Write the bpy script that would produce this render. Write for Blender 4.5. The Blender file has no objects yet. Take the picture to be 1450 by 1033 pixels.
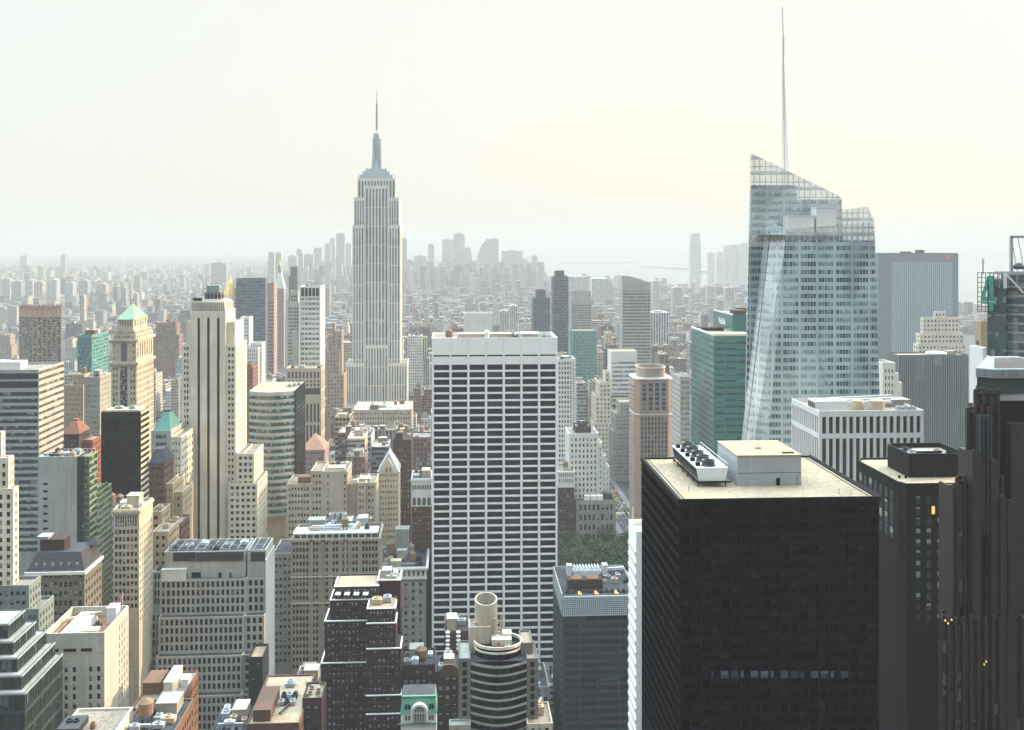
import bpy, math, random
import numpy as np
from math import radians, sin, cos, tan, pi, floor, hypot
from mathutils import Vector

S = bpy.context.scene
LINK = S.collection.objects.link
# ------------------------------------------------------------------ camera
H, F, HY, CX = 245.0, 1450.0, 345.0, 725.0        # eye height; focal length and horizon in photograph pixels
TH = radians(3.353)
s_, c_ = sin(TH), cos(TH)
cam = bpy.data.cameras.new('camera')
co = bpy.data.objects.new('camera', cam)
LINK(co)
S.camera = co
co.location = (0, 0, H)
co.rotation_euler = (pi / 2, 0, -TH)
cam.sensor_width = 36
cam.lens = 36
cam.clip_start = 1
cam.clip_end = 90000
cam.shift_y = -(1033 / 2 - HY) / 1450
# ------------------------------------------------------------------ sky and sun
SUN_EL, SUN_AZ = 20.0, 72.0
w = bpy.data.worlds.new('World')
S.world = w
w.use_nodes = True
nt = w.node_tree
bg = nt.nodes['Background']
sk = nt.nodes.new('ShaderNodeTexSky')
sk.sky_type = 'NISHITA'
sk.sun_disc = False
sk.sun_elevation = radians(SUN_EL)
sk.sun_rotation = radians(SUN_AZ)
sk.dust_density = 4
# a thick summer haze whitens the sky: cream near the horizon, pale blue overhead
tc = nt.nodes.new('ShaderNodeTexCoord')
sz = nt.nodes.new('ShaderNodeSeparateXYZ')
nt.links.new(tc.outputs['Generated'], sz.inputs[0])
rmp = nt.nodes.new('ShaderNodeValToRGB')
rmp.color_ramp.interpolation = 'EASE'
SKY_HORIZON, SKY_MID, SKY_ZENITH, SKY_GAIN, SKY_MIX = (1.0, .962, .87), (1.0, .98, .92), (.66, .84, 1.0), 3.1, .9
for e, (p, c) in zip((rmp.color_ramp.elements[0], rmp.color_ramp.elements[1]), ((0.0, SKY_HORIZON), (.9, SKY_ZENITH))):
    e.position = p
    e.color = (*c, 1)
e = rmp.color_ramp.elements.new(.25)
e.color = (*SKY_MID, 1)
nt.links.new(sz.outputs[2], rmp.inputs[0])
zr_ = nt.nodes.new('ShaderNodeMapRange')
zr_.inputs[1].default_value = .25
zr_.inputs[2].default_value = .8
zr_.inputs[3].default_value = 1.0
SKY_TOP = 11.5
zr_.inputs[4].default_value = SKY_TOP
nt.links.new(sz.outputs[2], zr_.inputs[0])
gn = nt.nodes.new('ShaderNodeVectorMath')
gn.operation = 'SCALE'
# creamier towards the sun, cooler away from it
sdot = nt.nodes.new('ShaderNodeVectorMath')
sdot.operation = 'DOT_PRODUCT'
nt.links.new(tc.outputs['Generated'], sdot.inputs[0])
sdot.inputs[1].default_value = (sin(radians(SUN_AZ)), math.cos(radians(SUN_AZ)), 0)
smr = nt.nodes.new('ShaderNodeMapRange')
smr.inputs[1].default_value = -.15
smr.inputs[2].default_value = .6
nt.links.new(sdot.outputs['Value'], smr.inputs[0])
cool = nt.nodes.new('ShaderNodeMix')
cool.data_type = 'RGBA'
cool.inputs[6].default_value = (.91, .965, .99, 1)
cool.inputs[7].default_value = (1.05, 1.0, .915, 1)
nt.links.new(smr.outputs[0], cool.inputs[0])
warm = nt.nodes.new('ShaderNodeMix')
warm.data_type = 'RGBA'
warm.blend_type = 'MULTIPLY'
warm.inputs[0].default_value = 1
nt.links.new(rmp.outputs[0], warm.inputs[6])
nt.links.new(cool.outputs[2], warm.inputs[7])
nt.links.new(warm.outputs[2], gn.inputs[0])
gm_ = nt.nodes.new('ShaderNodeMath')
gm_.operation = 'MULTIPLY'
gm_.inputs[1].default_value = SKY_GAIN
nt.links.new(zr_.outputs[0], gm_.inputs[0])
# the half of the sky behind the viewer, away from the sun's side, is dimmer
dm_ = nt.nodes.new('ShaderNodeMapRange')
dm_.inputs[1].default_value = -.8
dm_.inputs[2].default_value = .8
SKY_BACK = .12
dm_.inputs[3].default_value = SKY_BACK
nt.links.new(sz.outputs[1], dm_.inputs[0])
gd_ = nt.nodes.new('ShaderNodeMath')
gd_.operation = 'MULTIPLY'
nt.links.new(gm_.outputs[0], gd_.inputs[0])
nt.links.new(dm_.outputs[0], gd_.inputs[1])
nt.links.new(gd_.outputs[0], gn.inputs['Scale'])
mx = nt.nodes.new('ShaderNodeMix')
mx.data_type = 'RGBA'
mx.inputs[0].default_value = SKY_MIX
nt.links.new(sk.outputs[0], mx.inputs[6])
nt.links.new(gn.outputs[0], mx.inputs[7])
nt.links.new(mx.outputs[2], bg.inputs[0])
bg.inputs[1].default_value = .115
sl = bpy.data.lights.new('sun', 'SUN')
sl.energy = 2.5
sl.angle = radians(.5)
sl.color = (1, .72, .42)
so = bpy.data.objects.new('sun', sl)
LINK(so)
sd = Vector((sin(radians(SUN_AZ)) * cos(radians(SUN_EL)), cos(radians(SUN_AZ)) * cos(radians(SUN_EL)), sin(radians(SUN_EL))))
so.rotation_euler = sd.to_track_quat('Z', 'Y').to_euler()
S.view_settings.view_transform = 'Standard'
S.view_settings.look = 'None'
S.view_settings.exposure = 1.52
S.view_settings.gamma = 1
S.cycles.use_denoising = True
S.cycles.volume_bounces = 1
S.cycles.max_bounces = 6
S.cycles.diffuse_bounces = 2
S.cycles.glossy_bounces = 2
HAZE_DENSITY, HAZE_COLOR, HAZE_ANISO = 1.4e-4, (.465, .482, .478, 1), .05


# ------------------------------------------------------------------ pixel <-> world (the street grid is the world's X and Y)
def X(px, Y):
    k = (px - CX) / F
    return Y * (s_ + k * c_) / (c_ - k * s_)


def W(x, Y):
    return x * s_ + Y * c_


def Z(py, x, Y):
    return H - (py - HY) * W(x, Y) / F


def gz(px, py, z=0.0):
    """point at height z under a photograph pixel"""
    k = (px - CX) / F
    ww = (H - z) * F / (py - HY)
    return (k * ww * c_ + s_ * ww, -k * ww * s_ + c_ * ww)


def px_of(x, y, z):
    ww = W(x, y)
    return CX + F * (x * c_ - y * s_) / ww, HY - F * (z - H) / ww


# ------------------------------------------------------------------ materials
def new_mat(name):
    m = bpy.data.materials.new(name)
    m.use_nodes = True
    t = m.node_tree
    return m, t, t.nodes['Principled BSDF']


def N(t, typ, **kw):
    n = t.nodes.new(typ)
    for k, v in kw.items():
        setattr(n, k, v)
    return n


def math_node(t, op, a, b=None, c=None):
    n = N(t, 'ShaderNodeMath', operation=op)
    for i, v in enumerate((a, b, c)):
        if v is None:
            continue
        if isinstance(v, (int, float)):
            n.inputs[i].default_value = v
        else:
            t.links.new(v, n.inputs[i])
    return n.outputs[0]


def mix_col(t, fac, a, b, blend='MIX'):
    n = N(t, 'ShaderNodeMix', data_type='RGBA', blend_type=blend)
    for i, v in ((0, fac), (6, a), (7, b)):
        if isinstance(v, (int, float)):
            n.inputs[i].default_value = v
        elif isinstance(v, tuple):
            n.inputs[i].default_value = (*v, 1) if len(v) == 3 else v
        else:
            t.links.new(v, n.inputs[i])
    return n.outputs[2]


def mottling(t, amount):
    """grey multiplier: broad patches, vertical rain streaks and fine grain"""
    geo = N(t, 'ShaderNodeNewGeometry')
    n1 = N(t, 'ShaderNodeTexNoise')
    n1.inputs['Scale'].default_value = .09
    n1.inputs['Detail'].default_value = 4
    t.links.new(geo.outputs['Position'], n1.inputs['Vector'])
    mp = N(t, 'ShaderNodeMapping')
    mp.inputs['Scale'].default_value = (.9, .9, .035)
    t.links.new(geo.outputs['Position'], mp.inputs['Vector'])
    n2 = N(t, 'ShaderNodeTexNoise')
    n2.inputs['Scale'].default_value = 1
    n2.inputs['Detail'].default_value = 3
    t.links.new(mp.outputs[0], n2.inputs['Vector'])
    n3 = N(t, 'ShaderNodeTexNoise')
    n3.inputs['Scale'].default_value = 1.3
    n3.inputs['Detail'].default_value = 2
    t.links.new(geo.outputs['Position'], n3.inputs['Vector'])
    a = math_node(t, 'ADD', n1.outputs['Fac'], n2.outputs['Fac'])
    a = math_node(t, 'ADD', a, n3.outputs['Fac'])
    a = math_node(t, 'SUBTRACT', a, 1.5)
    return math_node(t, 'MULTIPLY_ADD', a, amount, 1.0)


MATS = {}


def wall_mat(name, col, rough=.85, amount=.62, spec=.3):
    m, t, b = new_mat(name)
    f = mottling(t, amount)
    cc = N(t, 'ShaderNodeCombineColor')
    for i in range(3):
        t.links.new(f, cc.inputs[i])
    t.links.new(mix_col(t, 1.0, col, cc.outputs[0], 'MULTIPLY'), b.inputs['Base Color'])
    b.inputs['Roughness'].default_value = rough
    b.inputs['Specular IOR Level'].default_value = spec
    MATS[name] = m
    return m


def glass_mat(name, col, blind=.18, blindcol=(.42, .42, .38), spec=.2, rough=.08, metal=0.0, vary=.9, mullion=0.0, mullcol=(.03, .03, .03), sash=None):
    """one pane per UV unit; each pane its own tone, some with a blind part way down"""
    m, t, b = new_mat(name)
    oi = N(t, 'ShaderNodeObjectInfo')
    geo = N(t, 'ShaderNodeNewGeometry')
    uv = N(t, 'ShaderNodeUVMap')
    sep = N(t, 'ShaderNodeSeparateXYZ')
    t.links.new(uv.outputs[0], sep.inputs[0])
    r = math_node(t, 'MULTIPLY', math_node(t, 'ADD', oi.outputs['Random'], geo.outputs['Random Per Island']), 517.0)
    cx = N(t, 'ShaderNodeCombineXYZ')
    t.links.new(math_node(t, 'FLOOR', sep.outputs[0]), cx.inputs[0])
    t.links.new(math_node(t, 'FLOOR', sep.outputs[1]), cx.inputs[1])
    t.links.new(r, cx.inputs[2])
    wn = N(t, 'ShaderNodeTexWhiteNoise', noise_dimensions='3D')
    t.links.new(cx.outputs[0], wn.inputs[0])
    rs = N(t, 'ShaderNodeSeparateColor')
    t.links.new(wn.outputs['Color'], rs.inputs[0])
    tone = math_node(t, 'MULTIPLY_ADD', rs.outputs[0], vary, 1 - vary / 2)
    cc = N(t, 'ShaderNodeCombineColor')
    for i in range(3):
        t.links.new(tone, cc.inputs[i])
    base = mix_col(t, 1.0, col, cc.outputs[0], 'MULTIPLY')
    fy = math_node(t, 'FRACT', sep.outputs[1])
    isb = math_node(t, 'LESS_THAN', rs.outputs[1], blind)
    low = math_node(t, 'GREATER_THAN', fy, math_node(t, 'MULTIPLY_ADD', rs.outputs[2], .8, .1))
    mask = math_node(t, 'MULTIPLY', isb, low)
    c2 = mix_col(t, mask, base, blindcol)
    rg = math_node(t, 'MULTIPLY_ADD', mask, .5, rough)
    if sash:
        rail = math_node(t, 'LESS_THAN', math_node(t, 'ABSOLUTE', math_node(t, 'SUBTRACT', fy, .5)), .035)
        c2 = mix_col(t, rail, c2, (.12, .11, .10))
        c2 = mix_col(t, math_node(t, 'LESS_THAN', fy, .10), c2, sash)
        box = math_node(t, 'MULTIPLY', math_node(t, 'LESS_THAN', fy, .34), math_node(t, 'GREATER_THAN', rs.outputs[2], .86))
        c2 = mix_col(t, box, c2, (.30, .30, .28))
    if mullion:
        fx = math_node(t, 'FRACT', sep.outputs[0])
        mm = math_node(t, 'LESS_THAN', fx, mullion)
        c2 = mix_col(t, mm, c2, mullcol)
    t.links.new(c2, b.inputs['Base Color'])
    t.links.new(rg, b.inputs['Roughness'])
    b.inputs['Specular IOR Level'].default_value = spec
    b.inputs['Metallic'].default_value = metal
    MATS[name] = m
    return m


def facade_mat(name, ww, wh, glass=(.03, .045, .07), lit=.25, spandrel=None, rough=.8, glassrough=.15, metal=0.0):
    """far walls: wall colour from the mesh's Col attribute, openings laid out one per UV unit"""
    m, t, b = new_mat(name)
    at = N(t, 'ShaderNodeAttribute', attribute_name='Col')
    uv = N(t, 'ShaderNodeUVMap')
    sep = N(t, 'ShaderNodeSeparateXYZ')
    t.links.new(uv.outputs[0], sep.inputs[0])
    fx = math_node(t, 'ABSOLUTE', math_node(t, 'SUBTRACT', math_node(t, 'FRACT', sep.outputs[0]), .5))
    fy = math_node(t, 'ABSOLUTE', math_node(t, 'SUBTRACT', math_node(t, 'FRACT', sep.outputs[1]), .5))
    inx = math_node(t, 'LESS_THAN', fx, ww / 2)
    iny = math_node(t, 'LESS_THAN', fy, wh / 2)
    ok = math_node(t, 'GREATER_THAN', sep.outputs[0], -500.0)
    cx = N(t, 'ShaderNodeCombineXYZ')
    t.links.new(math_node(t, 'FLOOR', sep.outputs[0]), cx.inputs[0])
    t.links.new(math_node(t, 'FLOOR', sep.outputs[1]), cx.inputs[1])
    oi = N(t, 'ShaderNodeObjectInfo')
    t.links.new(math_node(t, 'MULTIPLY', oi.outputs['Random'], 91.0), cx.inputs[2])
    wn = N(t, 'ShaderNodeTexWhiteNoise', noise_dimensions='3D')
    t.links.new(cx.outputs[0], wn.inputs[0])
    rs = N(t, 'ShaderNodeSeparateColor')
    t.links.new(wn.outputs['Color'], rs.inputs[0])
    mask = math_node(t, 'MULTIPLY', math_node(t, 'MULTIPLY', inx, iny), ok)
    isl = math_node(t, 'LESS_THAN', rs.outputs[0], lit)
    g = mix_col(t, isl, glass, tuple(min(1, v * 3 + .13) for v in glass))
    f = mottling(t, .45)
    cc = N(t, 'ShaderNodeCombineColor')
    for i in range(3):
        t.links.new(f, cc.inputs[i])
    wallc = mix_col(t, 1.0, at.outputs['Color'], cc.outputs[0], 'MULTIPLY')
    if spandrel:
        sp = math_node(t, 'MULTIPLY', math_node(t, 'MULTIPLY', inx, math_node(t, 'SUBTRACT', 1.0, iny)), ok)
        wallc = mix_col(t, sp, wallc, spandrel)
    t.links.new(mix_col(t, mask, wallc, g), b.inputs['Base Color'])
    t.links.new(math_node(t, 'MULTIPLY_ADD', mask, glassrough - rough, rough), b.inputs['Roughness'])
    if metal:
        t.links.new(math_node(t, 'MULTIPLY', mask, metal), b.inputs['Metallic'])
    b.inputs['Specular IOR Level'].default_value = .4
    MATS[name] = m
    return m


def attr_mat(name, rough=.9, amount=.6):
    m, t, b = new_mat(name)
    at = N(t, 'ShaderNodeAttribute', attribute_name='Col')
    f = mottling(t, amount)
    cc = N(t, 'ShaderNodeCombineColor')
    for i in range(3):
        t.links.new(f, cc.inputs[i])
    t.links.new(mix_col(t, 1.0, at.outputs['Color'], cc.outputs[0], 'MULTIPLY'), b.inputs['Base Color'])
    b.inputs['Roughness'].default_value = rough
    MATS[name] = m
    return m


wall_mat('limestone', (.43, .37, .275))
wall_mat('pale_limestone', (.63, .56, .44))
wall_mat('sandstone', (.36, .27, .17))
wall_mat('grey_stone', (.28, .27, .24))
wall_mat('concrete', (.34, .34, .32))
wall_mat('travertine', (.87, .85, .79), .7, .18)
wall_mat('white_stone', (.62, .61, .57), .75, .3)
wall_mat('red_brick', (.038, .017, .017))
wall_mat('brown_brick', (.11, .06, .042))
wall_mat('dark_brick', (.05, .028, .027))
wall_mat('salmon', (.33, .165, .11))
wall_mat('brown_granite', (.030, .020, .018), .5, .5, .3)
wall_mat('black_metal', (.003, .0028, .007), .6, .3, .1)
wall_mat('dark_metal', (.02, .023, .028), .5, .3)
wall_mat('bronze_metal', (.005, .005, .008), .6, .3, .1)
wall_mat('grey_metal', (.30, .32, .33), .5, .25, .5)
wall_mat('green_metal', (.034, .05, .052), .5, .3)
wall_mat('white_metal', (.62, .63, .62), .5, .2)
wall_mat('tar_roof', (.045, .045, .048), .95, 1.3)
wall_mat('gravel_roof', (.22, .19, .15), .95, 1.1)
wall_mat('white_roof', (.30, .235, .155), .9, .8)
wall_mat('copper', (.13, .30, .24), .7, .5)
wall_mat('teal_copper', (.07, .20, .165), .7, .4)
wall_mat('slate', (.035, .035, .042), .7, .5)
wall_mat('gold', (.85, .60, .22), .3, .2)
MATS['gold'].node_tree.nodes['Principled BSDF'].inputs['Metallic'].default_value = .25
wall_mat('rust', (.22, .11, .06), .9, .6)
wall_mat('wood_tank', (.20, .13, .08), .9, .6)
wall_mat('tan_metal', (.42, .33, .22), .8, .4)
glass_mat('window_dark', (.010, .013, .026), .34, (.33, .33, .30), sash=(.36, .33, .28))
glass_mat('window_black', (.002, .002, .007), .42, (.015, .015, .026), .06, .15)
glass_mat('window_navy', (.005, .007, .026), .16, (.03, .038, .07), .12, .12, mullion=.04)
glass_mat('window_blue', (.03, .055, .085), .25, (.22, .24, .26), .8, .06, mullion=.08)
glass_mat('window_teal', (.02, .07, .075), .25, (.16, .26, .26), .8, .06, mullion=.08)
glass_mat('window_green', (.02, .06, .045), .3, (.12, .17, .1), .8, .08, mullion=.06)
glass_mat('window_strip', (.006, .007, .014), .05, (.03, .03, .04), .15, .12)
facade_mat('facade_punched', .50, .55)
facade_mat('facade_ribbon', .97, .48, (.04, .06, .085))
facade_mat('facade_pier', .52, .62, (.04, .05, .07), .3, (.10, .09, .085))
facade_mat('facade_curtain', .86, .74, (.07, .12, .15), .3, None, .4, .1, .35)
facade_mat('facade_dark', .8, .6, (.012, .013, .018), .12, None, .5, .12)
attr_mat('painted')
wall_mat('warm_grey', (.42, .385, .33))
glass_mat('window_plain', (.008, .010, .020), .12, (.16, .16, .15), .15, .1)
wall_mat('loft_stone', (.31, .265, .20))
wall_mat('fin_grey', (.20, .25, .255))
wall_mat('tower_tan', (.38, .23, .15), .85, .3)
wall_mat('dark_stone', (.15, .135, .115))  # one even dark stone tone
wall_mat('dark_limestone', (.16, .145, .12))
wall_mat('red_tile', (.20, .075, .05), .85, .4)
wall_mat('end_concrete', (.42, .43, .42), .85, .3)
wall_mat('tower_limestone', (.66, .62, .56), .85, .3)
wall_mat('mast_metal', (.42, .46, .49), .5, .25)
wall_mat('lantern_green', (.20, .29, .26), .6, .3)
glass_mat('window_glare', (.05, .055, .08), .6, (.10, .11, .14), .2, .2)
wall_mat('slab_panel', (.28, .40, .45), .5, .2)
wall_mat('asphalt', (.045, .045, .05), .95, .6)
wall_mat('far_land', (.20, .21, .19), .95, .5)
wall_mat('pavement_slabs', (.15, .145, .14), .9, .4)
glass_mat('tower_strip', (.15, .17, .21), .3, (.26, .27, .28), .3, .2)
glass_mat('window_side', (.006, .006, .012), .8, (.13, .13, .16), .2, .12)  # pale blind tone stands in for reflections on the black tower's flank
glass_mat('window_slot', (.035, .04, .045), .5, (.20, .20, .17), .5, .15)
glass_mat('window_brown', (.012, .013, .018), .1, (.08, .08, .08), .5, .1)
glass_mat('tower_glass', (.035, .085, .095), .3, (.15, .21, .2), .8, .08, .25, .9, .07)
glass_mat('window_fin', (.05, .085, .095), .1, (.2, .2, .2), .6, .15)
wall_mat('slab_frame', (.11, .16, .20), .5, .2)
glass_mat('teal_side', (.025, .15, .15), .3, (.12, .26, .25), .8, .06, .35, .9, .06)
glass_mat('teal_front', (.008, .12, .11), .0, (.1, .2, .2), .6, .06, .3, .7, .06)
glass_mat('teal_window', (.006, .035, .045), .3, (.05, .20, .18), .6, .06)
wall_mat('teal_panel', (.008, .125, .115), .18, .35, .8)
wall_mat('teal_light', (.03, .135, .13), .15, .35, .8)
wall_mat('copper_pale', (.18, .30, .19), .7, .5)
glass_mat('window_bronze', (.11, .075, .05), .2, (.25, .2, .15), .5, .2, mullion=.08)
glass_mat('window_night', (.012, .022, .028), .12, (.08, .2, .18), .6, .06)
wall_mat('green_frame', (.20, .225, .13), .6, .3)
wall_mat('mint_stone', (.17, .20, .19), .8, .4)  # darkened so that the terraces' shade is put into the colour
glass_mat('window_zig', (.012, .025, .025), .1, (.07, .1, .1), .5, .08)
wall_mat('leaf_dark', (.045, .075, .03), .9, .9)
wall_mat('tower_brown', (.30, .17, .11), .85, .3)
wall_mat('teal_pale', (.10, .24, .22), .6, .3)
glass_mat('window_tealp', (.03, .16, .18), .3, (.2, .3, .3), .7, .1)
wall_mat('grey_tan', (.37, .355, .315), .85, .5)
glass_mat('window_pale', (.16, .19, .22), .3, (.4, .4, .4), .8, .12)
wall_mat('slate_panel', (.08, .11, .14), .5, .25)
glass_mat('window_slate', (.035, .065, .095), .2, (.15, .18, .2), .7, .1, mullion=.1)
wall_mat('pink_stone', (.34, .245, .23), .85, .3)
wall_mat('pink_brick', (.20, .10, .085), .85, .4)
wall_mat('salmon_stone', (.31, .245, .20), .85, .35)
glass_mat('window_lit', (.02, .024, .03), .75, (.42, .46, .48), .4, .1, sash=(.2, .18, .16))
wall_mat('verdigris', (.10, .25, .17), .6, .4)
glass_mat('window_gg', (.012, .02, .022), .1, (.05, .08, .08), .5, .1, mullion=.02)
wall_mat('rust_brick', (.15, .08, .052), .85, .4)
wall_mat('leaf_bright', (.08, .16, .04), .9, .8)
wall_mat('pale_roof', (.62, .54, .40), .9, .3)


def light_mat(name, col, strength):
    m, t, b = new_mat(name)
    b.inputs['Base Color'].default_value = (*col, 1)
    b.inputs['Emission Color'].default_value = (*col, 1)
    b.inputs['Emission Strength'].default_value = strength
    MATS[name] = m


light_mat('golden_glow', (1, .62, .16), .3)


def paint_mat(name, col, rough=.5):
    m, t, b = new_mat(name)
    b.inputs['Base Color'].default_value = (*col, 1)
    b.inputs['Roughness'].default_value = rough
    MATS[name] = m


paint_mat('sign_green', (.01, .25, .17))
paint_mat('sign_white', (.8, .8, .78))
paint_mat('sign_red', (.45, .12, .12))
paint_mat('taxi_yellow', (.75, .42, .02), .3)
paint_mat('car_black', (.02, .02, .022), .3)
paint_mat('car_white', (.7, .7, .7), .3)
paint_mat('car_silver', (.35, .36, .38), .3)
paint_mat('car_red', (.3, .03, .03), .3)
paint_mat('rubber', (.015, .015, .015), .9)
paint_mat('marking', (.6, .6, .56), .8)


# ------------------------------------------------------------------ mesh collecting
class MB:
    """collects quads and polygons with UVs and a colour per face; build() links ONE mesh object"""

    def __init__(self):
        self.v, self.f, self.uv, self.c = [], [], [], []

    def face(self, pts, uv=None, col=None):
        n = len(self.v)
        self.v += [tuple(p) for p in pts]
        self.f.append(tuple(range(n, n + len(pts))))
        self.uv.append(uv or [(-999.0, .5)] * len(pts))
        self.c.append(col or (.5, .5, .5))

    def box(self, x0, x1, y0, y1, z0, z1, col=None, bottom=True):
        p = lambda a, b, c: ((x0, x1)[a], (y0, y1)[b], (z0, z1)[c])
        q = [((0, 0, 0), (1, 0, 0), (1, 0, 1), (0, 0, 1)), ((1, 1, 0), (0, 1, 0), (0, 1, 1), (1, 1, 1)),
             ((1, 0, 0), (1, 1, 0), (1, 1, 1), (1, 0, 1)), ((0, 1, 0), (0, 0, 0), (0, 0, 1), (0, 1, 1)),
             ((0, 0, 1), (1, 0, 1), (1, 1, 1), (0, 1, 1))]
        if bottom:
            q.append(((0, 1, 0), (1, 1, 0), (1, 0, 0), (0, 0, 0)))
        for f in q:
            self.face([p(*k) for k in f], None, col)

    def uvbox(self, x0, x1, y0, y1, z0, z1, bay, fh, col=None, blank='', top=True):
        """box whose side faces carry bay / floor UVs; blank lists the sides without windows"""
        nx, ny, nz = max(1, round((x1 - x0) / bay)), max(1, round((y1 - y0) / bay)), (z1 - z0) / fh
        for s, pts, n in (('F', [(x0, y0), (x1, y0)], nx), ('R', [(x1, y0), (x1, y1)], ny), ('B', [(x1, y1), (x0, y1)], nx), ('L', [(x0, y1), (x0, y0)], ny)):
            (a, b), (c, d) = pts
            k = random.randint(0, 400) * 10
            u = None if s in blank else [(k, -nz), (k + n, -nz), (k + n, 0), (k, 0)]
            self.face([(a, b, z0), (c, d, z0), (c, d, z1), (a, b, z1)], u, col)
        if top:
            self.face([(x0, y0, z1), (x1, y0, z1), (x1, y1, z1), (x0, y1, z1)], None, col)

    def prism(self, pts, z0, z1, col=None, cap=True, bay=None, fh=4.0):
        n = len(pts)
        for i in range(n):
            a, b = pts[i], pts[(i + 1) % n]
            u = None
            if bay:
                k = max(1, round(hypot(b[0] - a[0], b[1] - a[1]) / bay))
                nz = (z1 - z0) / fh
                u = [(0, -nz), (k, -nz), (k, 0), (0, 0)]
            self.face([(*a, z0), (*b, z0), (*b, z1), (*a, z1)], u, col)
        if cap:
            self.face([(*p, z1) for p in pts], None, col)
            self.face([(*p, z0) for p in reversed(pts)], None, col)

    def loft(self, rings, col=None, cap=True):
        """rings: lists of equally many 3-D points, bottom to top"""
        for r0, r1 in zip(rings, rings[1:]):
            n = len(r0)
            for i in range(n):
                j = (i + 1) % n
                self.face([r0[i], r0[j], r1[j], r1[i]], None, col)
        if cap:
            self.face(list(rings[-1]), None, col)
            self.face(list(reversed(rings[0])), None, col)

    def lathe(self, x, y, prof, n=16, col=None):
        self.loft([[(x + r * cos(2 * pi * i / n), y + r * sin(2 * pi * i / n), z) for i in range(n)] for r, z in prof], col)

    def bar(self, a, b, r, col=None):
        a, b = Vector(a), Vector(b)
        d = (b - a).normalized()
        u = d.cross(Vector((0, 0, 1)) if abs(d.z) < .9 else Vector((1, 0, 0))).normalized() * r
        v = d.cross(u).normalized() * r
        k = [u + v, u - v, -u - v, v - u]
        self.loft([[tuple(a + q) for q in k], [tuple(b + q) for q in k]], col)

    def pyramid(self, x0, x1, y0, y1, z0, z1, col=None, cut=0.0):
        mx_, my = (x0 + x1) / 2, (y0 + y1) / 2
        a, b = (x1 - x0) / 2 * cut + .01, (y1 - y0) / 2 * cut + .01
        self.loft([[(x0, y0, z0), (x1, y0, z0), (x1, y1, z0), (x0, y1, z0)],
                   [(mx_ - a, my - b, z1), (mx_ + a, my - b, z1), (mx_ + a, my + b, z1), (mx_ - a, my + b, z1)]], col)

    def mesh(self, name, mat, org=(0, 0, 0)):
        me = bpy.data.meshes.new(name)
        o = np.array(org, dtype=float)
        me.from_pydata((np.array(self.v, dtype=float) - o).tolist(), [], self.f)
        uvl = me.uv_layers.new(name='UVMap')
        flat = [k for u in self.uv for q in u for k in q]
        uvl.data.foreach_set('uv', flat)
        at = me.attributes.new('Col', 'FLOAT_COLOR', 'FACE')
        at.data.foreach_set('color', [k for c in self.c for k in (*c, 1.0)])
        me.materials.append(MATS[mat])
        return me

    def build(self, name, mat, parent=None, org=None):
        if not self.f:
            return None
        if org is None:
            org = tuple(parent.location) if parent else (0, 0, 0)
        o = bpy.data.objects.new(name, self.mesh(name, mat, org))
        LINK(o)
        if parent:
            o.parent = parent
        else:
            o.location = org
        return o


def tag(o, label=None, cat=None, group=None, kind=None):
    for k, v in (('label', label), ('category', cat), ('group', group), ('kind', kind)):
        if v:
            o[k] = v
    return o


def empty(name, loc):
    o = bpy.data.objects.new(name, None)
    LINK(o)
    o.location = loc
    return o


FOOT = []      # (x0, x1, y0, y1, top z, visible down to photo y) of everything built by hand
REFS = []      # (x, y, z top, phrase) for the labels of the plain blocks


def G(nb=None, bw=None, fh=3.8, ww=.5, wh=.55, mt=2.2, ml=.8, mb=0.0, mat='window_dark', band=False, strip=0, rec=.35, n=None, grp=None):
    return dict(nb=nb, bw=bw, fh=fh, ww=ww, wh=wh, mt=mt, ml=ml, mb=mb, mat=mat, band=band, strip=strip, rec=rec, n=n, grp=grp)


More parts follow.
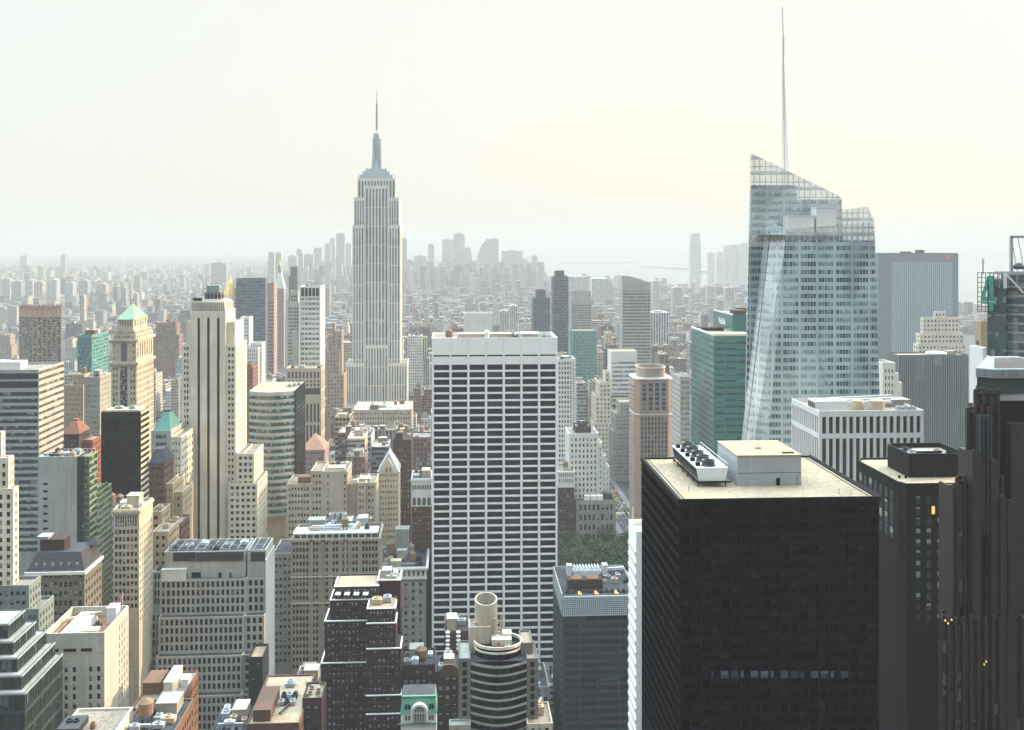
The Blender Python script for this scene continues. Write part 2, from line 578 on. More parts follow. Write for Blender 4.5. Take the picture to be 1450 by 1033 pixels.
class Bd:
    """one building: an Empty that parents walls, roofs, every window and what stands on the roof"""

    def __init__(self, name, label, cat, x, y, ref=None, vb=1033, group=None):
        self.root = tag(empty(name, (x, y, 0)), label, cat, group)
        self.ref, self.vb = ref, vb
        self.acc, self.win, self.boxes = {}, [], []

    def mb(self, part, mat):
        return self.acc.setdefault((part, mat), MB())

    def put(self, part, mat, m, under=None):
        o = m.build(part, mat, self.root)
        if under and o:                       # a sub-part: hang it on a part, same place
            o.parent = under
        return o

    def face(self, side, a0, a1, z0, z1, pl, g, wall):
        """a wall face with real openings; side F, L or R; pl the plane it lies in"""
        m = self.mb('wall', wall)
        if side == 'F':
            P = lambda a, d, z: (a, pl + d, z)
        elif side == 'R':
            P = lambda a, d, z: (pl - d, a, z)
        else:
            P = lambda a, d, z: (pl + d, a1 + a0 - a, z)
        if g is None:
            m.face([P(a0, 0, z0), P(a1, 0, z0), P(a1, 0, z1), P(a0, 0, z1)])
            return
        xm = {'F': (a0 + a1) / 2}.get(side, pl)
        ym = pl if side == 'F' else (a0 + a1) / 2
        zlow = max(z0 + g['mb'], Z(min(self.vb + 12, 1060), xm, ym), 3.0)
        nb = g['nb'] or max(1, round((a1 - a0 - 2 * g['ml']) / g['bw']))
        bwid = (a1 - a0 - 2 * g['ml']) / nb
        cols, a = [], a0 + g['ml']
        for i in range(nb):
            if g['grp'] and not g['grp'](i, nb):
                continue
            cols.append((a + bwid * (i + .5 - g['ww'] / 2), a + bwid * (i + .5 + g['ww'] / 2)))
        if g['band']:
            cols = [(a0 + g['ml'], a1 - g['ml'])]
        rows, z, fh = [], z1 - g['mt'], g['fh']
        if g['strip']:
            fh = g['fh'] * g['strip']
        k = 0
        while z - fh * g['wh'] > zlow and (g['n'] is None or k < g['n']):
            rows.append((z - fh * g['wh'], z))
            z -= fh
            k += 1
        rows.reverse()
        zz = z0
        d = g['rec']
        quad = lambda A, B, C, D: m.face([P(A, 0, C), P(B, 0, C), P(B, 0, D), P(A, 0, D)])
        for (r0, r1) in rows:
            if r0 > zz:
                quad(a0, a1, zz, r0)
            aa = a0
            for (w0, w1) in cols:
                if w0 > aa:
                    quad(aa, w0, r0, r1)
                m.face([P(w0, 0, r0), P(w1, 0, r0), P(w1, d, r0), P(w0, d, r0)])
                m.face([P(w0, 0, r1), P(w0, d, r1), P(w1, d, r1), P(w1, 0, r1)])
                m.face([P(w0, 0, r0), P(w0, d, r0), P(w0, d, r1), P(w0, 0, r1)])
                m.face([P(w1, 0, r0), P(w1, 0, r1), P(w1, d, r1), P(w1, d, r0)])
                self.win.append((side, P((w0 + w1) / 2, d, (r0 + r1) / 2), round(w1 - w0, 3), round(r1 - r0, 3), g['mat'],
                                 nb if g['band'] else max(1, g['strip'] and 1), g['strip'] or 1))
                aa = w1
            if aa < a1:
                quad(aa, a1, r0, r1)
            zz = r1
        if zz < z1:
            quad(a0, a1, zz, z1)

    def tier(self, x0, x1, y0, y1, z0, z1, wall, f=None, s=None, roof='gravel_roof', ph=1.0, cornice=0.0, cmat=None, both=False):
        """a storeyed block in metres: f front windows, s side windows"""
        m = self.mb('wall', wall)
        self.face('F', x0, x1, z0, z1, y0, f, wall)
        right = (x0 + x1) < 0
        self.face('R', y0, y1, z0, z1, x1, s if right or both else None, wall)
        self.face('L', y0, y1, z0, z1, x0, None if right and not both else s, wall)
        m.face([(x1, y1, z0), (x0, y1, z0), (x0, y1, z1), (x1, y1, z1)])
        if roof:
            t = .45
            zi = z1 - ph
            o = [(x0, y0), (x1, y0), (x1, y1), (x0, y1)]
            i_ = [(x0 + t, y0 + t), (x1 - t, y0 + t), (x1 - t, y1 - t), (x0 + t, y1 - t)]
            for k in range(4):
                j = (k + 1) % 4
                m.face([(*o[k], z1), (*o[j], z1), (*i_[j], z1), (*i_[k], z1)])
                m.face([(*i_[k], z1), (*i_[j], z1), (*i_[j], zi), (*i_[k], zi)])
            r_ = MB()
            r_.face([(*p, zi) for p in i_])
            self.put('roof', roof, r_)
        if cornice:
            c = self.mb('cornice', cmat or wall)
            for (a, b, q) in ((x0 - cornice, x1 + cornice, 0), ):
                c.box(a, b, y0 - cornice, y0 - .003, z1 - 1.6, z1 - .5)
                if right:
                    c.box(x1 + .003, x1 + cornice, y0 - .003, y1, z1 - 1.6, z1 - .5)
                else:
                    c.box(x0 - cornice, x0 - .003, y0 - .003, y1, z1 - 1.6, z1 - .5)
        self.boxes.append((x0, x1, y0, y1, z1))

    def ptier(self, p0, p1, py, Y, depth, wall, z0=0, **kw):
        """the same from photograph columns p0, p1, roof line py and street distance Y"""
        x0, x1 = X(p0, Y), X(p1, Y)
        z1 = Z(py, (x0 + x1) / 2, Y)
        self.tier(x0, x1, Y, Y + depth, z0, z1, wall, **kw)
        return x0, x1, z1

    # roof furniture, each piece a part of its own
    def shed(self, x, y, z, sx, sy, sz, mat='grey_stone', roof='tar_roof', name='roof_shed'):
        m = MB()
        m.box(x - sx / 2, x + sx / 2, y - sy / 2, y + sy / 2, z - .2, z + sz)
        m.box(x - sx / 2 - .15, x + sx / 2 + .15, y - sy / 2 - .15, y + sy / 2 + .15, z + sz + .003, z + sz + .25)
        m.box(x - .5, x + .5, y - sy / 2 - .06, y - sy / 2 - .004, z, z + 2.0)
        return self.put(name, mat, m)

    def unit(self, x, y, z, sx=3, sy=3, sz=2, mat='grey_metal'):
        m = MB()
        m.box(x - sx / 2, x + sx / 2, y - sy / 2, y + sy / 2, z + .3, z + sz)
        for k in (-1, 1):
            m.box(x + k * sx * .35 - .1, x + k * sx * .35 + .1, y - sy / 2, y + sy / 2, z - .2, z + .298)
        m.lathe(x, y, [(min(sx, sy) * .36, z + sz + .003), (min(sx, sy) * .36, z + sz + .5), (min(sx, sy) * .28, z + sz + .5), (min(sx, sy) * .28, z + sz + .1)], 12)
        return self.put('air_unit', mat, m)

    def tank(self, x, y, z, r=1.9, h=3.6, leg=2.2):
        m = MB()
        m.lathe(x, y, [(r, z + leg), (r, z + leg + h), (r * 1.06, z + leg + h + .01), (r * .55, z + leg + h + r * .4), (.05, z + leg + h + r * .75)], 14)
        for i in range(4):
            a = pi / 4 + i * pi / 2
            m.bar((x + r * .75 * cos(a), y + r * .75 * sin(a), z - .2), (x + r * .75 * cos(a), y + r * .75 * sin(a), z + leg), .14)
        m.box(x - r * .8, x + r * .8, y - r * .8, y + r * .8, z + leg - .25, z + leg - .003)
        return self.put('water_tank', 'wood_tank', m)

    def duct(self, a, b, r=.4, mat='grey_metal'):
        m = MB()
        m.bar(a, b, r)
        for k in (.1, .5, .9):
            q = Vector(a).lerp(Vector(b), k)
            m.bar((q.x, q.y, q.z - r - .8), (q.x, q.y, q.z - r), .1)
        return self.put('duct', mat, m)

    def clutter(self, x0, x1, y0, y1, z, seed, n=5, tank=0, shed=1):
        """sheds, air units, ducts and tanks strewn over a roof"""
        r = random.Random(seed)
        w_, d_ = x1 - x0, y1 - y0
        used = []

        def spot(sx, sy):
            for _ in range(25):
                x, y = r.uniform(x0 + sx / 2 + .8, x1 - sx / 2 - .8), r.uniform(y0 + sy / 2 + .8, y1 - sy / 2 - .8)
                if all(abs(x - a) > (sx + c) / 2 + .3 or abs(y - b) > (sy + d) / 2 + .3 for a, b, c, d in used):
                    used.append((x, y, sx, sy))
                    return x, y
            return None
        for _ in range(shed):
            sx, sy = min(w_ * .4, r.uniform(4, 9)), min(d_ * .45, r.uniform(4, 9))
            q = spot(sx, sy)
            if q:
                self.shed(q[0], q[1], z, sx, sy, r.uniform(2.6, 5), r.choice(['grey_stone', 'brown_brick', 'limestone', 'concrete']))
        for _ in range(tank):
            q = spot(4.4, 4.4)
            if q:
                self.tank(q[0], q[1], z, r.uniform(1.6, 2.1), r.uniform(3, 4), r.uniform(1.5, 3.5))
        for _ in range(n):
            sx, sy = r.uniform(1.5, 4), r.uniform(1.5, 4)
            if w_ < 6 or d_ < 6:
                break
            q = spot(sx, sy)
            if q:
                self.unit(q[0], q[1], z, sx, sy, r.uniform(1.2, 2.4), r.choice(['grey_metal', 'white_metal', 'dark_metal', 'tan_metal']))
        if n > 3 and w_ > 9:
            y = r.uniform(y0 + 1.5, y1 - 1.5)
            self.duct((x0 + 1.5, y, z + 1.3), (x0 + w_ * r.uniform(.4, .8), y, z + 1.3))

    def done(self):
        R = self.root
        for (part, mat), m in self.acc.items():
            m.build(part, mat, R)
        loc = np.array(R.location)
        seen = sorted(self.win, key=lambda q: (q[0] != 'F', -q[1][2]))
        shared, rest = {}, {}
        for i, (side, c, w_, h_, mat, nu, nv) in enumerate(seen):
            a, b = w_ / 2, h_ / 2
            e = .004
            if side == 'F':
                q = [(-a, 0, -b), (a, 0, -b), (a, 0, b), (-a, 0, b)]
            elif side == 'R':
                q = [(0, -a, -b), (0, a, -b), (0, a, b), (0, -a, b)]
            else:
                q = [(0, a, -b), (0, -a, -b), (0, -a, b), (0, a, b)]
            uv = [(0.001, 0.001), (nu - .001, 0.001), (nu - .001, nv - .001), (0.001, nv - .001)]
            if i < 100:
                k = (side, w_, h_, mat, nu, nv)
                if k not in shared:
                    m = MB()
                    m.face(q, uv)
                    shared[k] = m.mesh('window', mat)
                o = bpy.data.objects.new('window', shared[k])
                LINK(o)
                o.parent = R
                o.location = tuple(np.array(c) - loc)
            else:
                rest.setdefault(mat, MB()).face([tuple(np.array(p) + np.array(c)) for p in q], uv)
        for mat, m in rest.items():
            tag(m.build('further_glazing', mat, R), kind='stuff')
        if self.boxes:
            for b in self.boxes:
                FOOT.append((*b, self.vb))
            if self.ref:
                b = max(self.boxes, key=lambda q: q[4])
                REFS.append(((b[0] + b[1]) / 2, b[2], b[4], self.ref))
        return self

# ================================================================== the ground, the water, the avenue
def sheet(name, pts, z, mat, kind='structure'):
    m = MB()
    m.face([(x, y, z) for x, y in pts])
    return tag(m.build(name, mat), kind=kind)


wm, wt, wb = new_mat('harbour_water')
wb.inputs['Base Color'].default_value = (.05, .08, .09, 1)
wb.inputs['Roughness'].default_value = .1
MATS['harbour_water'] = wm
m = MB()
m.face([(-34000, -300, 0), (34000, -300, 0), (34000, 27000, 0), (-34000, 27000, 0)])
ground = tag(m.build('ground', 'asphalt'), kind='structure')


def gp(px, py):
    """ground point under a photograph pixel"""
    k = (px - CX) / F
    ww = H * F / (py - HY)
    return (k * ww * c_ + s_ * ww, -k * ww * s_ + c_ * ww)


sheet('harbour', [gp(765, 391), gp(850, 403), gp(930, 410), gp(1060, 414), gp(1250, 422), gp(1480, 440), gp(1480, 368), gp(1060, 364), gp(900, 364), gp(765, 366)], .6, 'harbour_water')
sheet('river', [gp(-40, 397), gp(120, 391), gp(250, 384), gp(345, 380), gp(345, 378.5), gp(250, 381), gp(120, 387), gp(-40, 392)], .6, 'harbour_water')
m = MB()
for pts in ([(795, 370.5), (905, 370), (900, 371.8), (800, 372.2)], [(905, 376), (985, 379), (980, 381.5), (910, 377.6)], [(985, 382), (1061, 384), (1061, 388), (990, 385)]):
    q = [gp(*p) for p in pts]
    m.prism(q, .2, 14)
tag(m.build('island_land', 'far_land'), kind='structure')
m = MB()
random.seed(11)
for (pa, pb, hh) in ((700, 980, 150), (960, 1500, 95), (-100, 330, 60), (300, 620, 45)):
    n = 26
    top = []
    for i in range(n + 1):
        x = X(pa + (pb - pa) * i / n, 22500)
        top.append((x, 22500, max(4, hh * abs(sin(pi * i / n)) ** .7 * (.75 + .35 * random.random()))))
    for (a, b) in zip(top, top[1:]):
        m.face([(a[0], 21600, .3), (b[0], 21600, .3), b, a])
        m.face([a, b, (b[0], 24500, .3), (a[0], 24500, .3)])
tag(m.build('hills', 'far_land'), kind='structure')

AX = 154.0            # centre line of the avenue seen between the blocks
road = MB()
road.face([(AX - 9, 640, .30), (AX + 9, 640, .30), (AX + 9, 2600, .30), (AX - 9, 2600, .30)])
tag(road.build('avenue_road', 'asphalt'), kind='structure')
pv = MB()
for k in (-1, 1):
    x0, x1 = sorted((AX + k * 9, AX + k * 14))
    pv.box(x0, x1, 640, 2600, .1, .45)
tag(pv.build('pavement', 'pavement_slabs'), kind='structure')
mk = MB()
for k in (-5.4, -1.8, 1.8, 5.4):
    y = 700
    while y < 1500:
        mk.face([(AX + k - .12, y, .306), (AX + k + .12, y, .306), (AX + k + .12, y + 4, .306), (AX + k - .12, y + 4, .306)])
        y += 12
for y in (842, 922, 1002, 1082, 1162):
    for i in range(12):
        x = AX - 8.4 + i * 1.45
        mk.face([(x, y, .306), (x + .7, y, .306), (x + .7, y + 4, .306), (x, y + 4, .306)])
tag(mk.build('road_markings', 'marking'), kind='structure')

# ================================================================== landmark towers
# ---- the tall stepped art-deco tower with the mooring mast (distance 1230 m)
def esb():
    Y = 1230
    b = Bd('art_deco_skyscraper', 'tall stepped pale stone skyscraper with a mooring mast and needle spire', 'skyscraper', X(532, Y), Y, 'the needle spired skyscraper', 572)
    zz = lambda py: Z(py, X(532, Y), Y)
    L = 'tower_limestone'

    def block(p0, p1, py, dy, z0, bays, depth):
        x0, x1, z1 = X(p0, Y), X(p1, Y), zz(py)
        wf = G(nb=bays, fh=3.75 * 6, strip=0, ww=.50, wh=.965, mt=4, ml=.6, mat='tower_strip', rec=.8)
        b.tier(x0, x1, Y + dy, Y + depth, z0, z1, L, f=wf, s=G(bw=3.6, fh=15, ww=.5, wh=.93, mt=4, mat='tower_strip', rec=.8), ph=.8)
        return z1
    block(490, 516, 513, -6, 0, 7, 44)
    block(550, 577, 513, -6, 0, 7, 44)
    block(516.3, 549.7, 488, -2, 0, 8, 42)
    block(499, 516, 318, 0, 0, 4, 40)
    block(550, 567, 318, 0, 0, 4, 40)
    block(501, 516.2, 279, 1.2, 0, 4, 38)
    block(549.8, 565, 279, 1.2, 0, 4, 38)
    block(516.2, 549.8, 262, 3.5, 0, 7, 36)
    block(505.5, 560, 251, 5, zz(282), 12, 34)
    z = zz(251) - 1
    xm = X(532, Y)
    m = MB()
    for (h, a, c) in ((251, 23, 12), (246, 19, 10), (242, 15, 8)):
        m.box(xm - a * .86, xm + a * .86, Y + 20 - c, Y + 20 + c, zz(h) - 1.1, zz(h) + 4)
    b.put('observation_deck', 'mast_metal', m)
    m = MB()
    r = lambda px: px * Y / F
    m.lathe(xm, Y + 20, [(r(9), zz(242)), (r(7.4), zz(236)), (r(5.6), zz(225)), (r(5.0), zz(205)), (r(4.9), zz(192)), (r(5.6), zz(190)), (r(5.2), zz(186)), (r(3.0), zz(184)), (r(1.6), zz(181))], 16)
    for k in range(4):
        a = pi / 4 + k * pi / 2
        m.bar((xm + cos(a) * r(8.5), Y + 20 + sin(a) * r(8.5), zz(241)), (xm + cos(a) * r(5.2), Y + 20 + sin(a) * r(5.2), zz(203)), 1.3)
    for k in range(8):
        a = k * pi / 4
        m.bar((xm + cos(a) * r(5.9), Y + 20 + sin(a) * r(5.9), zz(222)), (xm + cos(a) * r(5.5), Y + 20 + sin(a) * r(5.5), zz(193)), .5)
    b.put('mooring_mast', 'mast_metal', m)
    m = MB()
    m.lathe(xm, Y + 20, [(r(1.9), zz(184)), (r(1.6), zz(165)), (r(1.3), zz(146)), (r(.9), zz(145)), (r(.6), zz(132)), (r(.15), zz(118))], 8)
    for py, q in ((170, 2.2), (164, 2.4), (158, 1.8), (146, 1.9)):
        m.lathe(xm, Y + 20, [(r(q), zz(py)), (r(q), zz(py) + 1.5)], 8)
    b.put('antenna', 'grey_metal', m)
    for k in range(6):
        m = MB()
        px = (507, 512, 553, 558, 518, 546)[k]
        m.bar((X(px, Y), Y + 8, zz(251) - 1), (X(px, Y), Y + 8, zz(245)), .25)
        b.put('aerial', 'grey_metal', m)
    b.done()


esb()


# ---- faceted glass tower with slanted crowns and a lattice mast
def boa():
    Y0 = 540
    b = Bd('crystal_glass_tower', 'faceted pale glass tower with slanted crown and white lattice spire', 'skyscraper', X(1155, Y0), Y0, 'the faceted glass tower', 620)

    def curtain(name, glass, frame, alpha_crown=None, dark=-.75):
        """glass storeys: pale spandrel band, dark windows in groups of bays, thin mullions; blank UV shows plain pale glass"""
        m, t, bs = new_mat(name)
        uv = N(t, 'ShaderNodeUVMap')
        sep = N(t, 'ShaderNodeSeparateXYZ')
        t.links.new(uv.outputs[0], sep.inputs[0])
        u, v = sep.outputs[0], sep.outputs[1]
        fv = math_node(t, 'FRACT', v)
        fu = math_node(t, 'FRACT', u)
        f6 = math_node(t, 'FRACT', math_node(t, 'DIVIDE', u, 6.0))
        isw = math_node(t, 'MULTIPLY', math_node(t, 'LESS_THAN', math_node(t, 'ABSOLUTE', math_node(t, 'SUBTRACT', fv, .47)), .28), math_node(t, 'GREATER_THAN', f6, .13))
        isw = math_node(t, 'MULTIPLY', isw, math_node(t, 'GREATER_THAN', fu, .2))
        cx = N(t, 'ShaderNodeCombineXYZ')
        t.links.new(math_node(t, 'FLOOR', u), cx.inputs[0])
        t.links.new(math_node(t, 'FLOOR', v), cx.inputs[1])
        wn = N(t, 'ShaderNodeTexWhiteNoise', noise_dimensions='3D')
        t.links.new(cx.outputs[0], wn.inputs[0])
        rs = N(t, 'ShaderNodeSeparateColor')
        t.links.new(wn.outputs['Color'], rs.inputs[0])
        ns = N(t, 'ShaderNodeTexNoise', noise_dimensions='2D')
        ns.inputs['Scale'].default_value = .11
        ns.inputs['Detail'].default_value = 3
        t.links.new(cx.outputs[0], ns.inputs['Vector'])
        dk = math_node(t, 'MULTIPLY_ADD', rs.outputs[0], .6, math_node(t, 'MULTIPLY_ADD', ns.outputs['Fac'], 2.4, dark))
        cl = N(t, 'ShaderNodeClamp')
        t.links.new(dk, cl.inputs[0])
        ns2 = N(t, 'ShaderNodeTexNoise', noise_dimensions='2D')
        ns2.inputs['Scale'].default_value = .05
        ns2.inputs['Detail'].default_value = 5
        ns2.inputs['Distortion'].default_value = 1.5
        t.links.new(cx.outputs[0], ns2.inputs['Vector'])
        cl2 = N(t, 'ShaderNodeClamp')
        t.links.new(math_node(t, 'MULTIPLY_ADD', ns2.outputs['Fac'], 4.0, -1.6), cl2.inputs[0])
        low = math_node(t, 'GREATER_THAN', math_node(t, 'MULTIPLY_ADD', rs.outputs[1], .5, .15), fv)
        fac = math_node(t, 'MULTIPLY', isw, math_node(t, 'MAXIMUM', cl.outputs[0], math_node(t, 'MULTIPLY', low, .6)))
        frame = mix_col(t, cl2.outputs[0], frame, tuple(v * .62 for v in frame))  # broad darker patches put reflections into the glass colour
        col = mix_col(t, fac, frame, glass)
        mull = math_node(t, 'MAXIMUM', math_node(t, 'LESS_THAN', fu, .09), math_node(t, 'LESS_THAN', fv, .05))
        col = mix_col(t, math_node(t, 'MULTIPLY', mull, .35), col, (.16, .19, .19))
        t.links.new(col, bs.inputs['Base Color'])
        t.links.new(math_node(t, 'MULTIPLY_ADD', fac, -.1, .25), bs.inputs['Roughness'])
        bs.inputs['Metallic'].default_value = .1
        bs.inputs['Specular IOR Level'].default_value = .7
        if alpha_crown:
            bars = math_node(t, 'MAXIMUM', math_node(t, 'LESS_THAN', math_node(t, 'FRACT', math_node(t, 'MULTIPLY', u, .5)), .16), math_node(t, 'LESS_THAN', fv, .13))
            wide = math_node(t, 'LESS_THAN', math_node(t, 'FRACT', math_node(t, 'MULTIPLY', v, .5)), .22)
            a = math_node(t, 'MAXIMUM', math_node(t, 'MULTIPLY', bars, .9), math_node(t, 'MULTIPLY_ADD', wide, .35, alpha_crown))
            t.links.new(a, bs.inputs['Alpha'])
        MATS[name] = m
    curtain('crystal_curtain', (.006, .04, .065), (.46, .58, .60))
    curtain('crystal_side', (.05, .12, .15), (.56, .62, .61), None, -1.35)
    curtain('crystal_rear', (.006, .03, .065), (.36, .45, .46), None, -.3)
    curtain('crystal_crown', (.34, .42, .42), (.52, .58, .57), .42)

    def q(px, py, Y):
        x = X(px, Y)
        return (x, Y, Z(py, x, Y))

    def pane(part, mat, pts, bay=1.6, fh=4.3):
        m = b.mb(part, mat)
        P = [Vector(p) for p in pts]
        nrm = (P[1] - P[0]).cross(P[2] - P[0])
        h = Vector((0, 0, 1)).cross(nrm)
        h = Vector((h.x, h.y, 0)).normalized() if h.length > 1e-6 else Vector((1, 0, 0))
        m.face(pts, [((p.dot(h)) / bay + 400, p.z / fh) for p in P])
    A, B_ = 'curtain_wall', 'crystal_curtain'
    Yb, Yf = 566, 540
    gnd = lambda px, Y: (X(px, Y), Y, 0.0)
    # rear tall prism: front plane at Yb, its crown an open glazed screen
    bl = X(1052.5, Yb), X(1060.5, Yb)
    zc0 = Z(262, X(1100, Yb), Yb)
    zc1 = Z(282, X(1150, Yb), Yb)
    zk = Z(349, X(1100, Yb), Yb)
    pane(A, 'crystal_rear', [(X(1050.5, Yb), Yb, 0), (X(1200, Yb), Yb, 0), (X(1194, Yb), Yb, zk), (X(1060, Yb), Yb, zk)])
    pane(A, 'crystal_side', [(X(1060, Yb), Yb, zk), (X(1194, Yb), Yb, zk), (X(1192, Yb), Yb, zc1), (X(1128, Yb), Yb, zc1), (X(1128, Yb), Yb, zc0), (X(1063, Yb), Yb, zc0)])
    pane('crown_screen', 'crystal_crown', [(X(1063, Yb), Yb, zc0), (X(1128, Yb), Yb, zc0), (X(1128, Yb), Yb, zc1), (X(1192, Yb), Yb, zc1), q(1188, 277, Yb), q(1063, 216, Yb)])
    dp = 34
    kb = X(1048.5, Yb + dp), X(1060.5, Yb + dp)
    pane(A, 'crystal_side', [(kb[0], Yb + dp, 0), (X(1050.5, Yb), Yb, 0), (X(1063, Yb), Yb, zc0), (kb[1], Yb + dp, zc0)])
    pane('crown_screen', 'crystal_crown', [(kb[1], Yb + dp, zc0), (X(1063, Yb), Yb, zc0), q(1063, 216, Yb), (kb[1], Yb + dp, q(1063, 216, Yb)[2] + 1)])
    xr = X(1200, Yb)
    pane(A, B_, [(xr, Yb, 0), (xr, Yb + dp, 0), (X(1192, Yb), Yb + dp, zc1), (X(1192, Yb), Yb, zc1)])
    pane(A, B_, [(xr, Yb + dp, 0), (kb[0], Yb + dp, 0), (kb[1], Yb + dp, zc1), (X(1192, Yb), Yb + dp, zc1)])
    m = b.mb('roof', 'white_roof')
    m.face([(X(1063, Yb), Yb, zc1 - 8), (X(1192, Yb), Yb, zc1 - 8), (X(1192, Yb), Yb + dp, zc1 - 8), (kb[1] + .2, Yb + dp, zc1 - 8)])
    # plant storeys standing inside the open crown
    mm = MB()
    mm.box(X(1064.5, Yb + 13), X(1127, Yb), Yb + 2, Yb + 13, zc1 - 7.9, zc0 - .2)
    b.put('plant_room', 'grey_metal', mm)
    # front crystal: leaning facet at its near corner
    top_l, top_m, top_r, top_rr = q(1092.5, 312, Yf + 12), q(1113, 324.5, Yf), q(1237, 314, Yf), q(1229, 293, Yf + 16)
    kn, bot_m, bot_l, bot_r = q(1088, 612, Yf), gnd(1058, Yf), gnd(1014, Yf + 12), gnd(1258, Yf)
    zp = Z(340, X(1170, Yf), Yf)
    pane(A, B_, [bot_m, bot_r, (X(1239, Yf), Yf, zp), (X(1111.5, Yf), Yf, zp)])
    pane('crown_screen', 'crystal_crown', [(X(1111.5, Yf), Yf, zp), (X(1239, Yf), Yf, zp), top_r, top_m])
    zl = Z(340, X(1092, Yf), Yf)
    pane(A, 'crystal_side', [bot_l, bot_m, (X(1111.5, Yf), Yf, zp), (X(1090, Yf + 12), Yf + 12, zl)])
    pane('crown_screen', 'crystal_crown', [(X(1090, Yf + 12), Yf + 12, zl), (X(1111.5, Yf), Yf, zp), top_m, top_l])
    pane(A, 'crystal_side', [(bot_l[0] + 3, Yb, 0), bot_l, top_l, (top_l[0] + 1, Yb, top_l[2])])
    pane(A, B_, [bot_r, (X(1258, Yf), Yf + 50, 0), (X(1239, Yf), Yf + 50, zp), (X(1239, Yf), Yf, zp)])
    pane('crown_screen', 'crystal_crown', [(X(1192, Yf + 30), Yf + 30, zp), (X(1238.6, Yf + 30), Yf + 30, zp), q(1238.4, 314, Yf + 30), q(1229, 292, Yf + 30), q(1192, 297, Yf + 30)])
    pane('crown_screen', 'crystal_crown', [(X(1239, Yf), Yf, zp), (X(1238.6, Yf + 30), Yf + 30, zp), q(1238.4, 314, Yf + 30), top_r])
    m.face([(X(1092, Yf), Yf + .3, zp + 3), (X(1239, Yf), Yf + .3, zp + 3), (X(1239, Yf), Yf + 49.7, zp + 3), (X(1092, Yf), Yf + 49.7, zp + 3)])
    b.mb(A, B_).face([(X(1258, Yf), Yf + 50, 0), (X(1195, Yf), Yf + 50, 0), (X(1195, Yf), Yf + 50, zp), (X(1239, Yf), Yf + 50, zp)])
    for (p0, p1, y0, y1) in ((1116, 1153, 306, 322), (1156, 1184, 294, 316)):
        mm = MB()
        Yp = Yf + 12
        mm.box(X(p0, Yp), X(p1, Yp), Yp, Yp + 9, zp + 2.9, Z(y0, X(p0, Yp), Yp))
        mm.box(X(p0, Yp) - .2, X(p1, Yp) + .2, Yp - .2, Yp + 9.2, Z(y0, X(p0, Yp), Yp) + .003, Z(y0, X(p0, Yp), Yp) + .5)
        mm.box(X(p0, Yp) + 3, X(p0, Yp) + 6, Yp - .1, Yp - .004, zp + 3.4, zp + 6)
        b.put('plant_room', 'white_metal', mm)
    # lattice mast: a triangular tower of tubes, thinning upward
    mm = MB()
    Ym = Yb + 14
    bx, tx = X(1113.5, Ym), X(1107.5, Ym)
    zb, zt = Z(285, bx, Ym), Z(9, tx, Ym)
    z1 = Z(80, tx, Ym)
    pos = lambda z: bx + (tx - bx) * (z - zb) / (zt - zb)
    rad = lambda z: max(.35, 2.1 * (1 - (z - zb) / (z1 - zb)) + .45)
    cor = lambda z, k: (pos(z) + rad(z) * cos(2 * pi * k / 3 + .5), Ym + rad(z) * sin(2 * pi * k / 3 + .5), z)
    mm.bar((pos(zb) - .9, Ym, zb), (pos(z1), Ym, z1), .42)
    n = 10
    for k in range(3):
        for i in range(n):
            za, zc = zb + (z1 - zb) * i / n, zb + (z1 - zb) * (i + 1) / n
            mm.bar(cor(za, k), cor(zc, k), .13)
            mm.bar(cor(za, k), cor(za, (k + 1) % 3), .12)
            mm.bar(cor(za, k), cor(zc, (k + 1) % 3), .05)
    mm.bar((pos(z1), Ym, z1 - 1), (pos(z1), Ym, z1 + (zt - z1) * .4), .55)
    mm.bar((pos(z1), Ym, z1 + (zt - z1) * .35), (tx, Ym, zt), .32)
    b.put('lattice_mast', 'white_metal', mm)
    b.boxes.append((X(1056, Yf), X(1258, Yf), Yf, Yb + dp, q(1063, 216, Yb)[2]))
    b.done()


boa()


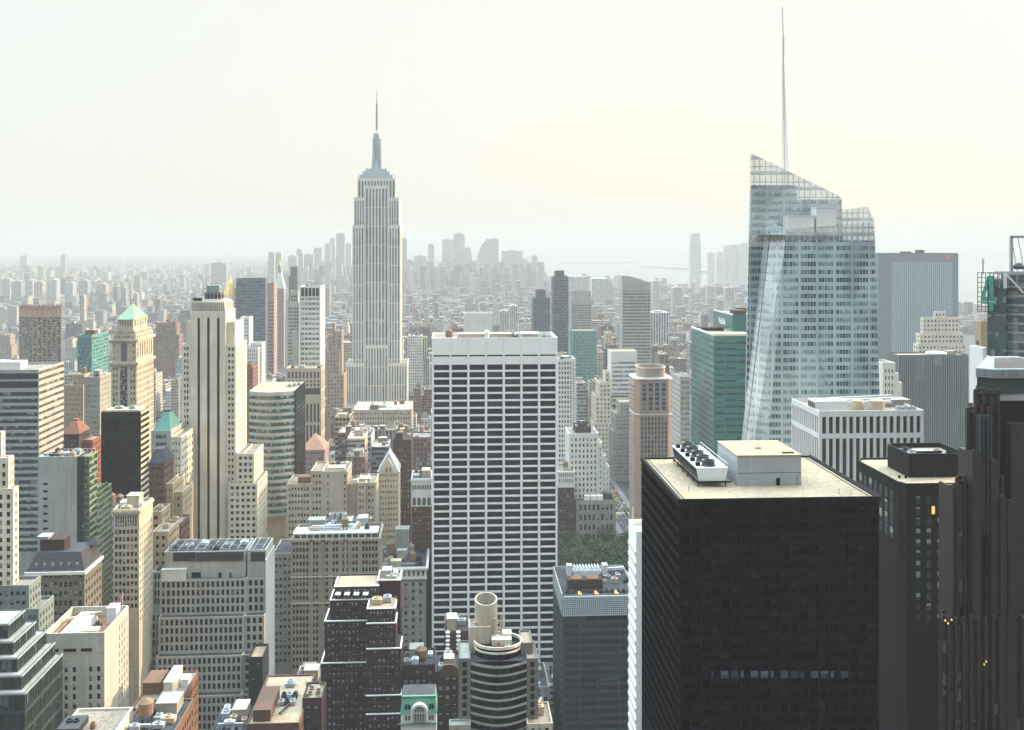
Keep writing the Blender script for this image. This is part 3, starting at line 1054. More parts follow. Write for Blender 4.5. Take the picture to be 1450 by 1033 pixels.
# ---- white grid slab
def grace():
    Y = 578
    b = Bd('white_grid_office_tower', 'wide white stone office slab with long dark windows in seven columns', 'skyscraper', X(700, Y), Y, 'the white grid slab', 935)
    x0, x1 = X(611.5, Y), X(789.5, Y)
    zt = Z(478, (x0 + x1) / 2, Y)
    px = Y / F
    W_ = x1 - x0
    mt = (502 - 478) * px
    fh = 10.43 * px
    g = G(nb=7, fh=fh, ww=.865, wh=.735, mt=mt + 13.8 * px, ml=.5, mat='window_navy', rec=.5)
    b.tier(x0, x1, Y, Y + 38, 0, zt, 'travertine', f=g, s=None, roof='gravel_roof', ph=2.2)
    # slit windows under the blank crown: thin black boxes in the wall face
    bw_ = (W_ - 1) / 7
    for i in range(7):
        m = MB()
        xa = x0 + .5 + bw_ * i + bw_ * .053
        m.box(xa, xa + bw_ * .895, Y - .02, Y + .3, zt - mt - 2.1 * px, zt - mt)
        b.put('vent_slit', 'black_metal', m)
    m = MB()
    for i in range(1, 7):
        m.box(x0 + .5 + bw_ * i - .05, x0 + .5 + bw_ * i + .05, Y - .02, Y - .004, zt - mt + .5, zt - .3)
    b.put('joint', 'grey_stone', m)
    m = MB()
    for i in range(8):
        xa = x0 + .5 + bw_ * i
        m.box(xa - .42, xa + .42, Y - .55, Y - .004, 0, zt - mt + 1)
    b.put('pier_rib', 'travertine', m)
    z = zt - 2.2
    b.tank(X(636, Y + 20), Y + 16, z, 2.2, 3.4, 1.5)
    b.put('vent_dome', 'white_metal', (lambda m: (m.lathe(X(689, Y + 20), Y + 18, [(1.5, z - .1), (1.5, z + 3.4), (1.7, z + 3.6), (1.2, z + 4.8), (.05, z + 5.3)], 14), m)[1])(MB()))
    b.shed(X(668, Y + 20), Y + 22, z, 16, 8, 2.6, 'limestone', 'gravel_roof')
    b.shed(X(712, Y + 20), Y + 24, z, 18, 7, 2.4, 'limestone', 'gravel_roof')
    m = MB()
    m.box(X(728, Y + 8), X(786, Y + 8), Y + 5, Y + 34, z - .1, z + .5)
    m.box(X(728, Y + 8), X(731, Y + 8), Y + 5, Y + 34, z + .503, z + 3)
    b.put('machine_well', 'dark_metal', m)
    m = MB()
    m.box(X(740, Y + 12), X(762, Y + 12), Y + 11, Y + 22, z + .4, z + 3.2)
    m.box(X(738, Y + 12), X(764, Y + 12), Y + 10, Y + 23, z + 3.203, z + 3.7)
    b.put('cooling_tower', 'white_metal', m)
    for i, p in enumerate((650, 657, 700, 771, 777)):
        b.unit(X(p, Y + 14), Y + 10 + (i % 2) * 8, z, 2.4, 2.4, 2)
    b.done()


grace()


# ---- black slab with the pale roof
def black_slab():
    Y = 190
    b = Bd('black_office_tower', 'black metal office tower with a pale roof, cooling tower and plant house', 'skyscraper', X(1100, Y), Y, 'the black tower with the pale roof', 1060)
    x0, x1 = X(962, Y), X(1245, Y)
    zt = Z(705, (x0 + x1) / 2, Y)
    dp = Y * .2
    px = Y / F
    gf = G(nb=20, fh=18.9 * px, ww=.74, wh=.60, mt=13 * px, ml=.4, mat='window_black', rec=.35)
    gs = G(bw=1.9, fh=18.9 * px, ww=.74, wh=.60, mt=13 * px, ml=.4, mat='window_side', rec=.5)
    b.tier(x0, x1, Y, Y + dp, 0, zt, 'black_metal', f=gf, s=gs, roof='white_roof', ph=.35)
    m = MB()
    n = 20
    for i in range(n + 1):
        xa = x0 + .4 + (x1 - x0 - .8) * i / n
        m.box(xa - .09, xa + .09, Y - .28, Y - .004, 0, zt - .9)
    ns = 20
    for i in range(ns + 1):
        ya = Y + .4 + (dp - .8) * i / ns
        m.box(x0 - .10, x0 - .004, ya - .06, ya + .06, 0, zt - .9)
    b.put('fin_rib', 'bronze_metal', m)
    m = MB()
    m.box(x0 - .3, x1 + .3, Y - .3, Y - .005, zt - .75, zt + .14)
    m.box(x0 - .3, x0 - .005, Y - .004, Y + dp, zt - .75, zt + .14)
    m.box(x1 + .005, x1 + .3, Y - .004, Y + dp, zt - .75, zt + .14)
    b.put('roof_coping', 'bronze_metal', m)
    z = zt - .35
    # plant house
    Yp = gz(1044, 688, z)[1]
    xa, xb = X(1044, Yp), X(1134.5, Yp)
    zr = Z(645.5, (xa + xb) / 2, Yp)
    yb = Yp * (645.5 - 345) / (624.5 - 345)
    m = MB()
    m.box(xa, xb, Yp, yb, z - .1, zr)
    ph_ = b.put('plant_house', 'grey_metal', m)
    m = MB()
    m.box(xa - .12, xb + .12, Yp - .12, yb + .12, zr + .003, zr + .22)
    b.put('plant_house_roof', 'white_roof', m, ph_)
    m = MB()
    m.box(X(1099, Yp), X(1104.5, Yp), Yp - .05, Yp - .004, z, z + 1.5)
    b.put('door', 'black_metal', m, ph_)
    m = MB()
    m.box(X(1128, Yp), X(1128.6, Yp), Yp - .06, Yp - .004, z + .1, z + 1.8)
    m.box(xa + .1, xb - .1, Yp - .03, Yp - .004, z + 2.55, z + 2.62)
    b.put('seam', 'dark_metal', m, ph_)
    m = MB()
    m.box(X(1112, Yp) + 0, X(1112, Yp) + 2.3, Yp + 1.2, Yp + 2.4, zr + .2, zr + .36)
    b.put('roof_hatch', 'black_metal', m)
    m = MB()
    m.box(X(1072, Yp + 5), X(1080, Yp + 5), Yp + 6, Yp + 6.6, zr + .2, zr + .6)
    m.bar((X(1076, Yp + 5), Yp + 6.3, zr + .2), (X(1076, Yp + 5), Yp + 6.3, zr + 1.3), .06)
    b.put('roof_vent', 'grey_metal', m)
    # cooling tower on its steel frame
    Yc = gz(986, 689, z)[1]
    xc0, xc1 = X(986, Yc), X(1031, Yc)
    zc0 = Z(681, xc0, Yc)
    zc1 = Z(662.5, xc0, Yc)
    yce = Yc * (662.5 - 345) / (630.5 - 345)
    wd = xc1 - xc0
    m = MB()
    m.loft([[(xc0 + .5, Yc, zc0), (xc1 - .6, Yc, zc0), (xc1 - .6, yce, zc0), (xc0 + .5, yce, zc0)],
            [(xc0, Yc, zc1), (xc1, Yc, zc1), (xc1, yce, zc1), (xc0, yce, zc1)]])
    ct_ = b.put('cooling_tower', 'white_metal', m)
    m = MB()
    for i in range(16):
        a, c = Yc + .2 + (yce - Yc - .4) * i / 16, Yc + .2 + (yce - Yc - .4) * (i + .8) / 16
        m.face([(xc0 + .47, a, zc0 + .1), (xc0 + .47, c, zc0 + .1), (xc0 - .03, c, zc1 - .15), (xc0 - .03, a, zc1 - .15)])
    b.put('louvre', 'black_metal', m, ct_)
    m = MB()
    for t in (0, .2, .4, .6, .8, .985):
        y = Yc + (yce - Yc) * t
        m.box(xc0 + .3, xc0 + .5, y, y + .2, z, zc0 - .003)
        m.box(xc1 - .6, xc1 - .4, y, y + .2, z, zc0 - .003)
    m.box(xc0 + .2, xc1 + .6, Yc - .5, Yc - .1, zc0 - .25, zc0 - .003)
    m.box(xc0 + .1, xc0 + .298, Yc, yce, zc0 - .35, zc0 - .1)
    b.put('support_frame', 'black_metal', m, ct_)
    for i in range(5):
        t = (i + .5) / 5
        y = Yc + (yce - Yc) * t
        m = MB()
        xm = (xc0 + xc1) / 2 - .2
        m.lathe(xm, y, [(1.55, zc1 + .003), (1.3, zc1 + .35), (1.25, zc1 + .95), (1.4, zc1 + 1.15), (1.25, zc1 + 1.15), (1.1, zc1 + .9), (1.1, zc1 + .25)], 18)
        for k in range(3):
            a = k * pi / 3 + .2
            m.bar((xm - 1.1 * cos(a), y - 1.1 * sin(a), zc1 + .7), (xm + 1.1 * cos(a), y + 1.1 * sin(a), zc1 + .7), .06)
        f_ = b.put('fan_ring', 'green_metal', m, ct_)
        m = MB()
        m.box(xm - 2.6, xm - 1.75, y - .4, y + .4, zc1 + .003, zc1 + .7)
        b.put('fan_motor', 'black_metal', m, ct_)
    m = MB()
    for i in range(9):
        y = Yc + (yce - Yc) * i / 8
        m.bar((xc1 - .05, y, zc1), (xc1 - .05, y, zc1 + .8), .03)
    m.bar((xc1 - .05, Yc, zc1 + .8), (xc1 - .05, yce, zc1 + .8), .035)
    b.put('railing', 'white_metal', m, ct_)
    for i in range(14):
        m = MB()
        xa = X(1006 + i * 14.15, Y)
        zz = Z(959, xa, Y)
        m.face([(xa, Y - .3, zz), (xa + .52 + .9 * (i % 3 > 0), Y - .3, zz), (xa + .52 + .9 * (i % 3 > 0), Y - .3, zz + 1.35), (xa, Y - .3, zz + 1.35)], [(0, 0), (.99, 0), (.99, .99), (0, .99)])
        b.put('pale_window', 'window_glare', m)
    m = MB()
    for (a0, b0, a1, b1) in ((x0 + 1.2, Y + .9, x0 + 1.35, Y + dp - .9), (x1 - 1.35, Y + .9, x1 - 1.2, Y + dp - .9)):
        m.box(a0, a1, b0, b1, z, z + .12)
    b.put('roof_seam', 'dark_metal', m)
    for p, yy in ((975, 8), (1188, 4), (1205, 3)):
        m = MB()
        m.bar((X(p, Y + yy), Y + yy, z), (X(p, Y + yy), Y + yy, z + 1.1), .06)
        b.put('vent_pipe', 'grey_metal', m)
    b.done()


black_slab()


# ================================================================== right-hand towers
def solid_text(cu):
    """lettering as a mesh"""
    tmp = bpy.data.objects.new('lettering', cu)
    LINK(tmp)
    me = bpy.data.meshes.new_from_object(tmp.evaluated_get(bpy.context.evaluated_depsgraph_get()))
    bpy.data.objects.remove(tmp)
    o = bpy.data.objects.new('lettering', me)
    LINK(o)
    return o


def white_slab():
    Y = 285
    b = Bd('white_slab_tower', 'narrow white slab tower standing behind the black office tower', 'tower', X(905, Y), Y, 'the narrow white slab', 1060)
    x0 = X(901, Y)
    z = Z(752, x0, Y)
    b.tier(x0, x0 + 8, Y, Y + 12.5, 0, z, 'travertine', f=G(nb=2, fh=3.15, ww=.42, wh=.5, mt=5.5, ml=.5, mb=0, rec=.5), s=G(nb=1, fh=3.15, ww=.06, wh=.5, mt=6, ml=.4, rec=.2), roof='grey_stone', ph=1.4)
    m = MB()
    m.bar((x0 + .8, Y + 10, z), (x0 + .8, Y + 10, z + 4), .12)
    b.put('aerial', 'white_metal', m)
    m = MB()
    k = 0
    zz = z - 5.5
    while zz > Z(1050, x0, Y):
        m.box(x0 - .3, x0 - .004, Y + .3, Y + 12.2, zz - 1.4, zz - .35)
        zz -= 3.15
    b.put('balcony_slab', 'white_stone', m)
    b.done()


white_slab()


def pier_building():
    Y = 455
    b = Bd('pier_office_block', 'pale office block with tall dark slot windows and tanks on its roof', 'office building', X(1230, Y), Y, 'the pale slot windowed block', 700)
    x0, x1 = X(1160, Y), X(1308, Y)
    z = Z(581, (x0 + x1) / 2, Y)
    px = Y / F
    g1 = G(nb=15, fh=25 * px, ww=.60, wh=.985, mt=8.5 * px, ml=.8, mat='window_strip', rec=.9, n=1)
    s1 = G(nb=13, fh=25 * px, ww=.60, wh=.985, mt=8.5 * px, ml=.8, mat='window_strip', rec=.9, n=1)
    zb = z - 34 * px
    b.tier(x0, x1, Y, Y + 38, zb, z, 'white_stone', f=g1, s=s1, roof='gravel_roof', ph=1.5)
    g2 = G(nb=15, fh=10.5 * px * 8, ww=.60, wh=.99, mt=6 * px, ml=.8, mat='window_strip', rec=.9)
    s2 = G(nb=13, fh=10.5 * px * 8, ww=.60, wh=.99, mt=6 * px, ml=.8, mat='window_strip', rec=.9)
    b.tier(x0, x1, Y, Y + 38, 0, zb, 'white_stone', f=g2, s=s2, roof=None)
    zr = z - 1.5
    yb = Y + 14
    for p, r in ((1212, 2.7), (1239, 3.4)):
        m = MB()
        xx = X(p, yb)
        m.lathe(xx, yb - 2, [(r, zr), (r, zr + 4.2), (r * 1.03, zr + 4.21), (.1, zr + 5.6)], 18)
        b.put('water_tank', 'tan_metal', m)
    m = MB()
    xa, xb = X(1146, yb), X(1190, yb)
    m.box(xa, xb, Y + 6, Y + 16, zr - .1, zr + 5)
    for i in range(4):
        m.lathe(xa + (xb - xa) * (i + .5) / 4, Y + 11, [(1.4, zr + 5.003), (1.4, zr + 5.7), (1.1, zr + 5.7), (1.1, zr + 5.2)], 14)
    b.put('cooling_tower', 'white_metal', m)
    m = MB()
    for i in range(4):
        m.box(xa - .06, xa - .004, Y + 6.4 + i * 2.4, Y + 8.2 + i * 2.4, zr + .6, zr + 4.2)
    b.put('louvre', 'black_metal', m)
    for i in range(4):
        y = Y + 18 + i * 4
        b.duct((X(1175, y), y, zr + 2.5), (X(1262, y), y, zr + 2.5 + (i % 2)), .55, 'white_metal')
    b.shed(X(1265, Y + 25), Y + 24, zr, 12, 9, 3)
    for i in range(3):
        b.unit(X(1273 + i * 9, Y + 8), Y + 8, zr, 2.4, 3, 2)
    b.done()


pier_building()


def black_octagon():
    Y = 270
    b = Bd('black_chamfered_tower', 'black tower with cut corners and a dark drum of plant on its roof', 'office building', X(1310, Y), Y, 'the black tower with cut corners', 1060)
    z = Z(684.5, X(1284, Y), Y)
    xa = X(1284, Y)
    xr = X(1372, Y) + 4
    pl = gz(1270.5, 681, z)
    pf = gz(1214, 651, z)
    base = [(xa, Y), (xr, Y), (xr, pf[1] + 3), (pf[0] + 2.5, pf[1] + 3), (pf[0], pf[1]), (pl[0], pl[1])]
    m = MB()
    m.prism(base, 0, z, cap=False)
    cxx, cyy = sum(p[0] for p in base) / 6, sum(p[1] for p in base) / 6
    ins = [(p[0] + (cxx - p[0]) * .03, p[1] + (cyy - p[1]) * .03) for p in base]
    for i in range(6):
        j = (i + 1) % 6
        m.face([(*base[i], z), (*base[j], z), (*ins[j], z), (*ins[i], z)])
        m.face([(*ins[i], z), (*ins[j], z), (*ins[j], z - .5), (*ins[i], z - .5)])
    b.put('wall', 'bronze_metal', m)
    m = MB()
    m.face([(*p, z - .5) for p in ins])
    b.put('roof', 'white_roof', m)
    # window slots: two rows on the front, tall on the flank
    def slot(a, c, t0, t1, z0, z1):
        m = MB()
        A, C = Vector((*a, 0)), Vector((*c, 0))
        n = Vector(((C - A).y, -(C - A).x, 0)).normalized() * .03
        p, q = A.lerp(C, t0) + n, A.lerp(C, t1) + n
        m.face([(p.x, p.y, z0), (q.x, q.y, z0), (q.x, q.y, z1), (p.x, p.y, z1)], [(0, 0), (.999, 0), (.999, .999), (0, .999)])
        b.put('window', 'window_slot', m)
    for r in range(12):
        for i in range(5):
            t = (1297 + i * 12.2 - 1284) / 88.0
            slot(base[0], base[1], t - .028, t + .028, z - 5.5 - r * 2.9, z - 3.5 - r * 2.9)
    for r in range(4):
        for i in range(7):
            slot(base[4], base[5], .06 + i * .13, .12 + i * .13, z - 6.2 - r * 3.4, z - 3.2 - r * 3.4)
    # lit pane
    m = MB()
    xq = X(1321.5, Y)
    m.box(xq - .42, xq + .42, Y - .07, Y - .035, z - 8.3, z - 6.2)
    b.put('glowing_pane', 'golden_glow', m)
    zr = z - .5
    q0 = gz(1287, 676, zr)
    y0 = q0[1]
    x0, x1 = q0[0], X(1369, y0)
    zt = Z(642.5, x0, y0)
    yb = gz(1257.5, 627, zt)[1]
    c = 1.6
    pts = [(x0, y0), (x1 - c, y0), (x1, y0 + c), (x1, yb), (x0 + c, yb), (x0 - .0, yb - c)]
    m = MB()
    m.prism(pts, zr - .1, zt, cap=False)
    mx_, my = (x0 + x1) / 2, (y0 + yb) / 2
    ins = [(p[0] + (mx_ - p[0]) * .06, p[1] + (my - p[1]) * .06) for p in pts]
    for i in range(6):
        j = (i + 1) % 6
        m.face([(*pts[i], zt), (*pts[j], zt), (*ins[j], zt), (*ins[i], zt)])
        m.face([(*ins[i], zt), (*ins[j], zt), (*ins[j], zt - 1.4), (*ins[i], zt - 1.4)])
    b.put('plant_drum', 'bronze_metal', m)
    m = MB()
    m.face([(*p, zt - 1.4) for p in ins])
    b.put('plant_deck', 'grey_stone', m)
    m = MB()
    m.box(x0 + 4.4, x0 + 4.7, y0 + 1, yb - 2, zt - 1.39, zt - .3)
    m.box(x0 + 4.7, x1 - 1.5, y0 + 5, y0 + 5.3, zt - 1.39, zt - .3)
    b.put('parapet', 'bronze_metal', m)
    b.unit(x0 + 2.6, y0 + 4, zt - 1.4, 2, 2, 1.2)
    b.unit(x0 + 2.4, y0 + 7.5, zt - 1.4, 2, 2.4, 1.2, 'dark_metal')
    b.unit(X(1336, y0 + 3), y0 + 2.6, zt - 1.4, 1.1, 1.1, 1.0, 'white_metal')
    b.tank(X(1328, y0 + 8), y0 + 8.5, zt - 2.6, 1.0, 1.0, .9)
    for p in (1274, 1283):
        m = MB()
        q = gz(p, 677, zr)
        m.box(q[0] - .25, q[0] + .25, q[1], q[1] + .5, zr, zr + .8)
        b.put('roof_vent', 'black_metal', m)
    b.boxes.append((base[4][0], xr, Y, pf[1], z))
    b.done()


black_octagon()


def brown_tower():
    Y = 205
    b = Bd('brown_granite_tower', 'dark brown granite tower of stepped piers with a grey banded crown', 'skyscraper', X(1420, Y), Y, 'the brown granite tower', 1060)
    xr = X(1475, Y) + 10

    def z(py, px=1400, y=Y):
        return Z(py, X(px, y), y)
    # crown drum: bands and glass
    xc0 = X(1402, Y)
    c = 2.5

    def ring(x0, y0, z0, z1, mat, part, cc=c):
        m = MB()
        m.prism([(x0 + cc, y0), (xr, y0), (xr, y0 + 24), (x0 + 14, y0 + 24), (x0, y0 + cc)], z0, z1)
        b.put(part, mat, m)
    ring(xc0 - .3, Y + 2.7, z(538), z(525), 'fin_grey', 'crown_band')
    for i in range(4):
        ring(xc0 - .42, Y + 2.58, z(537 - i * 3.3), z(536 - i * 3.3), 'grey_metal', 'band_line')
    ring(xc0 + .2, Y + 3.2, z(561), z(538), 'green_metal', 'crown_wall')
    ring(xc0 + .5, Y + 3.4, z(571), z(561), 'grey_metal', 'crown_band')
    ring(xc0 + .9, Y + 3.7, 0, z(571), 'bronze_metal', 'shaft')
    m = MB()
    m.face([(xc0 + 3, Y + 4, z(525) + .02), (xr - 1, Y + 4, z(525) + .02), (xr - 1, Y + 24, z(525) + .02), (xc0 + 14, Y + 24, z(525) + .02)])
    b.put('roof', 'tar_roof', m)
    # dark glass bays of the shaft with slim piers
    steps = [(1382, 552, 2.2), (1371, 578, 1.6), (1356, 676, .6), (1333, 876, -1.5)]
    for i, (p, py, dy) in enumerate(steps):
        y = Y + dy
        x0 = X(p, y)
        xe = X((1414, 1400, 1420, 1480)[i], y)
        zt = Z(py, x0, y)
        m = MB()
        m.prism([(x0 + .35, y + .4), (xe, y + .4), (max(xe, X(p + 8, y + 10) + 1), y + 10), (X(p + 8, y + 10), y + 10)], 0, zt - .8)
        b.put('shaft', 'bronze_metal', m)
        n = max(2, round((xe - x0) / 1.55))
        for k in range(n + 1):
            xx = x0 + (xe - x0) * k / n
            h = zt - .35 * abs((k % 3) - 1)
            m = MB()
            m.box(xx - .30, xx + .30, y - .05, y + .6, 0, h)
            m.lathe(xx, y + .27, [(.36, h + .003), (.36, h + .35), (.2, h + .6), (.02, h + .65)], 10)
            b.put('pier', 'brown_granite', m)
        for k in range(1, 4):
            yy = y + 2.6 * k
            m = MB()
            xq = X(p + 1, yy)
            m.box(xq - .05, xq + .7, yy - .3, yy + .3, 0, zt - .1)
            b.put('pier', 'brown_granite', m)
        for k in range(n):
            xa = x0 + (xe - x0) * (k + .25) / n
            xb = x0 + (xe - x0) * (k + .75) / n
            zz = zt - 1.5
            m = MB()
            m.face([(xa, y + .37, zt - 60), (xb, y + .37, zt - 60), (xb, y + .37, zz), (xa, y + .37, zz)], [(0, 0), (1, 0), (1, 18), (0, 18)])
            b.put('window', 'window_brown', m)
    # silver fins between the piers, upper setback blocks, lower blocks
    for p in (1389, 1393, 1399, 1403):
        m = MB()
        y = Y - .4
        m.box(X(p, y) - .12, X(p, y) + .12, y - .1, y + 3, z(756), z(588))
        b.put('silver_fin', 'green_metal', m)
    for (p0, p1, py, dy) in ((1377, 1388, 641, -.9), (1404, 1414, 652, -1.0), (1417, 1426, 705, -1.4), (1428, 1439, 712, -1.6), (1432, 1480, 600, .9), (1349, 1352, 690, .2)):
        y = Y + dy
        m = MB()
        zt = Z(py, X(p0, y), y)
        m.box(X(p0, y), X(p1, y), y, y + 6, 0, zt)
        m.box(X(p0, y) - .06, X(p1, y) + .06, y - .06, y + 6, zt - 2.2, zt - 1.9)
        m.lathe((X(p0, y) + X(p1, y)) / 2, y + 1.2, [(.6, zt + .003), (.6, zt + .3), (.1, zt + .5)], 12)
        b.put('pier', 'brown_granite', m)
    for px_, py in ((1338, 878), (1342, 882), (1347, 877), (1393, 940), (1396, 936)):  # golden window reflections, drawn as small glowing boxes
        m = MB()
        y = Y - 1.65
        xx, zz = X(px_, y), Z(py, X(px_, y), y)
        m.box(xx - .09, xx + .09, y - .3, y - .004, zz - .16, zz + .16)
        b.put('glowing_pane', 'golden_glow', m)
    b.boxes.append((X(1333, Y), xr, Y - 2, Y + 28, z(525)))
    b.done()


brown_tower()


def scaffold_sign_tower():
    Y = 430
    b = Bd('sign_topped_glass_tower', 'dark green glass tower with a big green numeral on a roof scaffold', 'skyscraper', X(1430, Y), Y, 'the green numeral tower', 560)
    x0, x1 = X(1398, Y), X(1425, Y)
    xr = X(1490, Y)
    zr = Z(388, x0, Y)
    m = MB()
    m.prism([(x0, Y), (x1, Y), (X(1428, Y + 24), Y + 24), (X(1400, Y + 24), Y + 24)], 0, Z(395, x0, Y), (.05, .09, .11), True, 1.6, 3.8)
    b.put('curtain_wall', 'tower_glass', m)
    # bowed corner bay
    m = MB()
    cx_, r = X(1455, Y + 6), X(1455, Y + 6) - X(1421, Y + 6)
    pts = [(cx_ + r * cos(pi + pi * i / 14), Y + 8 + .75 * r * sin(pi + pi * i / 14)) for i in range(15)]
    pts = pts + [(cx_ + r, Y + 30), (X(1426, Y + 30), Y + 30)]
    m.prism(pts, 0, Z(388, x0, Y), (.05, .08, .1), True, 3.2, 3.8)
    b.put('bowed_bay', 'tower_glass', m)
    for i in range(13):
        m = MB()
        zz = zr - 6 - i * 4.0
        ring = [(p[0] + (p[0] - cx_) * .012, p[1] - .12) for p in pts[:15]]
        for a, c in zip(ring, ring[1:]):
            m.face([(*a, zz), (*c, zz), (*c, zz + .9), (*a, zz + .9)])
        b.put('bay_band', 'grey_metal', m)
    m = MB()
    m.box(x0 + 5, xr, Y - 1.0, Y + .0, zr - .2, zr + 1.0)
    m.box(x0 + 8, xr, Y + 8, Y + 9, zr - .2, zr + 1.0)
    for i in range(7):
        xx = x0 + 5 + (xr - x0 - 5) * i / 6
        m.box(xx - .3, xx + .3, Y + .003, Y + 8, zr, zr + .8)
        m.box(xx - .15, xx + .15, Y - .8, Y - .5, zr - 6, zr - .2)
    b.put('roof_frame', 'grey_metal', m)
    m = MB()
    xa = X(1424, Y - 2)
    m.bar((xa, Y - 1.6, zr - 6), (xa, Y - 1.6, zr + .5), .5)
    m.bar((xa + .5, Y - 1.6, zr), (X(1446, Y), Y - 1.6, zr - 8), .35)
    b.put('brace', 'white_metal', m)
    m = MB()
    xm, zt = X(1439, Y), Z(335, X(1439, Y), Y)
    m.bar((xm, Y + 4, zr), (xm, Y + 4, zt), .55)
    m.bar((xm - .5, Y + 4, zt), (X(1480, Y), Y + 4, zt), .55)
    m.bar((X(1470, Y), Y + 4, zr), (X(1470, Y), Y + 4, zt), .55)
    for k in range(4):
        m.bar((xm + k * 3, Y + 4, zt), (xm + k * 3 + 3, Y + 4, zr), .12)
    b.put('mast_frame', 'grey_metal', m)
    m = MB()
    m.lathe(X(1447, Y), Y + 2, [(2.2, Z(381, X(1447, Y), Y)), (2.6, Z(377, X(1447, Y), Y)), (1.6, Z(373, X(1447, Y), Y)), (.1, Z(371, X(1447, Y), Y))], 14)
    b.put('dish', 'dark_metal', m)
    m = MB()
    xx = X(1397, Y)
    m.bar((xx, Y + 3, zr), (xx, Y + 3, Z(366, xx, Y)), .22)
    m.bar((xx - .9, Y + 3, Z(371, xx, Y)), (xx + .9, Y + 3, Z(371, xx, Y)), .14)
    b.put('aerial', 'grey_metal', m)
    # the scaffold faces half left; it turns about the tower's corner
    P0 = Vector((X(1384.5, Y + 3.5), Y + 3.5, 0))
    P1 = Vector((X(1413, Y - 2.0), Y - 2.0, 0))
    z0, z1 = Z(441, x0, Y), Z(386, x0, Y)
    m = MB()
    for layer in (Vector((0, 0, 0)), Vector((.6, 1.2, 0))):
        for i in range(6):
            q = P0.lerp(P1, i / 5) + layer
            m.bar((q.x, q.y, z0), (q.x, q.y, z1), .11)
        for i in range(9):
            zz = z0 + (z1 - z0) * i / 8
            a, c = P0 + layer, P1 + layer
            m.bar((a.x, a.y, zz), (c.x, c.y, zz), .10)
    for i in range(0, 6):
        for zz in (z0, z1):
            q = P0.lerp(P1, i / 5)
            m.bar((q.x, q.y, zz), (q.x + .6, q.y + 1.2, zz), .12)
    scf = b.put('scaffold_frame', 'dark_metal', m)

    def text(body, size, mat, part, at, ang, ext, sx=1.0):
        cu = bpy.data.curves.new(part, 'FONT')
        cu.body = body
        cu.size = size
        cu.extrude = ext
        cu.align_x = 'CENTER'
        cu.materials.append(MATS[mat])
        o = solid_text(cu)
        o.parent = b.root
        o.location = tuple(Vector(at) - b.root.location)
        o.rotation_euler = (pi / 2, 0, ang)
        o.scale = (sx, 1, 1)
        return o
    ang = math.atan2(P1.y - P0.y, P1.x - P0.x)
    d = (P1 - P0).normalized()
    nn = Vector((d.y, -d.x, 0)) * .35
    mid = P0.lerp(P1, .56) + nn
    zz0 = Z(440, x0, Y)
    hgt = Z(390, x0, Y) - zz0
    m = MB()
    # numeral 4 as a solid: stem, bar and slanted limb
    def slab(poly):
        fr = [(mid + d * u + nn * .6) for u, v in poly]
        bk = [(mid + d * u) for u, v in poly]
        A = [(p.x, p.y, zz0 + v) for p, (u, v) in zip(fr, poly)]
        B2 = [(p.x, p.y, zz0 + v) for p, (u, v) in zip(bk, poly)]
        m.loft([B2, A])
    slab([(.3, 0), (1.9, 0), (1.9, hgt), (.3, hgt)])
    slab([(-3.2, hgt * .20), (3.1, hgt * .20), (3.1, hgt * .40), (-3.2, hgt * .40)])
    slab([(-3.2, hgt * .401), (-1.7, hgt * .401), (.31, hgt * .78), (.31, hgt), (-.4, hgt)])
    b.put('numeral', 'sign_green', m, scf)
    tt = mid + nn * .75
    text('Times Square', 1.0, 'sign_white', 'lettering', (tt.x, tt.y, zz0 + hgt * .25), ang, .03)
    b.boxes.append((x0, xr, Y, Y + 30, zr))
    b.done()
    # tan and glass slab beside it
    b = Bd('tan_glass_slab', 'narrow tan and green glass block beside the green numeral tower', 'office building', X(1388, 500), 500, None, 560)
    b.tier(X(1389, 500), X(1404, 500), 500, 506, 0, Z(455, X(1388, 500), 500), 'sandstone', f=G(nb=3, fh=4, ww=.8, wh=.5, mt=14, mat='window_teal'), s=G(bw=4, fh=4, ww=.7, wh=.5, mt=10, mat='window_teal'))
    b.done()
    b = Bd('white_stepped_block', 'small white stepped block at the foot of the green numeral tower', 'office building', X(1395, 380), 380, None, 560)
    for i, (p0, p1, py) in enumerate(((1391.5, 1397, 492), (1397.2, 1402, 504), (1402.2, 1409, 513))):
        b.ptier(p0, p1, py, 380 + i * .01, 10, 'white_stone', f=G(nb=1, fh=3.5, ww=.4, wh=.6, mt=3, mat='window_teal'))
    b.done()


scaffold_sign_tower()


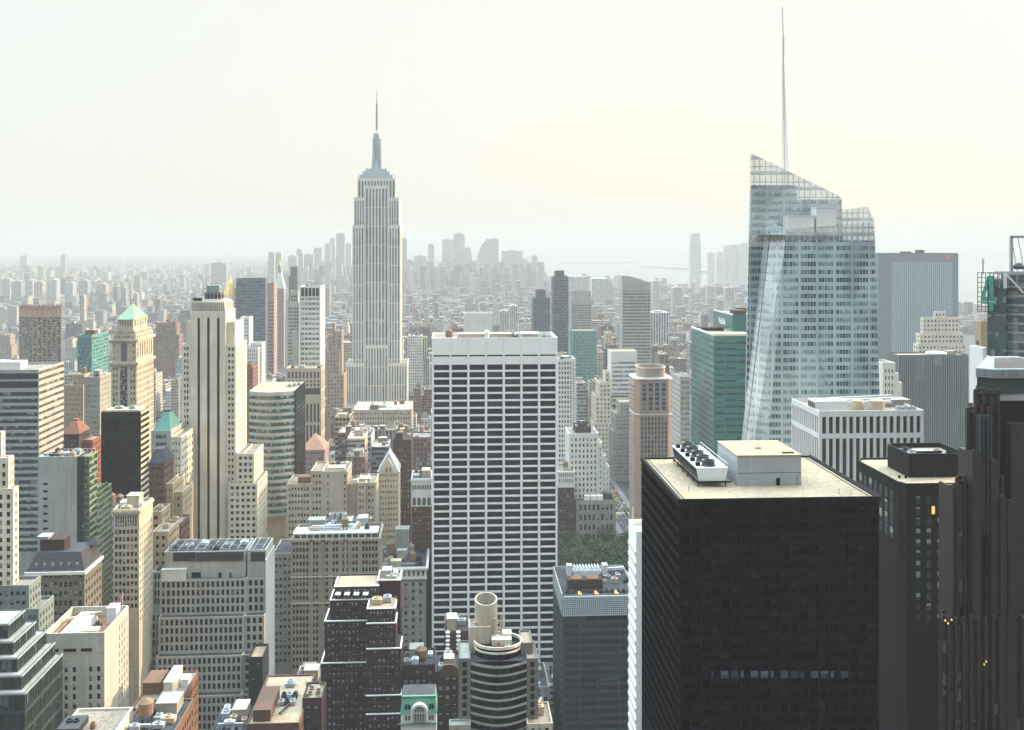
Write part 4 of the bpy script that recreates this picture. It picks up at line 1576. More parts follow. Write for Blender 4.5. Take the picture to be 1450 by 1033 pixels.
def right_far():
    # grey fins
    Y = 900
    b = Bd('grey_fin_tower', 'grey office slab striped with thin vertical fins and dark glass', 'office building', X(1316, Y), Y, 'the grey finned slab', 665)
    x0, x1 = X(1272, Y), X(1371, Y)
    z = Z(502, (x0 + x1) / 2, Y)
    b.tier(x0, x1, Y, Y + 22, 0, z, 'green_metal', f=G(nb=8, fh=46, ww=.97, wh=.99, mt=2, ml=.5, mat='window_fin', rec=.4, strip=0), s=G(nb=3, fh=46, ww=.95, wh=.99, mt=2, mat='window_fin', rec=.4), roof='gravel_roof')
    m = MB()
    for i in range(33):
        xx = x0 + .3 + (x1 - x0 - .6) * i / 32
        m.box(xx - .32, xx + .32, Y - .8, Y - .004, 0, z - .5)
    for i in range(9):
        yy = Y + .5 + 21 * i / 8
        m.box(x0 - .8, x0 - .004, yy - .3, yy + .3, 0, z - .5)
    b.put('fin_rib', 'fin_grey', m)
    m = MB()
    m.lathe(X(1326, Y + 8), Y + 9, [(9, z - 1), (9, z + 1.2), (7, z + 1.8), (.5, z + 2.2)], 20)
    b.put('roof_drum', 'white_metal', m)
    b.shed(X(1345, Y + 12), Y + 12, z - 1, 8, 6, 3)
    b.done()
    # beige setback tower behind it
    Y = 1250
    b = Bd('beige_setback_tower', 'beige setback tower rising behind the grey finned slab', 'tower', X(1335, Y), Y, 'the beige setback tower', 505)
    for p0, p1, py, dy, z0 in ((1300, 1368, 487, 0, 0), (1303, 1366, 472, 2, None), (1309, 1361, 450, 5, None), (1327, 1343, 441, 7, None)):
        x0, x1 = X(p0, Y), X(p1, Y)
        z = Z(py, x0, Y)
        b.tier(x0, x1, Y + dy, Y + 14 - dy * .6, 0 if z0 == 0 else zl - 2, z, 'pale_limestone', f=G(nb=max(3, int((p1 - p0) / 5)), fh=5.4, ww=.5, wh=.55, mt=3, rec=.5), s=G(bw=6, fh=5.4, ww=.5, wh=.55, mt=3, rec=.5))
        zl = z
    b.done()
    # wide blue slab far off
    Y = 1700
    b = Bd('blue_grey_slab_tower', 'broad hazy blue grey slab tower with a flat roof', 'skyscraper', X(1300, Y), Y, 'the broad hazy slab', 500)
    x0, x1 = X(1243, Y), X(1357, Y)
    z = Z(358, (x0 + x1) / 2, Y)
    b.tier(x0, x1, Y, Y + 40, 0, z, 'slab_frame', f=None, s=G(nb=8, fh=190, ww=.6, wh=.99, mt=14, mat='window_fin'), roof='tar_roof')
    m = MB()
    m.box(X(1262, Y), X(1349, Y), Y - .12, Y - .004, 0, z - 15)
    b.put('inner_panel', 'slab_panel', m)
    m = MB()
    for i in range(30):
        xx = X(1263 + i * 2.93, Y)
        m.box(xx - .5, xx + .5, Y - .5, Y - .124, 0, z - 15)
    b.put('fin_rib', 'slab_frame', m)
    b.shed(X(1303, Y + 10), Y + 12, z, 12, 10, 5, 'dark_metal')
    b.shed(X(1283, Y + 10), Y + 12, z, 16, 10, 2.4, 'dark_metal')
    m = MB()
    xx = X(1342, Y)
    m.lathe(0, 0, [(5.5, 0), (5.5, .4), (.1, .5)], 18)
    m.v = [(xx + v[0], Y - .1 - v[2], z - 7.5 + v[1]) for v in m.v]
    b.put('roof_sign', 'sign_red', m)
    b.done()
    Y = 600
    b = Bd('white_stair_step_block', 'small white masonry block stepping down beside the faceted glass tower', 'office building', X(1262, Y), Y, None, 575)
    for i, (p0, p1, py) in enumerate(((1250, 1268, 513), (1268.2, 1272.5, 528), (1272.7, 1277.5, 541))):
        b.ptier(p0, p1, py, Y + .02 * i, 18, 'white_stone', f=G(nb=max(1, 3 - 2 * (i > 0)), fh=4.2, ww=.4, wh=.55, mt=4, rec=.5))
    b.done()


right_far()


def green_tower():
    Y = 700
    b = Bd('teal_glass_tower', 'teal green glass tower with white lettering on its upper block', 'skyscraper', X(1030, Y), Y, 'the teal glass tower', 650)
    x0, x1 = X(1010.5, Y), X(1075, Y)
    z = Z(473.5, x0, Y)
    px = Y / F
    b.face('F', x0, x1, 0, z, Y, G(nb=4, fh=9.2 * px, ww=.86, wh=.36, mt=10 * px, ml=.6, mat='teal_window', rec=.3), 'teal_panel')
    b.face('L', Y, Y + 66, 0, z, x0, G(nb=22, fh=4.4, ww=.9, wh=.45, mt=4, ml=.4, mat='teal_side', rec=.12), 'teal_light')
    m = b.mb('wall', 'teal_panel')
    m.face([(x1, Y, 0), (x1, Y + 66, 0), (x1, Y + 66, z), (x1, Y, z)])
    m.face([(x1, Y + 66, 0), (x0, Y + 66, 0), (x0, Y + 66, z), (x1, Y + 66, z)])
    b.mb('roof', 'white_roof').face([(x0 + .5, Y + .5, z - 1), (x1 - .5, Y + .5, z - 1), (x1 - .5, Y + 65.5, z - 1), (x0 + .5, Y + 65.5, z - 1)])
    m = MB()
    m.box(x0 - .2, x0 + .5, Y - .2, Y + 66.2, z - .9, z + .5)
    m.box(x0 + .503, x1, Y - .2, Y + .5, z - .9, z + .5)
    b.put('roof_rim', 'white_stone', m)
    m = MB()
    m.box(x0 + 2, x0 + 12, Y + 6, Y + 9, z - 1, z - .2)
    m.box(x0 + 2, x0 + 18, Y + 40, Y + 46, z - 1, z + 1.4)
    b.put('roof_well', 'black_metal', m)
    Yu = 738
    u0, u1 = X(1037, Yu), X(1080, Yu)
    zu = Z(445, u0, Yu)
    yb = Yu * (1037 - 640) / (1010.0 - 640)
    b.face('F', u0, u1, z - 1.1, zu, Yu, None, 'teal_panel')
    b.face('L', Yu, yb, z - 1.1, zu, u0, None, 'teal_light')
    m = b.mb('wall', 'teal_panel')
    m.face([(u1, Yu, z), (u1, yb, z), (u1, yb, zu), (u1, Yu, zu)])
    m.face([(u1, yb, z), (u0, yb, z), (u0, yb, zu), (u1, yb, zu)])
    b.mb('roof', 'white_roof').face([(u0, Yu, zu - .6), (u1, Yu, zu - .6), (u1, yb, zu - .6), (u0, yb, zu - .6)])
    m = MB()
    m.box(u0 - .15, u0 + .35, Yu - .15, yb, zu - .6, zu + .5)
    b.put('block_rim', 'white_stone', m)
    b.shed(u0 + 8, Yu + 14, zu - .6, 9, 12, 2.8, 'dark_brick')
    b.shed(u0 + 16, Yu + 30, zu - .6, 9, 8, 3.6, 'brown_brick')
    cu = bpy.data.curves.new('lettering', 'FONT')
    cu.body = 'MetLife'
    cu.size = 6.2
    cu.extrude = .08
    cu.offset = .14
    cu.materials.append(MATS['sign_white'])
    o = solid_text(cu)
    o.parent = b.root
    q = Vector((u0 - .15, Yu + 38, zu - 9)) - b.root.location
    o.location = tuple(q)
    o.rotation_euler = (pi / 2, 0, -pi / 2)
    b.boxes.append((x0, x1, Y, Y + 66, z))
    b.done()


green_tower()


# ================================================================== left-hand towers
def stripe_tower():
    Y = 590
    b = Bd('striped_stone_tower', 'slim cream stone tower with three tall dark stripes and a crown cage', 'skyscraper', X(300, Y), Y, 'the three striped cream tower', 785)
    L = 'pale_limestone'
    px = Y / F
    xl, xr = X(269.5, Y), X(319.5, Y)
    zm = Z(440, xl, Y)
    zb = 0
    # main front shaft with three deep stripes
    g = G(nb=1)
    m = b.mb('wall', L)
    cols = [(X(p - 1.9, Y), X(p + 1.9, Y)) for p in (281.3, 295.0, 309.0)]
    zt = Z(452, xl, Y)
    aa = xl
    for (a, c) in cols:
        m.face([(aa, Y, zb), (a, Y, zb), (a, Y, zt), (aa, Y, zt)])
        m.face([(a, Y, zb), (a, Y + 1, zb), (a, Y + 1, zt), (a, Y, zt)])
        m.face([(c, Y + 1, zb), (c, Y, zb), (c, Y, zt), (c, Y + 1, zt)])
        mid = (a + c) / 2
        m.face([(a, Y, zt), (mid, Y, zt + 1.6), (mid, Y + 1, zt + 1.6), (a, Y + 1, zt)])
        m.face([(mid, Y, zt + 1.6), (c, Y, zt), (c, Y + 1, zt), (mid, Y + 1, zt + 1.6)])
        s = MB()
        s.face([(a, Y + .9, zb), (c, Y + .9, zb), (c, Y + .9, zt), (mid, Y + .9, zt + 1.6), (a, Y + .9, zt)], [(0, 0), (.99, 0), (.99, 36), (.5, 36.4), (0, 36)])
        b.put('window_strip', 'window_strip', s)
        m.face([(a, Y, zt), (a, Y, zm), (mid, Y, zm), (mid, Y, zt + 1.6)])
        m.face([(mid, Y, zt + 1.6), (mid, Y, zm), (c, Y, zm), (c, Y, zt)])
        m.face([(aa, Y, zt), (a, Y, zt), (a, Y, zm), (aa, Y, zm)])
        aa = c
    m.face([(aa, Y, zb), (xr, Y, zb), (xr, Y, zm), (aa, Y, zm)])
    m.face([(xr, Y, zb), (xr, Y + 26, zb), (xr, Y + 26, zm), (xr, Y, zm)])
    m.face([(xl, Y + 26, zb), (xl, Y, zb), (xl, Y, zm), (xl, Y + 26, zm)])
    m.face([(xr, Y + 26, zb), (xl, Y + 26, zb), (xl, Y + 26, zm), (xr, Y + 26, zm)])
    m.face([(xl, Y, zm), (xr, Y, zm), (xr, Y + 26, zm), (xl, Y + 26, zm)])
    # wings
    wg = G(nb=2, fh=8.62 * px * 1.0, ww=.62, wh=.58, mt=4 * px, ml=.9, rec=.4)
    sg = G(bw=3.3, fh=8.62 * px, ww=.45, wh=.52, mt=4 * px, ml=1, rec=.4)
    strip1 = G(nb=1, fh=22, ww=.5, wh=.95, mt=3, ml=.3, mat='window_strip', rec=.6, n=1)

    def wing(p0, p1, py, dy, depth, f, s, zbot=0):
        x0, x1 = X(p0, Y), X(p1, Y)
        b.tier(x0, x1, Y + dy, Y + depth, zbot, Z(py, x0, Y), L, f=f, s=s, ph=.7)
    wing(257, 269.4, 487, .6, 30, wg, None)
    wing(262.5, 269.4, 455, 2.5, 26, strip1, None, Z(489, xl, Y))
    wing(319.6, 333.5, 488, .6, 32, wg, sg)
    wing(319.6, 331.5, 456, 2.5, 27, strip1, G(bw=4, fh=22, ww=.3, wh=.9, mt=3, mat='window_strip', n=1), Z(490, xl, Y))
    wing(333.6, 346, 640, -.5, 25, G(nb=1, fh=8.62 * px, ww=.5, wh=.52, mt=3), sg)
    g3 = G(nb=3, fh=8.62 * px, ww=.6, wh=.55, mt=4 * px, ml=.6, rec=.4)
    wing(336.5, 361, 641, -2.4, 26, g3, sg)
    wing(325.5, 366.5, 682, -4.2, 27, G(nb=5, fh=8.62 * px, ww=.58, wh=.55, mt=4 * px, ml=.6, rec=.4), sg)
    # chamfered crown and cage
    z0, z1 = zm, Z(424, xl, Y)
    m = MB()
    m.loft([[(xl + .4, Y + .4, z0 + .003), (xr - .4, Y + .4, z0 + .003), (xr - .4, Y + 24, z0 + .003), (xl + .4, Y + 24, z0 + .003)],
            [(xl + .9, Y + .9, z1 - 1.5), (xr - .9, Y + .9, z1 - 1.5), (xr - .9, Y + 23, z1 - 1.5), (xl + .9, Y + 23, z1 - 1.5)],
            [(xl + 3, Y + 3, z1), (xr - 3, Y + 3, z1), (xr - 3, Y + 20, z1), (xl + 3, Y + 20, z1)]])
    b.put('crown', 'grey_stone', m)
    m = MB()
    for i in range(17):
        xx = xl + .8 + (xr - xl - 1.6) * i / 16
        m.box(xx - .16, xx + .16, Y + .1, Y + .45, z0 + .5, z1 - 1.2 + .6 * (i % 2))
    b.put('crown_rib', L, m)
    m = MB()
    ca, cb = X(287, Y + 6), X(313, Y + 6)
    z2 = Z(402, xl, Y)
    m.box(ca + .8, cb - .8, Y + 7, Y + 17, z1 + .003, Z(415, xl, Y))
    b.put('lantern_base', 'dark_brick', m)
    m = MB()
    m.box(ca + 1.6, cb - 1.6, Y + 8, Y + 16, Z(415, xl, Y) + .003, z2 - 1)
    b.put('lantern', 'lantern_green', m)
    m = MB()
    for i in range(6):
        xx = ca + (cb - ca) * i / 5
        m.bar((xx, Y + 6.5, z1), (xx, Y + 6.5, z2), .13)
        m.bar((xx, Y + 17.5, z1), (xx, Y + 17.5, z2), .13)
    for zz in (z1 + 3, z1 + 6, z2):
        m.bar((ca, Y + 6.5, zz), (cb, Y + 6.5, zz), .13)
        m.bar((ca, Y + 6.5, zz), (ca, Y + 17.5, zz), .13)
        m.bar((cb, Y + 6.5, zz), (cb, Y + 17.5, zz), .13)
    for i in range(5):
        xx = ca + (cb - ca) * (i + .5) / 5
        m.bar((xx, Y + 11, z2), (xx, Y + 11, z2 + (.6, 1.4, 3.6, 1.2, .8)[i]), .12)
    b.put('roof_cage', 'grey_metal', m)
    m = MB()
    for i in range(6):
        xx = X(273 + i * 2.2, Y)
        m.lathe(xx, Y + 2, [(.5, z1 - .6), (.5, z1 + 1.0 - .1 * i), (.1, z1 + 1.2)], 8)
    b.put('finial', 'dark_metal', m)
    b.boxes.append((X(257, Y), X(366, Y), Y - 4, Y + 32, zm))
    b.done()


stripe_tower()


def pyramid_tower():
    Y = 720
    b = Bd('green_pyramid_tower', 'ornate cream masonry tower under a pale green pyramid roof', 'skyscraper', X(180, Y), Y, 'the green pyramid roofed tower', 640)
    L = 'limestone'
    zf = lambda py: Z(py, X(176, Y), Y)
    x0, x1 = X(157.5, Y), X(193.5, Y)
    dp = 40
    fh = 4.2
    # side bays, central dark bay
    b.tier(x0, x1, Y, Y + dp, 0, zf(514), L, f=G(nb=8, fh=fh, ww=.52, wh=.62, mt=3, ml=.8, grp=lambda i, n: i in (0, 1, 6, 7)), s=G(bw=3.2, fh=fh, ww=.42, wh=.62, mt=3, rec=.4), ph=.8)
    m = MB()
    xa, xb = x0 + (x1 - x0) * .36, x0 + (x1 - x0) * .63
    for r in range(28):
        zz = zf(520) - 4.2 * r
        for i in range(3):
            w_ = (xb - xa) / 3
            m = MB()
            m.face([(xa + w_ * i + .3, Y - .05, zz - 3.3), (xa + w_ * (i + 1) - .3, Y - .05, zz - 3.3), (xa + w_ * (i + 1) - .3, Y - .05, zz), (xa + w_ * i + .3, Y - .05, zz)], [(0, 0), (.99, 0), (.99, .99), (0, .99)])
            b.put('window', 'window_dark', m)
    m = MB()
    m.box(xa - .1, xb + .1, Y - .04, Y - .003, zf(640), zf(519))
    b.put('bay_surround', 'slate', m)

    def belt(py, o, h=1.2):
        m = MB()
        z = zf(py)
        m.box(x0 - o, x1 + o, Y - o, Y + dp + o, z - h, z)
        m.box(x0 - o * .6, x1 + o * .6, Y - o * .6, Y + dp + o * .6, z - h - .7, z - h - .003)
        return m
    b.put('cornice', L, belt(512.5, 1.3, 1.6))
    # upper stage with the tall arch
    z0, z1 = zf(513) + .2, zf(481)
    b.tier(x0 + .3, x1 - .3, Y + .3, Y + dp - .3, z0, z1, L, f=G(nb=7, fh=4.4, ww=.36, wh=.5, mt=3, grp=lambda i, n: i in (0, 6)), s=G(nb=7, fh=13, ww=.42, wh=.8, mt=3, n=1), ph=.5)
    m = MB()
    xm, r = (x0 + x1) / 2, (x1 - x0) * .12
    zc = z1 - 4.2
    pts = [(xm - r, z0 + .6), (xm + r, z0 + .6)] + [(xm + r * cos(pi * i / 10), zc + r * sin(pi * i / 10)) for i in range(11)]
    m.face([(p, Y + .2, q) for p, q in pts])
    b.put('arched_window', 'window_dark', m)
    b.put('cornice', L, belt(480, 1.2, 1.3))
    zl = zf(480)
    for ins, py, nb, ff in ((.5, 473.5, 9, 3.2), (1.3, 468, 9, 2.6), (3.2, 452.5, 5, 6.4)):
        z1 = zf(py)
        b.tier(x0 + ins, x1 - ins, Y + ins, Y + dp - ins * 1.5, zl - .3, z1, L, f=G(nb=nb, fh=ff, ww=.4, wh=.66, mt=.9, ml=1, n=1), s=G(nb=nb, fh=ff, ww=.4, wh=.66, mt=.9, ml=1, n=1), ph=.4)
        zl = z1 - .3
    m = MB()
    m.pyramid(x0 + 2.6, x1 - 2.6, Y + 2.6, Y + dp - 4, zf(452.5) + .02, zf(432), None, .03)
    b.put('pyramid_roof', 'copper_pale', m)
    m = MB()
    m.lathe((x0 + x1) / 2, Y + dp / 2 - .7, [(.5, zf(432.5)), (.7, zf(431)), (.15, zf(428)), (.05, zf(426))], 8)
    b.put('finial', 'grey_metal', m)
    for (xx, yy) in ((x0 + 1, Y + 1), (x1 - 1, Y + 1), (x1 - 1, Y + dp - 1)):
        m = MB()
        m.lathe(xx, yy, [(.9, zf(480)), (.9, zf(475)), (.5, zf(473)), (.05, zf(471))], 8)
        b.put('turret', L, m)
    b.done()


pyramid_tower()


def left_side():
    # banded office slab
    Y = 480
    b = Bd('banded_office_block', 'wide office block of white bands, blue ribbon glass and two dark storeys on top', 'office building', X(20, Y), Y, 'the white banded office block', 775)
    x0, x1 = X(-60, Y), X(55, Y)
    z = Z(523, x1, Y)
    px = Y / F
    fh = 9.35 * px
    b.tier(x0, x1, Y, Y + 30, 0, z, 'concrete', f=G(nb=20, fh=fh, ww=1, wh=.58, mt=31 * px, ml=.3, band=True, mat='window_blue', rec=.35),
           s=G(nb=9, fh=fh, ww=1, wh=.46, mt=3 * px, ml=.2, band=True, mat='window_bronze', rec=.5), roof='gravel_roof')
    for a, c in ((5, 13), (16, 25)):
        m = MB()
        m.box(x0, x1 - .4, Y - .05, Y - .003, z - c * px, z - a * px)
        b.put('louvre_storey', 'slate', m)
    b.shed(X(20, Y + 12), Y + 12, z - 1, 9, 8, 3.4, 'white_metal', 'white_roof')
    b.shed(X(2, Y + 18), Y + 18, z - 1, 5, 6, 3, 'white_metal', 'white_roof')
    b.clutter(x0, x1, Y, Y + 28, z - 1, 3, 3, 0, 0)
    b.done()
    # brown tower turned to the grid
    Y = 1400
    b = Bd('brown_brick_tower', 'broad brown brick tower turned cornerwise with flared notches at the top', 'skyscraper', X(50, Y), Y, 'the cornerwise brown tower', 520)
    cxx, cyy = X(51, Y), Y + 30
    zt = Z(431, cxx, Y)
    zn = Z(449, cxx, Y)
    wl, wr = 24 * Y / F, 36 * Y / F
    e1 = Vector((cos(radians(20)), sin(radians(20)), 0))
    e2 = Vector((-sin(radians(20)), cos(radians(20)), 0))
    corner = Vector((X(46, Y), Y, 0))

    def P(u, v, z):
        q = corner + Vector((cos(radians(12)), sin(radians(12)), 0)) * u + Vector((-sin(radians(52)), cos(radians(52)), 0)) * v
        return (q.x, q.y, z)
    U, V = 36.5 * Y / F, 31.0
    m = MB()
    m.loft([[P(0, 0, 0), P(U, 0, 0), P(U, V, 0), P(0, V, 0)], [P(0, 0, zt - 2), P(U, 0, zt - 2), P(U, V, zt - 2), P(0, V, zt - 2)]])
    b.put('wall', 'tower_brown', m)
    for axis, L_, n in (('u', U, 6), ('v', V, 5)):
        for i in range(n):
            a, c = L_ * (i + .18) / n, L_ * (i + .82) / n
            m = MB()
            if axis == 'u':
                q = [P(a, -.15, 0), P(c, -.15, 0), P(c, -.15, zn), P(a, -.15, zn)]
            else:
                q = [P(-.15, c, 0), P(-.15, a, 0), P(-.15, a, zn), P(-.15, c, zn)]
            m.face(q, [(0, 0), (1.99, 0), (1.99, 42), (0, 42)])
            b.put('window_strip', 'window_dark', m)
            m = MB()
            if axis == 'u':
                m.loft([[P(a - .6, -1.6, zn), P(c + .6, -1.6, zn), P(c + .6, 1.5, zn), P(a - .6, 1.5, zn)], [P(a + .3, 1.2, zt), P(c - .3, 1.2, zt), P(c - .3, 2.6, zt), P(a + .3, 2.6, zt)]])
            else:
                m.loft([[P(-1.6, a - .6, zn), P(1.5, a - .6, zn), P(1.5, c + .6, zn), P(-1.6, c + .6, zn)], [P(1.2, a + .3, zt), P(2.6, a + .3, zt), P(2.6, c - .3, zt), P(1.2, c - .3, zt)]])
            b.put('crown_slab', 'tower_tan', m)
    m = MB()
    for i in range(7):
        u = U * i / 6
        m.bar(P(u, -.1, 0), P(u, -.1, zt), .7)
    for i in range(1, 6):
        m.bar(P(-.1, V * i / 5, 0), P(-.1, V * i / 5, zt), .5)
    b.put('pier_rib', 'tower_brown', m)
    b.boxes.append((X(22, Y), X(82, Y), Y, Y + 60, zt))
    b.done()
    # teal slab
    Y = 1000
    b = Bd('teal_office_slab', 'small teal green office slab beside the green pyramid roofed tower', 'office building', X(120, Y), Y, 'the small teal slab', 530)
    x0, x1, z = b.ptier(109.5, 130, 474, Y, 48, 'teal_pale', f=G(nb=7, fh=3.6, ww=.78, wh=.9, mt=3, ml=.5, mat='window_tealp', rec=.25), s=G(nb=10, fh=3.6, ww=.8, wh=.62, mt=3, ml=.5, mat='window_tealp', rec=.25), roof='tar_roof')
    b.shed((x0 + x1) / 2, Y + 20, z - 1, 9, 10, 4, 'brown_brick')
    b.shed((x0 + x1) / 2 - 2, Y + 38, z - 1, 6, 6, 3, 'white_stone')
    b.done()
    # black glass block
    Y = 520
    b = Bd('black_glass_block', 'black glass office block with a brown striped flank', 'office building', X(170, Y), Y, 'the black glass block', 705)
    px = Y / F
    x0, x1, z = b.ptier(143, 199.5, 583, Y, 14, 'black_metal', f=G(nb=11, fh=9.6 * px, ww=.9, wh=.74, mt=12 * px, ml=.3, mat='window_black', rec=.12), s=None)
    b.face('R', Y + .05, Y + 14, 0, z - .01, x1 + .02, G(nb=4, fh=8.2 * px, ww=1, wh=.5, mt=4 * px, ml=.1, band=True, mat='window_bronze', rec=.3), 'limestone')
    m = MB()
    m.box(x0 + 1, x1 - 1, Y + 2, Y + 12, z - .9, z + .6)
    b.put('roof_screen', 'limestone', m)
    b.unit((x0 + x1) / 2 + 4, Y + 6, z + .5, 3, 3, 1.6)
    b.unit((x0 + x1) / 2 - 3, Y + 7, z + .5, 4, 3, 1.3)
    b.done()
    # blank grey wall with the sunlit green wing
    Y = 440
    b = Bd('blank_wall_office', 'grey blank walled office block with a sunlit green glass wing', 'office building', X(90, Y), Y, 'the blank grey walled block', 860)
    px = Y / F
    x0, x1 = X(53.7, Y), X(126.5, Y)
    z = Z(646.5, x0, Y)
    xa = X(109, Y)
    xb = X(119, Y)
    b.tier(x0, xa, Y, Y + 10, 0, z, 'concrete', f=None, s=None, roof='gravel_roof', ph=.6)
    gg = G(nb=3, fh=9.2 * px, ww=.94, wh=.8, mt=1, ml=.1, mat='window_night', rec=.15)
    b.tier(xa + .01, xb, Y + .02, Y + 10, 0, z - .05, 'dark_metal', f=G(nb=3, fh=9.2 * px, ww=.94, wh=.8, mt=30 * px, ml=.1, mat='window_night', rec=.15), s=None, roof='gravel_roof', ph=.6)
    b.tier(xb + .01, x1, Y + .3, Y + 10, 0, z - .1, 'green_frame', f=G(nb=2, fh=9.2 * px, ww=.94, wh=.84, mt=.6, ml=.1, mat='window_green', rec=.15), s=G(nb=3, fh=9.2 * px, ww=1, wh=.74, mt=.4, ml=.1, band=True, mat='window_green', rec=.3), roof='gravel_roof', ph=.6)
    for k in range(8):
        m = MB()
        zz = z - (36 + 10.3 * k) * px
        m.box(X(61, Y), X(67.5, Y), Y - .04, Y + .2, zz - .9, zz)
        b.put('vent_slit', 'black_metal', m)
    m = MB()
    m.box(X(57.5, Y), X(69.5, Y), Y - .05, Y - .003, z - 30 * px, z - 1)
    b.put('wall_panel', 'grey_metal', m)
    b.clutter(x0, xb, Y, Y + 10, z - .6, 5, 7, 0, 0)
    m = MB()
    for i in range(9):
        xx = x0 + 8 + i * 1.6
        m.bar((xx, Y + 8, z), (xx, Y + 8, z + 1.6), .06)
    m.bar((x0 + 8, Y + 8, z + 1.6), (x0 + 21, Y + 8, z + 1.6), .06)
    b.put('railing', 'white_metal', m)
    Yw = Y + 10
    w0, w1 = X(100, Yw), X(131, Yw)
    zw = Z(703, w1, Yw)
    b.tier(w0, w1, Yw + .05, Yw + 25, 0, zw, 'green_frame', f=G(nb=4, fh=9.2 * px, ww=.94, wh=.8, mt=.6, mat='window_green', rec=.15), s=G(nb=8, fh=9.2 * px, ww=1, wh=.74, mt=.4, ml=.1, band=True, mat='window_green', rec=.3), roof='gravel_roof', ph=.6)
    for i in range(6):
        m = MB()
        m.lathe(w1 - 1.2, Yw + 3 + i * 3.6, [(.8, zw - .6), (1.2, zw + .5), (.8, zw + 1.3), (.1, zw + 1.5)], 7)
        b.put('roof_shrub', 'leaf_dark', m)
    b.done()
    # beige block, sunlit flank
    Y = 420
    b = Bd('beige_office_block', 'beige masonry office block with a blank sunlit flank panel and arched top storey', 'office building', X(180, Y), Y, 'the beige block with the sunlit flank', 860)
    px = Y / F
    x0, x1, z = b.ptier(160, 197, 721, Y, 19, 'limestone', f=G(nb=6, fh=10.3 * px, ww=.7, wh=.66, mt=28 * px, ml=.5, rec=.4), s=G(bw=2.6, fh=10.3 * px, ww=.36, wh=.5, mt=28 * px, rec=.4), cornice=.6)
    for i in range(9):
        m = MB()
        xa = x0 + .8 + (x1 - x0 - 1.6) * (i + .2) / 9
        m.face([(xa, Y - .04, z - 24 * px), (xa + .55, Y - .04, z - 24 * px), (xa + .55, Y - .04, z - 9 * px), (xa, Y - .04, z - 9 * px)], [(0, 0), (.9, 0), (.9, 3), (0, 3)])
        b.put('window', 'window_dark', m)
    b.shed((x0 + x1) / 2 + .5, Y + 10, z - 1, 5, 6, 4.6, 'limestone', 'gravel_roof')
    b.shed(x0 + 2.2, Y + 8, z - 1, 2.4, 5, 2.4, 'white_stone')
    b.clutter(x0, x1, Y, Y + 19, z - 1, 8, 4, 0, 0)
    b.done()
    for (p0, p1, py, Y, dp, mat, lab, vb, kw) in (
            (212, 229, 724, 462, 14, 'sandstone', 'low tan block with bay windows behind the beige block with the sunlit flank', 800, {}),
            (216, 238, 752, 450, 18, 'sandstone', 'tan flat roofed annex with a round roof vent below the low tan block', 815, {}),
            (228, 256, 741, 470, 16, 'brown_brick', 'brown brick annex beside the foot of the three striped cream tower', 790, {})):
        b = Bd('masonry_annex', lab, 'office building', X(p0, Y), Y, None, vb)
        x0, x1, z = b.ptier(p0, p1, py, Y, dp, mat, f=G(bw=2.6, fh=3.6, ww=.5, wh=.5, mt=2), s=G(bw=3, fh=3.6, ww=.5, wh=.5, mt=2))
        b.unit((x0 + x1) / 2, Y + dp * .5, z - 1, 2.4, 2.4, 1.8, 'tan_metal')
        b.done()
    # hip roofed dark brick tower with stepped sunlit flank
    Y = 480
    b = Bd('hip_roofed_tower', 'dark brick tower with a black hip roof and a stepped sunlit flank', 'tower', X(222, Y), Y, 'the black hip roofed tower', 715)
    x0, x1, z = b.ptier(211, 232.5, 656, Y, 16, 'brown_brick', f=G(nb=5, fh=3.4, ww=.34, wh=.42, mt=2, ml=.5), s=G(nb=4, fh=3.4, ww=.34, wh=.42, mt=2), roof=None, cornice=.4)
    m = MB()
    m.pyramid(x0 - .3, x1 + .3, Y - .3, Y + 16.3, z + .003, Z(638, x0, Y), None, .45)
    b.put('hip_roof', 'slate', m)
    b.tier(x1 + .01, x1 + 3.2, Y + 3, Y + 24, 0, Z(687, x1, Y), 'sandstone', f=G(nb=1, fh=3.4, ww=.4, wh=.5), s=G(bw=2.6, fh=3.4, ww=.36, wh=.5))
    b.tier(x1 + 3.21, x1 + 7, Y + 5, Y + 24, 0, Z(700, x1, Y), 'sandstone', f=G(nb=1, fh=3.4, ww=.4, wh=.5), s=G(bw=2.6, fh=3.4, ww=.36, wh=.5))
    b.done()
    # white stepped block under the teal pyramid
    Y = 560
    b = Bd('teal_pyramid_block', 'white stepped office block with ribbon windows under a teal pyramid roof', 'office building', X(235, Y), Y, 'the teal pyramid roofed block', 730)
    x0, x1, z = b.ptier(214, 242, 609, Y, 30, 'concrete', f=G(nb=7, fh=4.0, ww=.93, wh=.5, mt=2.5, ml=2.5, mat='window_teal', n=5), s=G(bw=3, fh=4, ww=.5, wh=.5, mt=2.5))
    m = MB()
    m.pyramid(x0 + 1.2, x1 - .5, Y + 1.5, Y + 24, z - .9, Z(586, x0, Y), None, .22)
    b.put('pyramid_roof', 'teal_copper', m)
    m = MB()
    m.box((x0 + x1) / 2 - 1.6, (x0 + x1) / 2 + 1.9, Y + 10, Y + 15, Z(587, x0, Y), Z(584.5, x0, Y))
    b.put('roof_cap', 'dark_metal', m)
    b.tier(X(242.2, Y), X(257, Y), Y - .4, Y + 26, 0, Z(618, x0, Y), 'pale_limestone', f=G(nb=3, fh=4.0, ww=.45, wh=.4, mt=3, ml=.5), s=G(nb=5, fh=4.0, ww=.5, wh=.5, mt=3))
    b.tier(X(219, Y), X(242, Y), Y - 2, Y - .02, 0, Z(634, x0, Y), 'concrete', f=G(nb=5, fh=4.0, ww=.8, wh=.5, mt=2, mat='window_teal'), s=None)
    b.done()
    # blocks seen between the banded office and the green pyramid
    Y = 850
    b = Bd('tan_loft_tower', 'tan loft tower with an orange sunlit flank before the small teal slab', 'office building', X(105, Y), Y, None, 650)
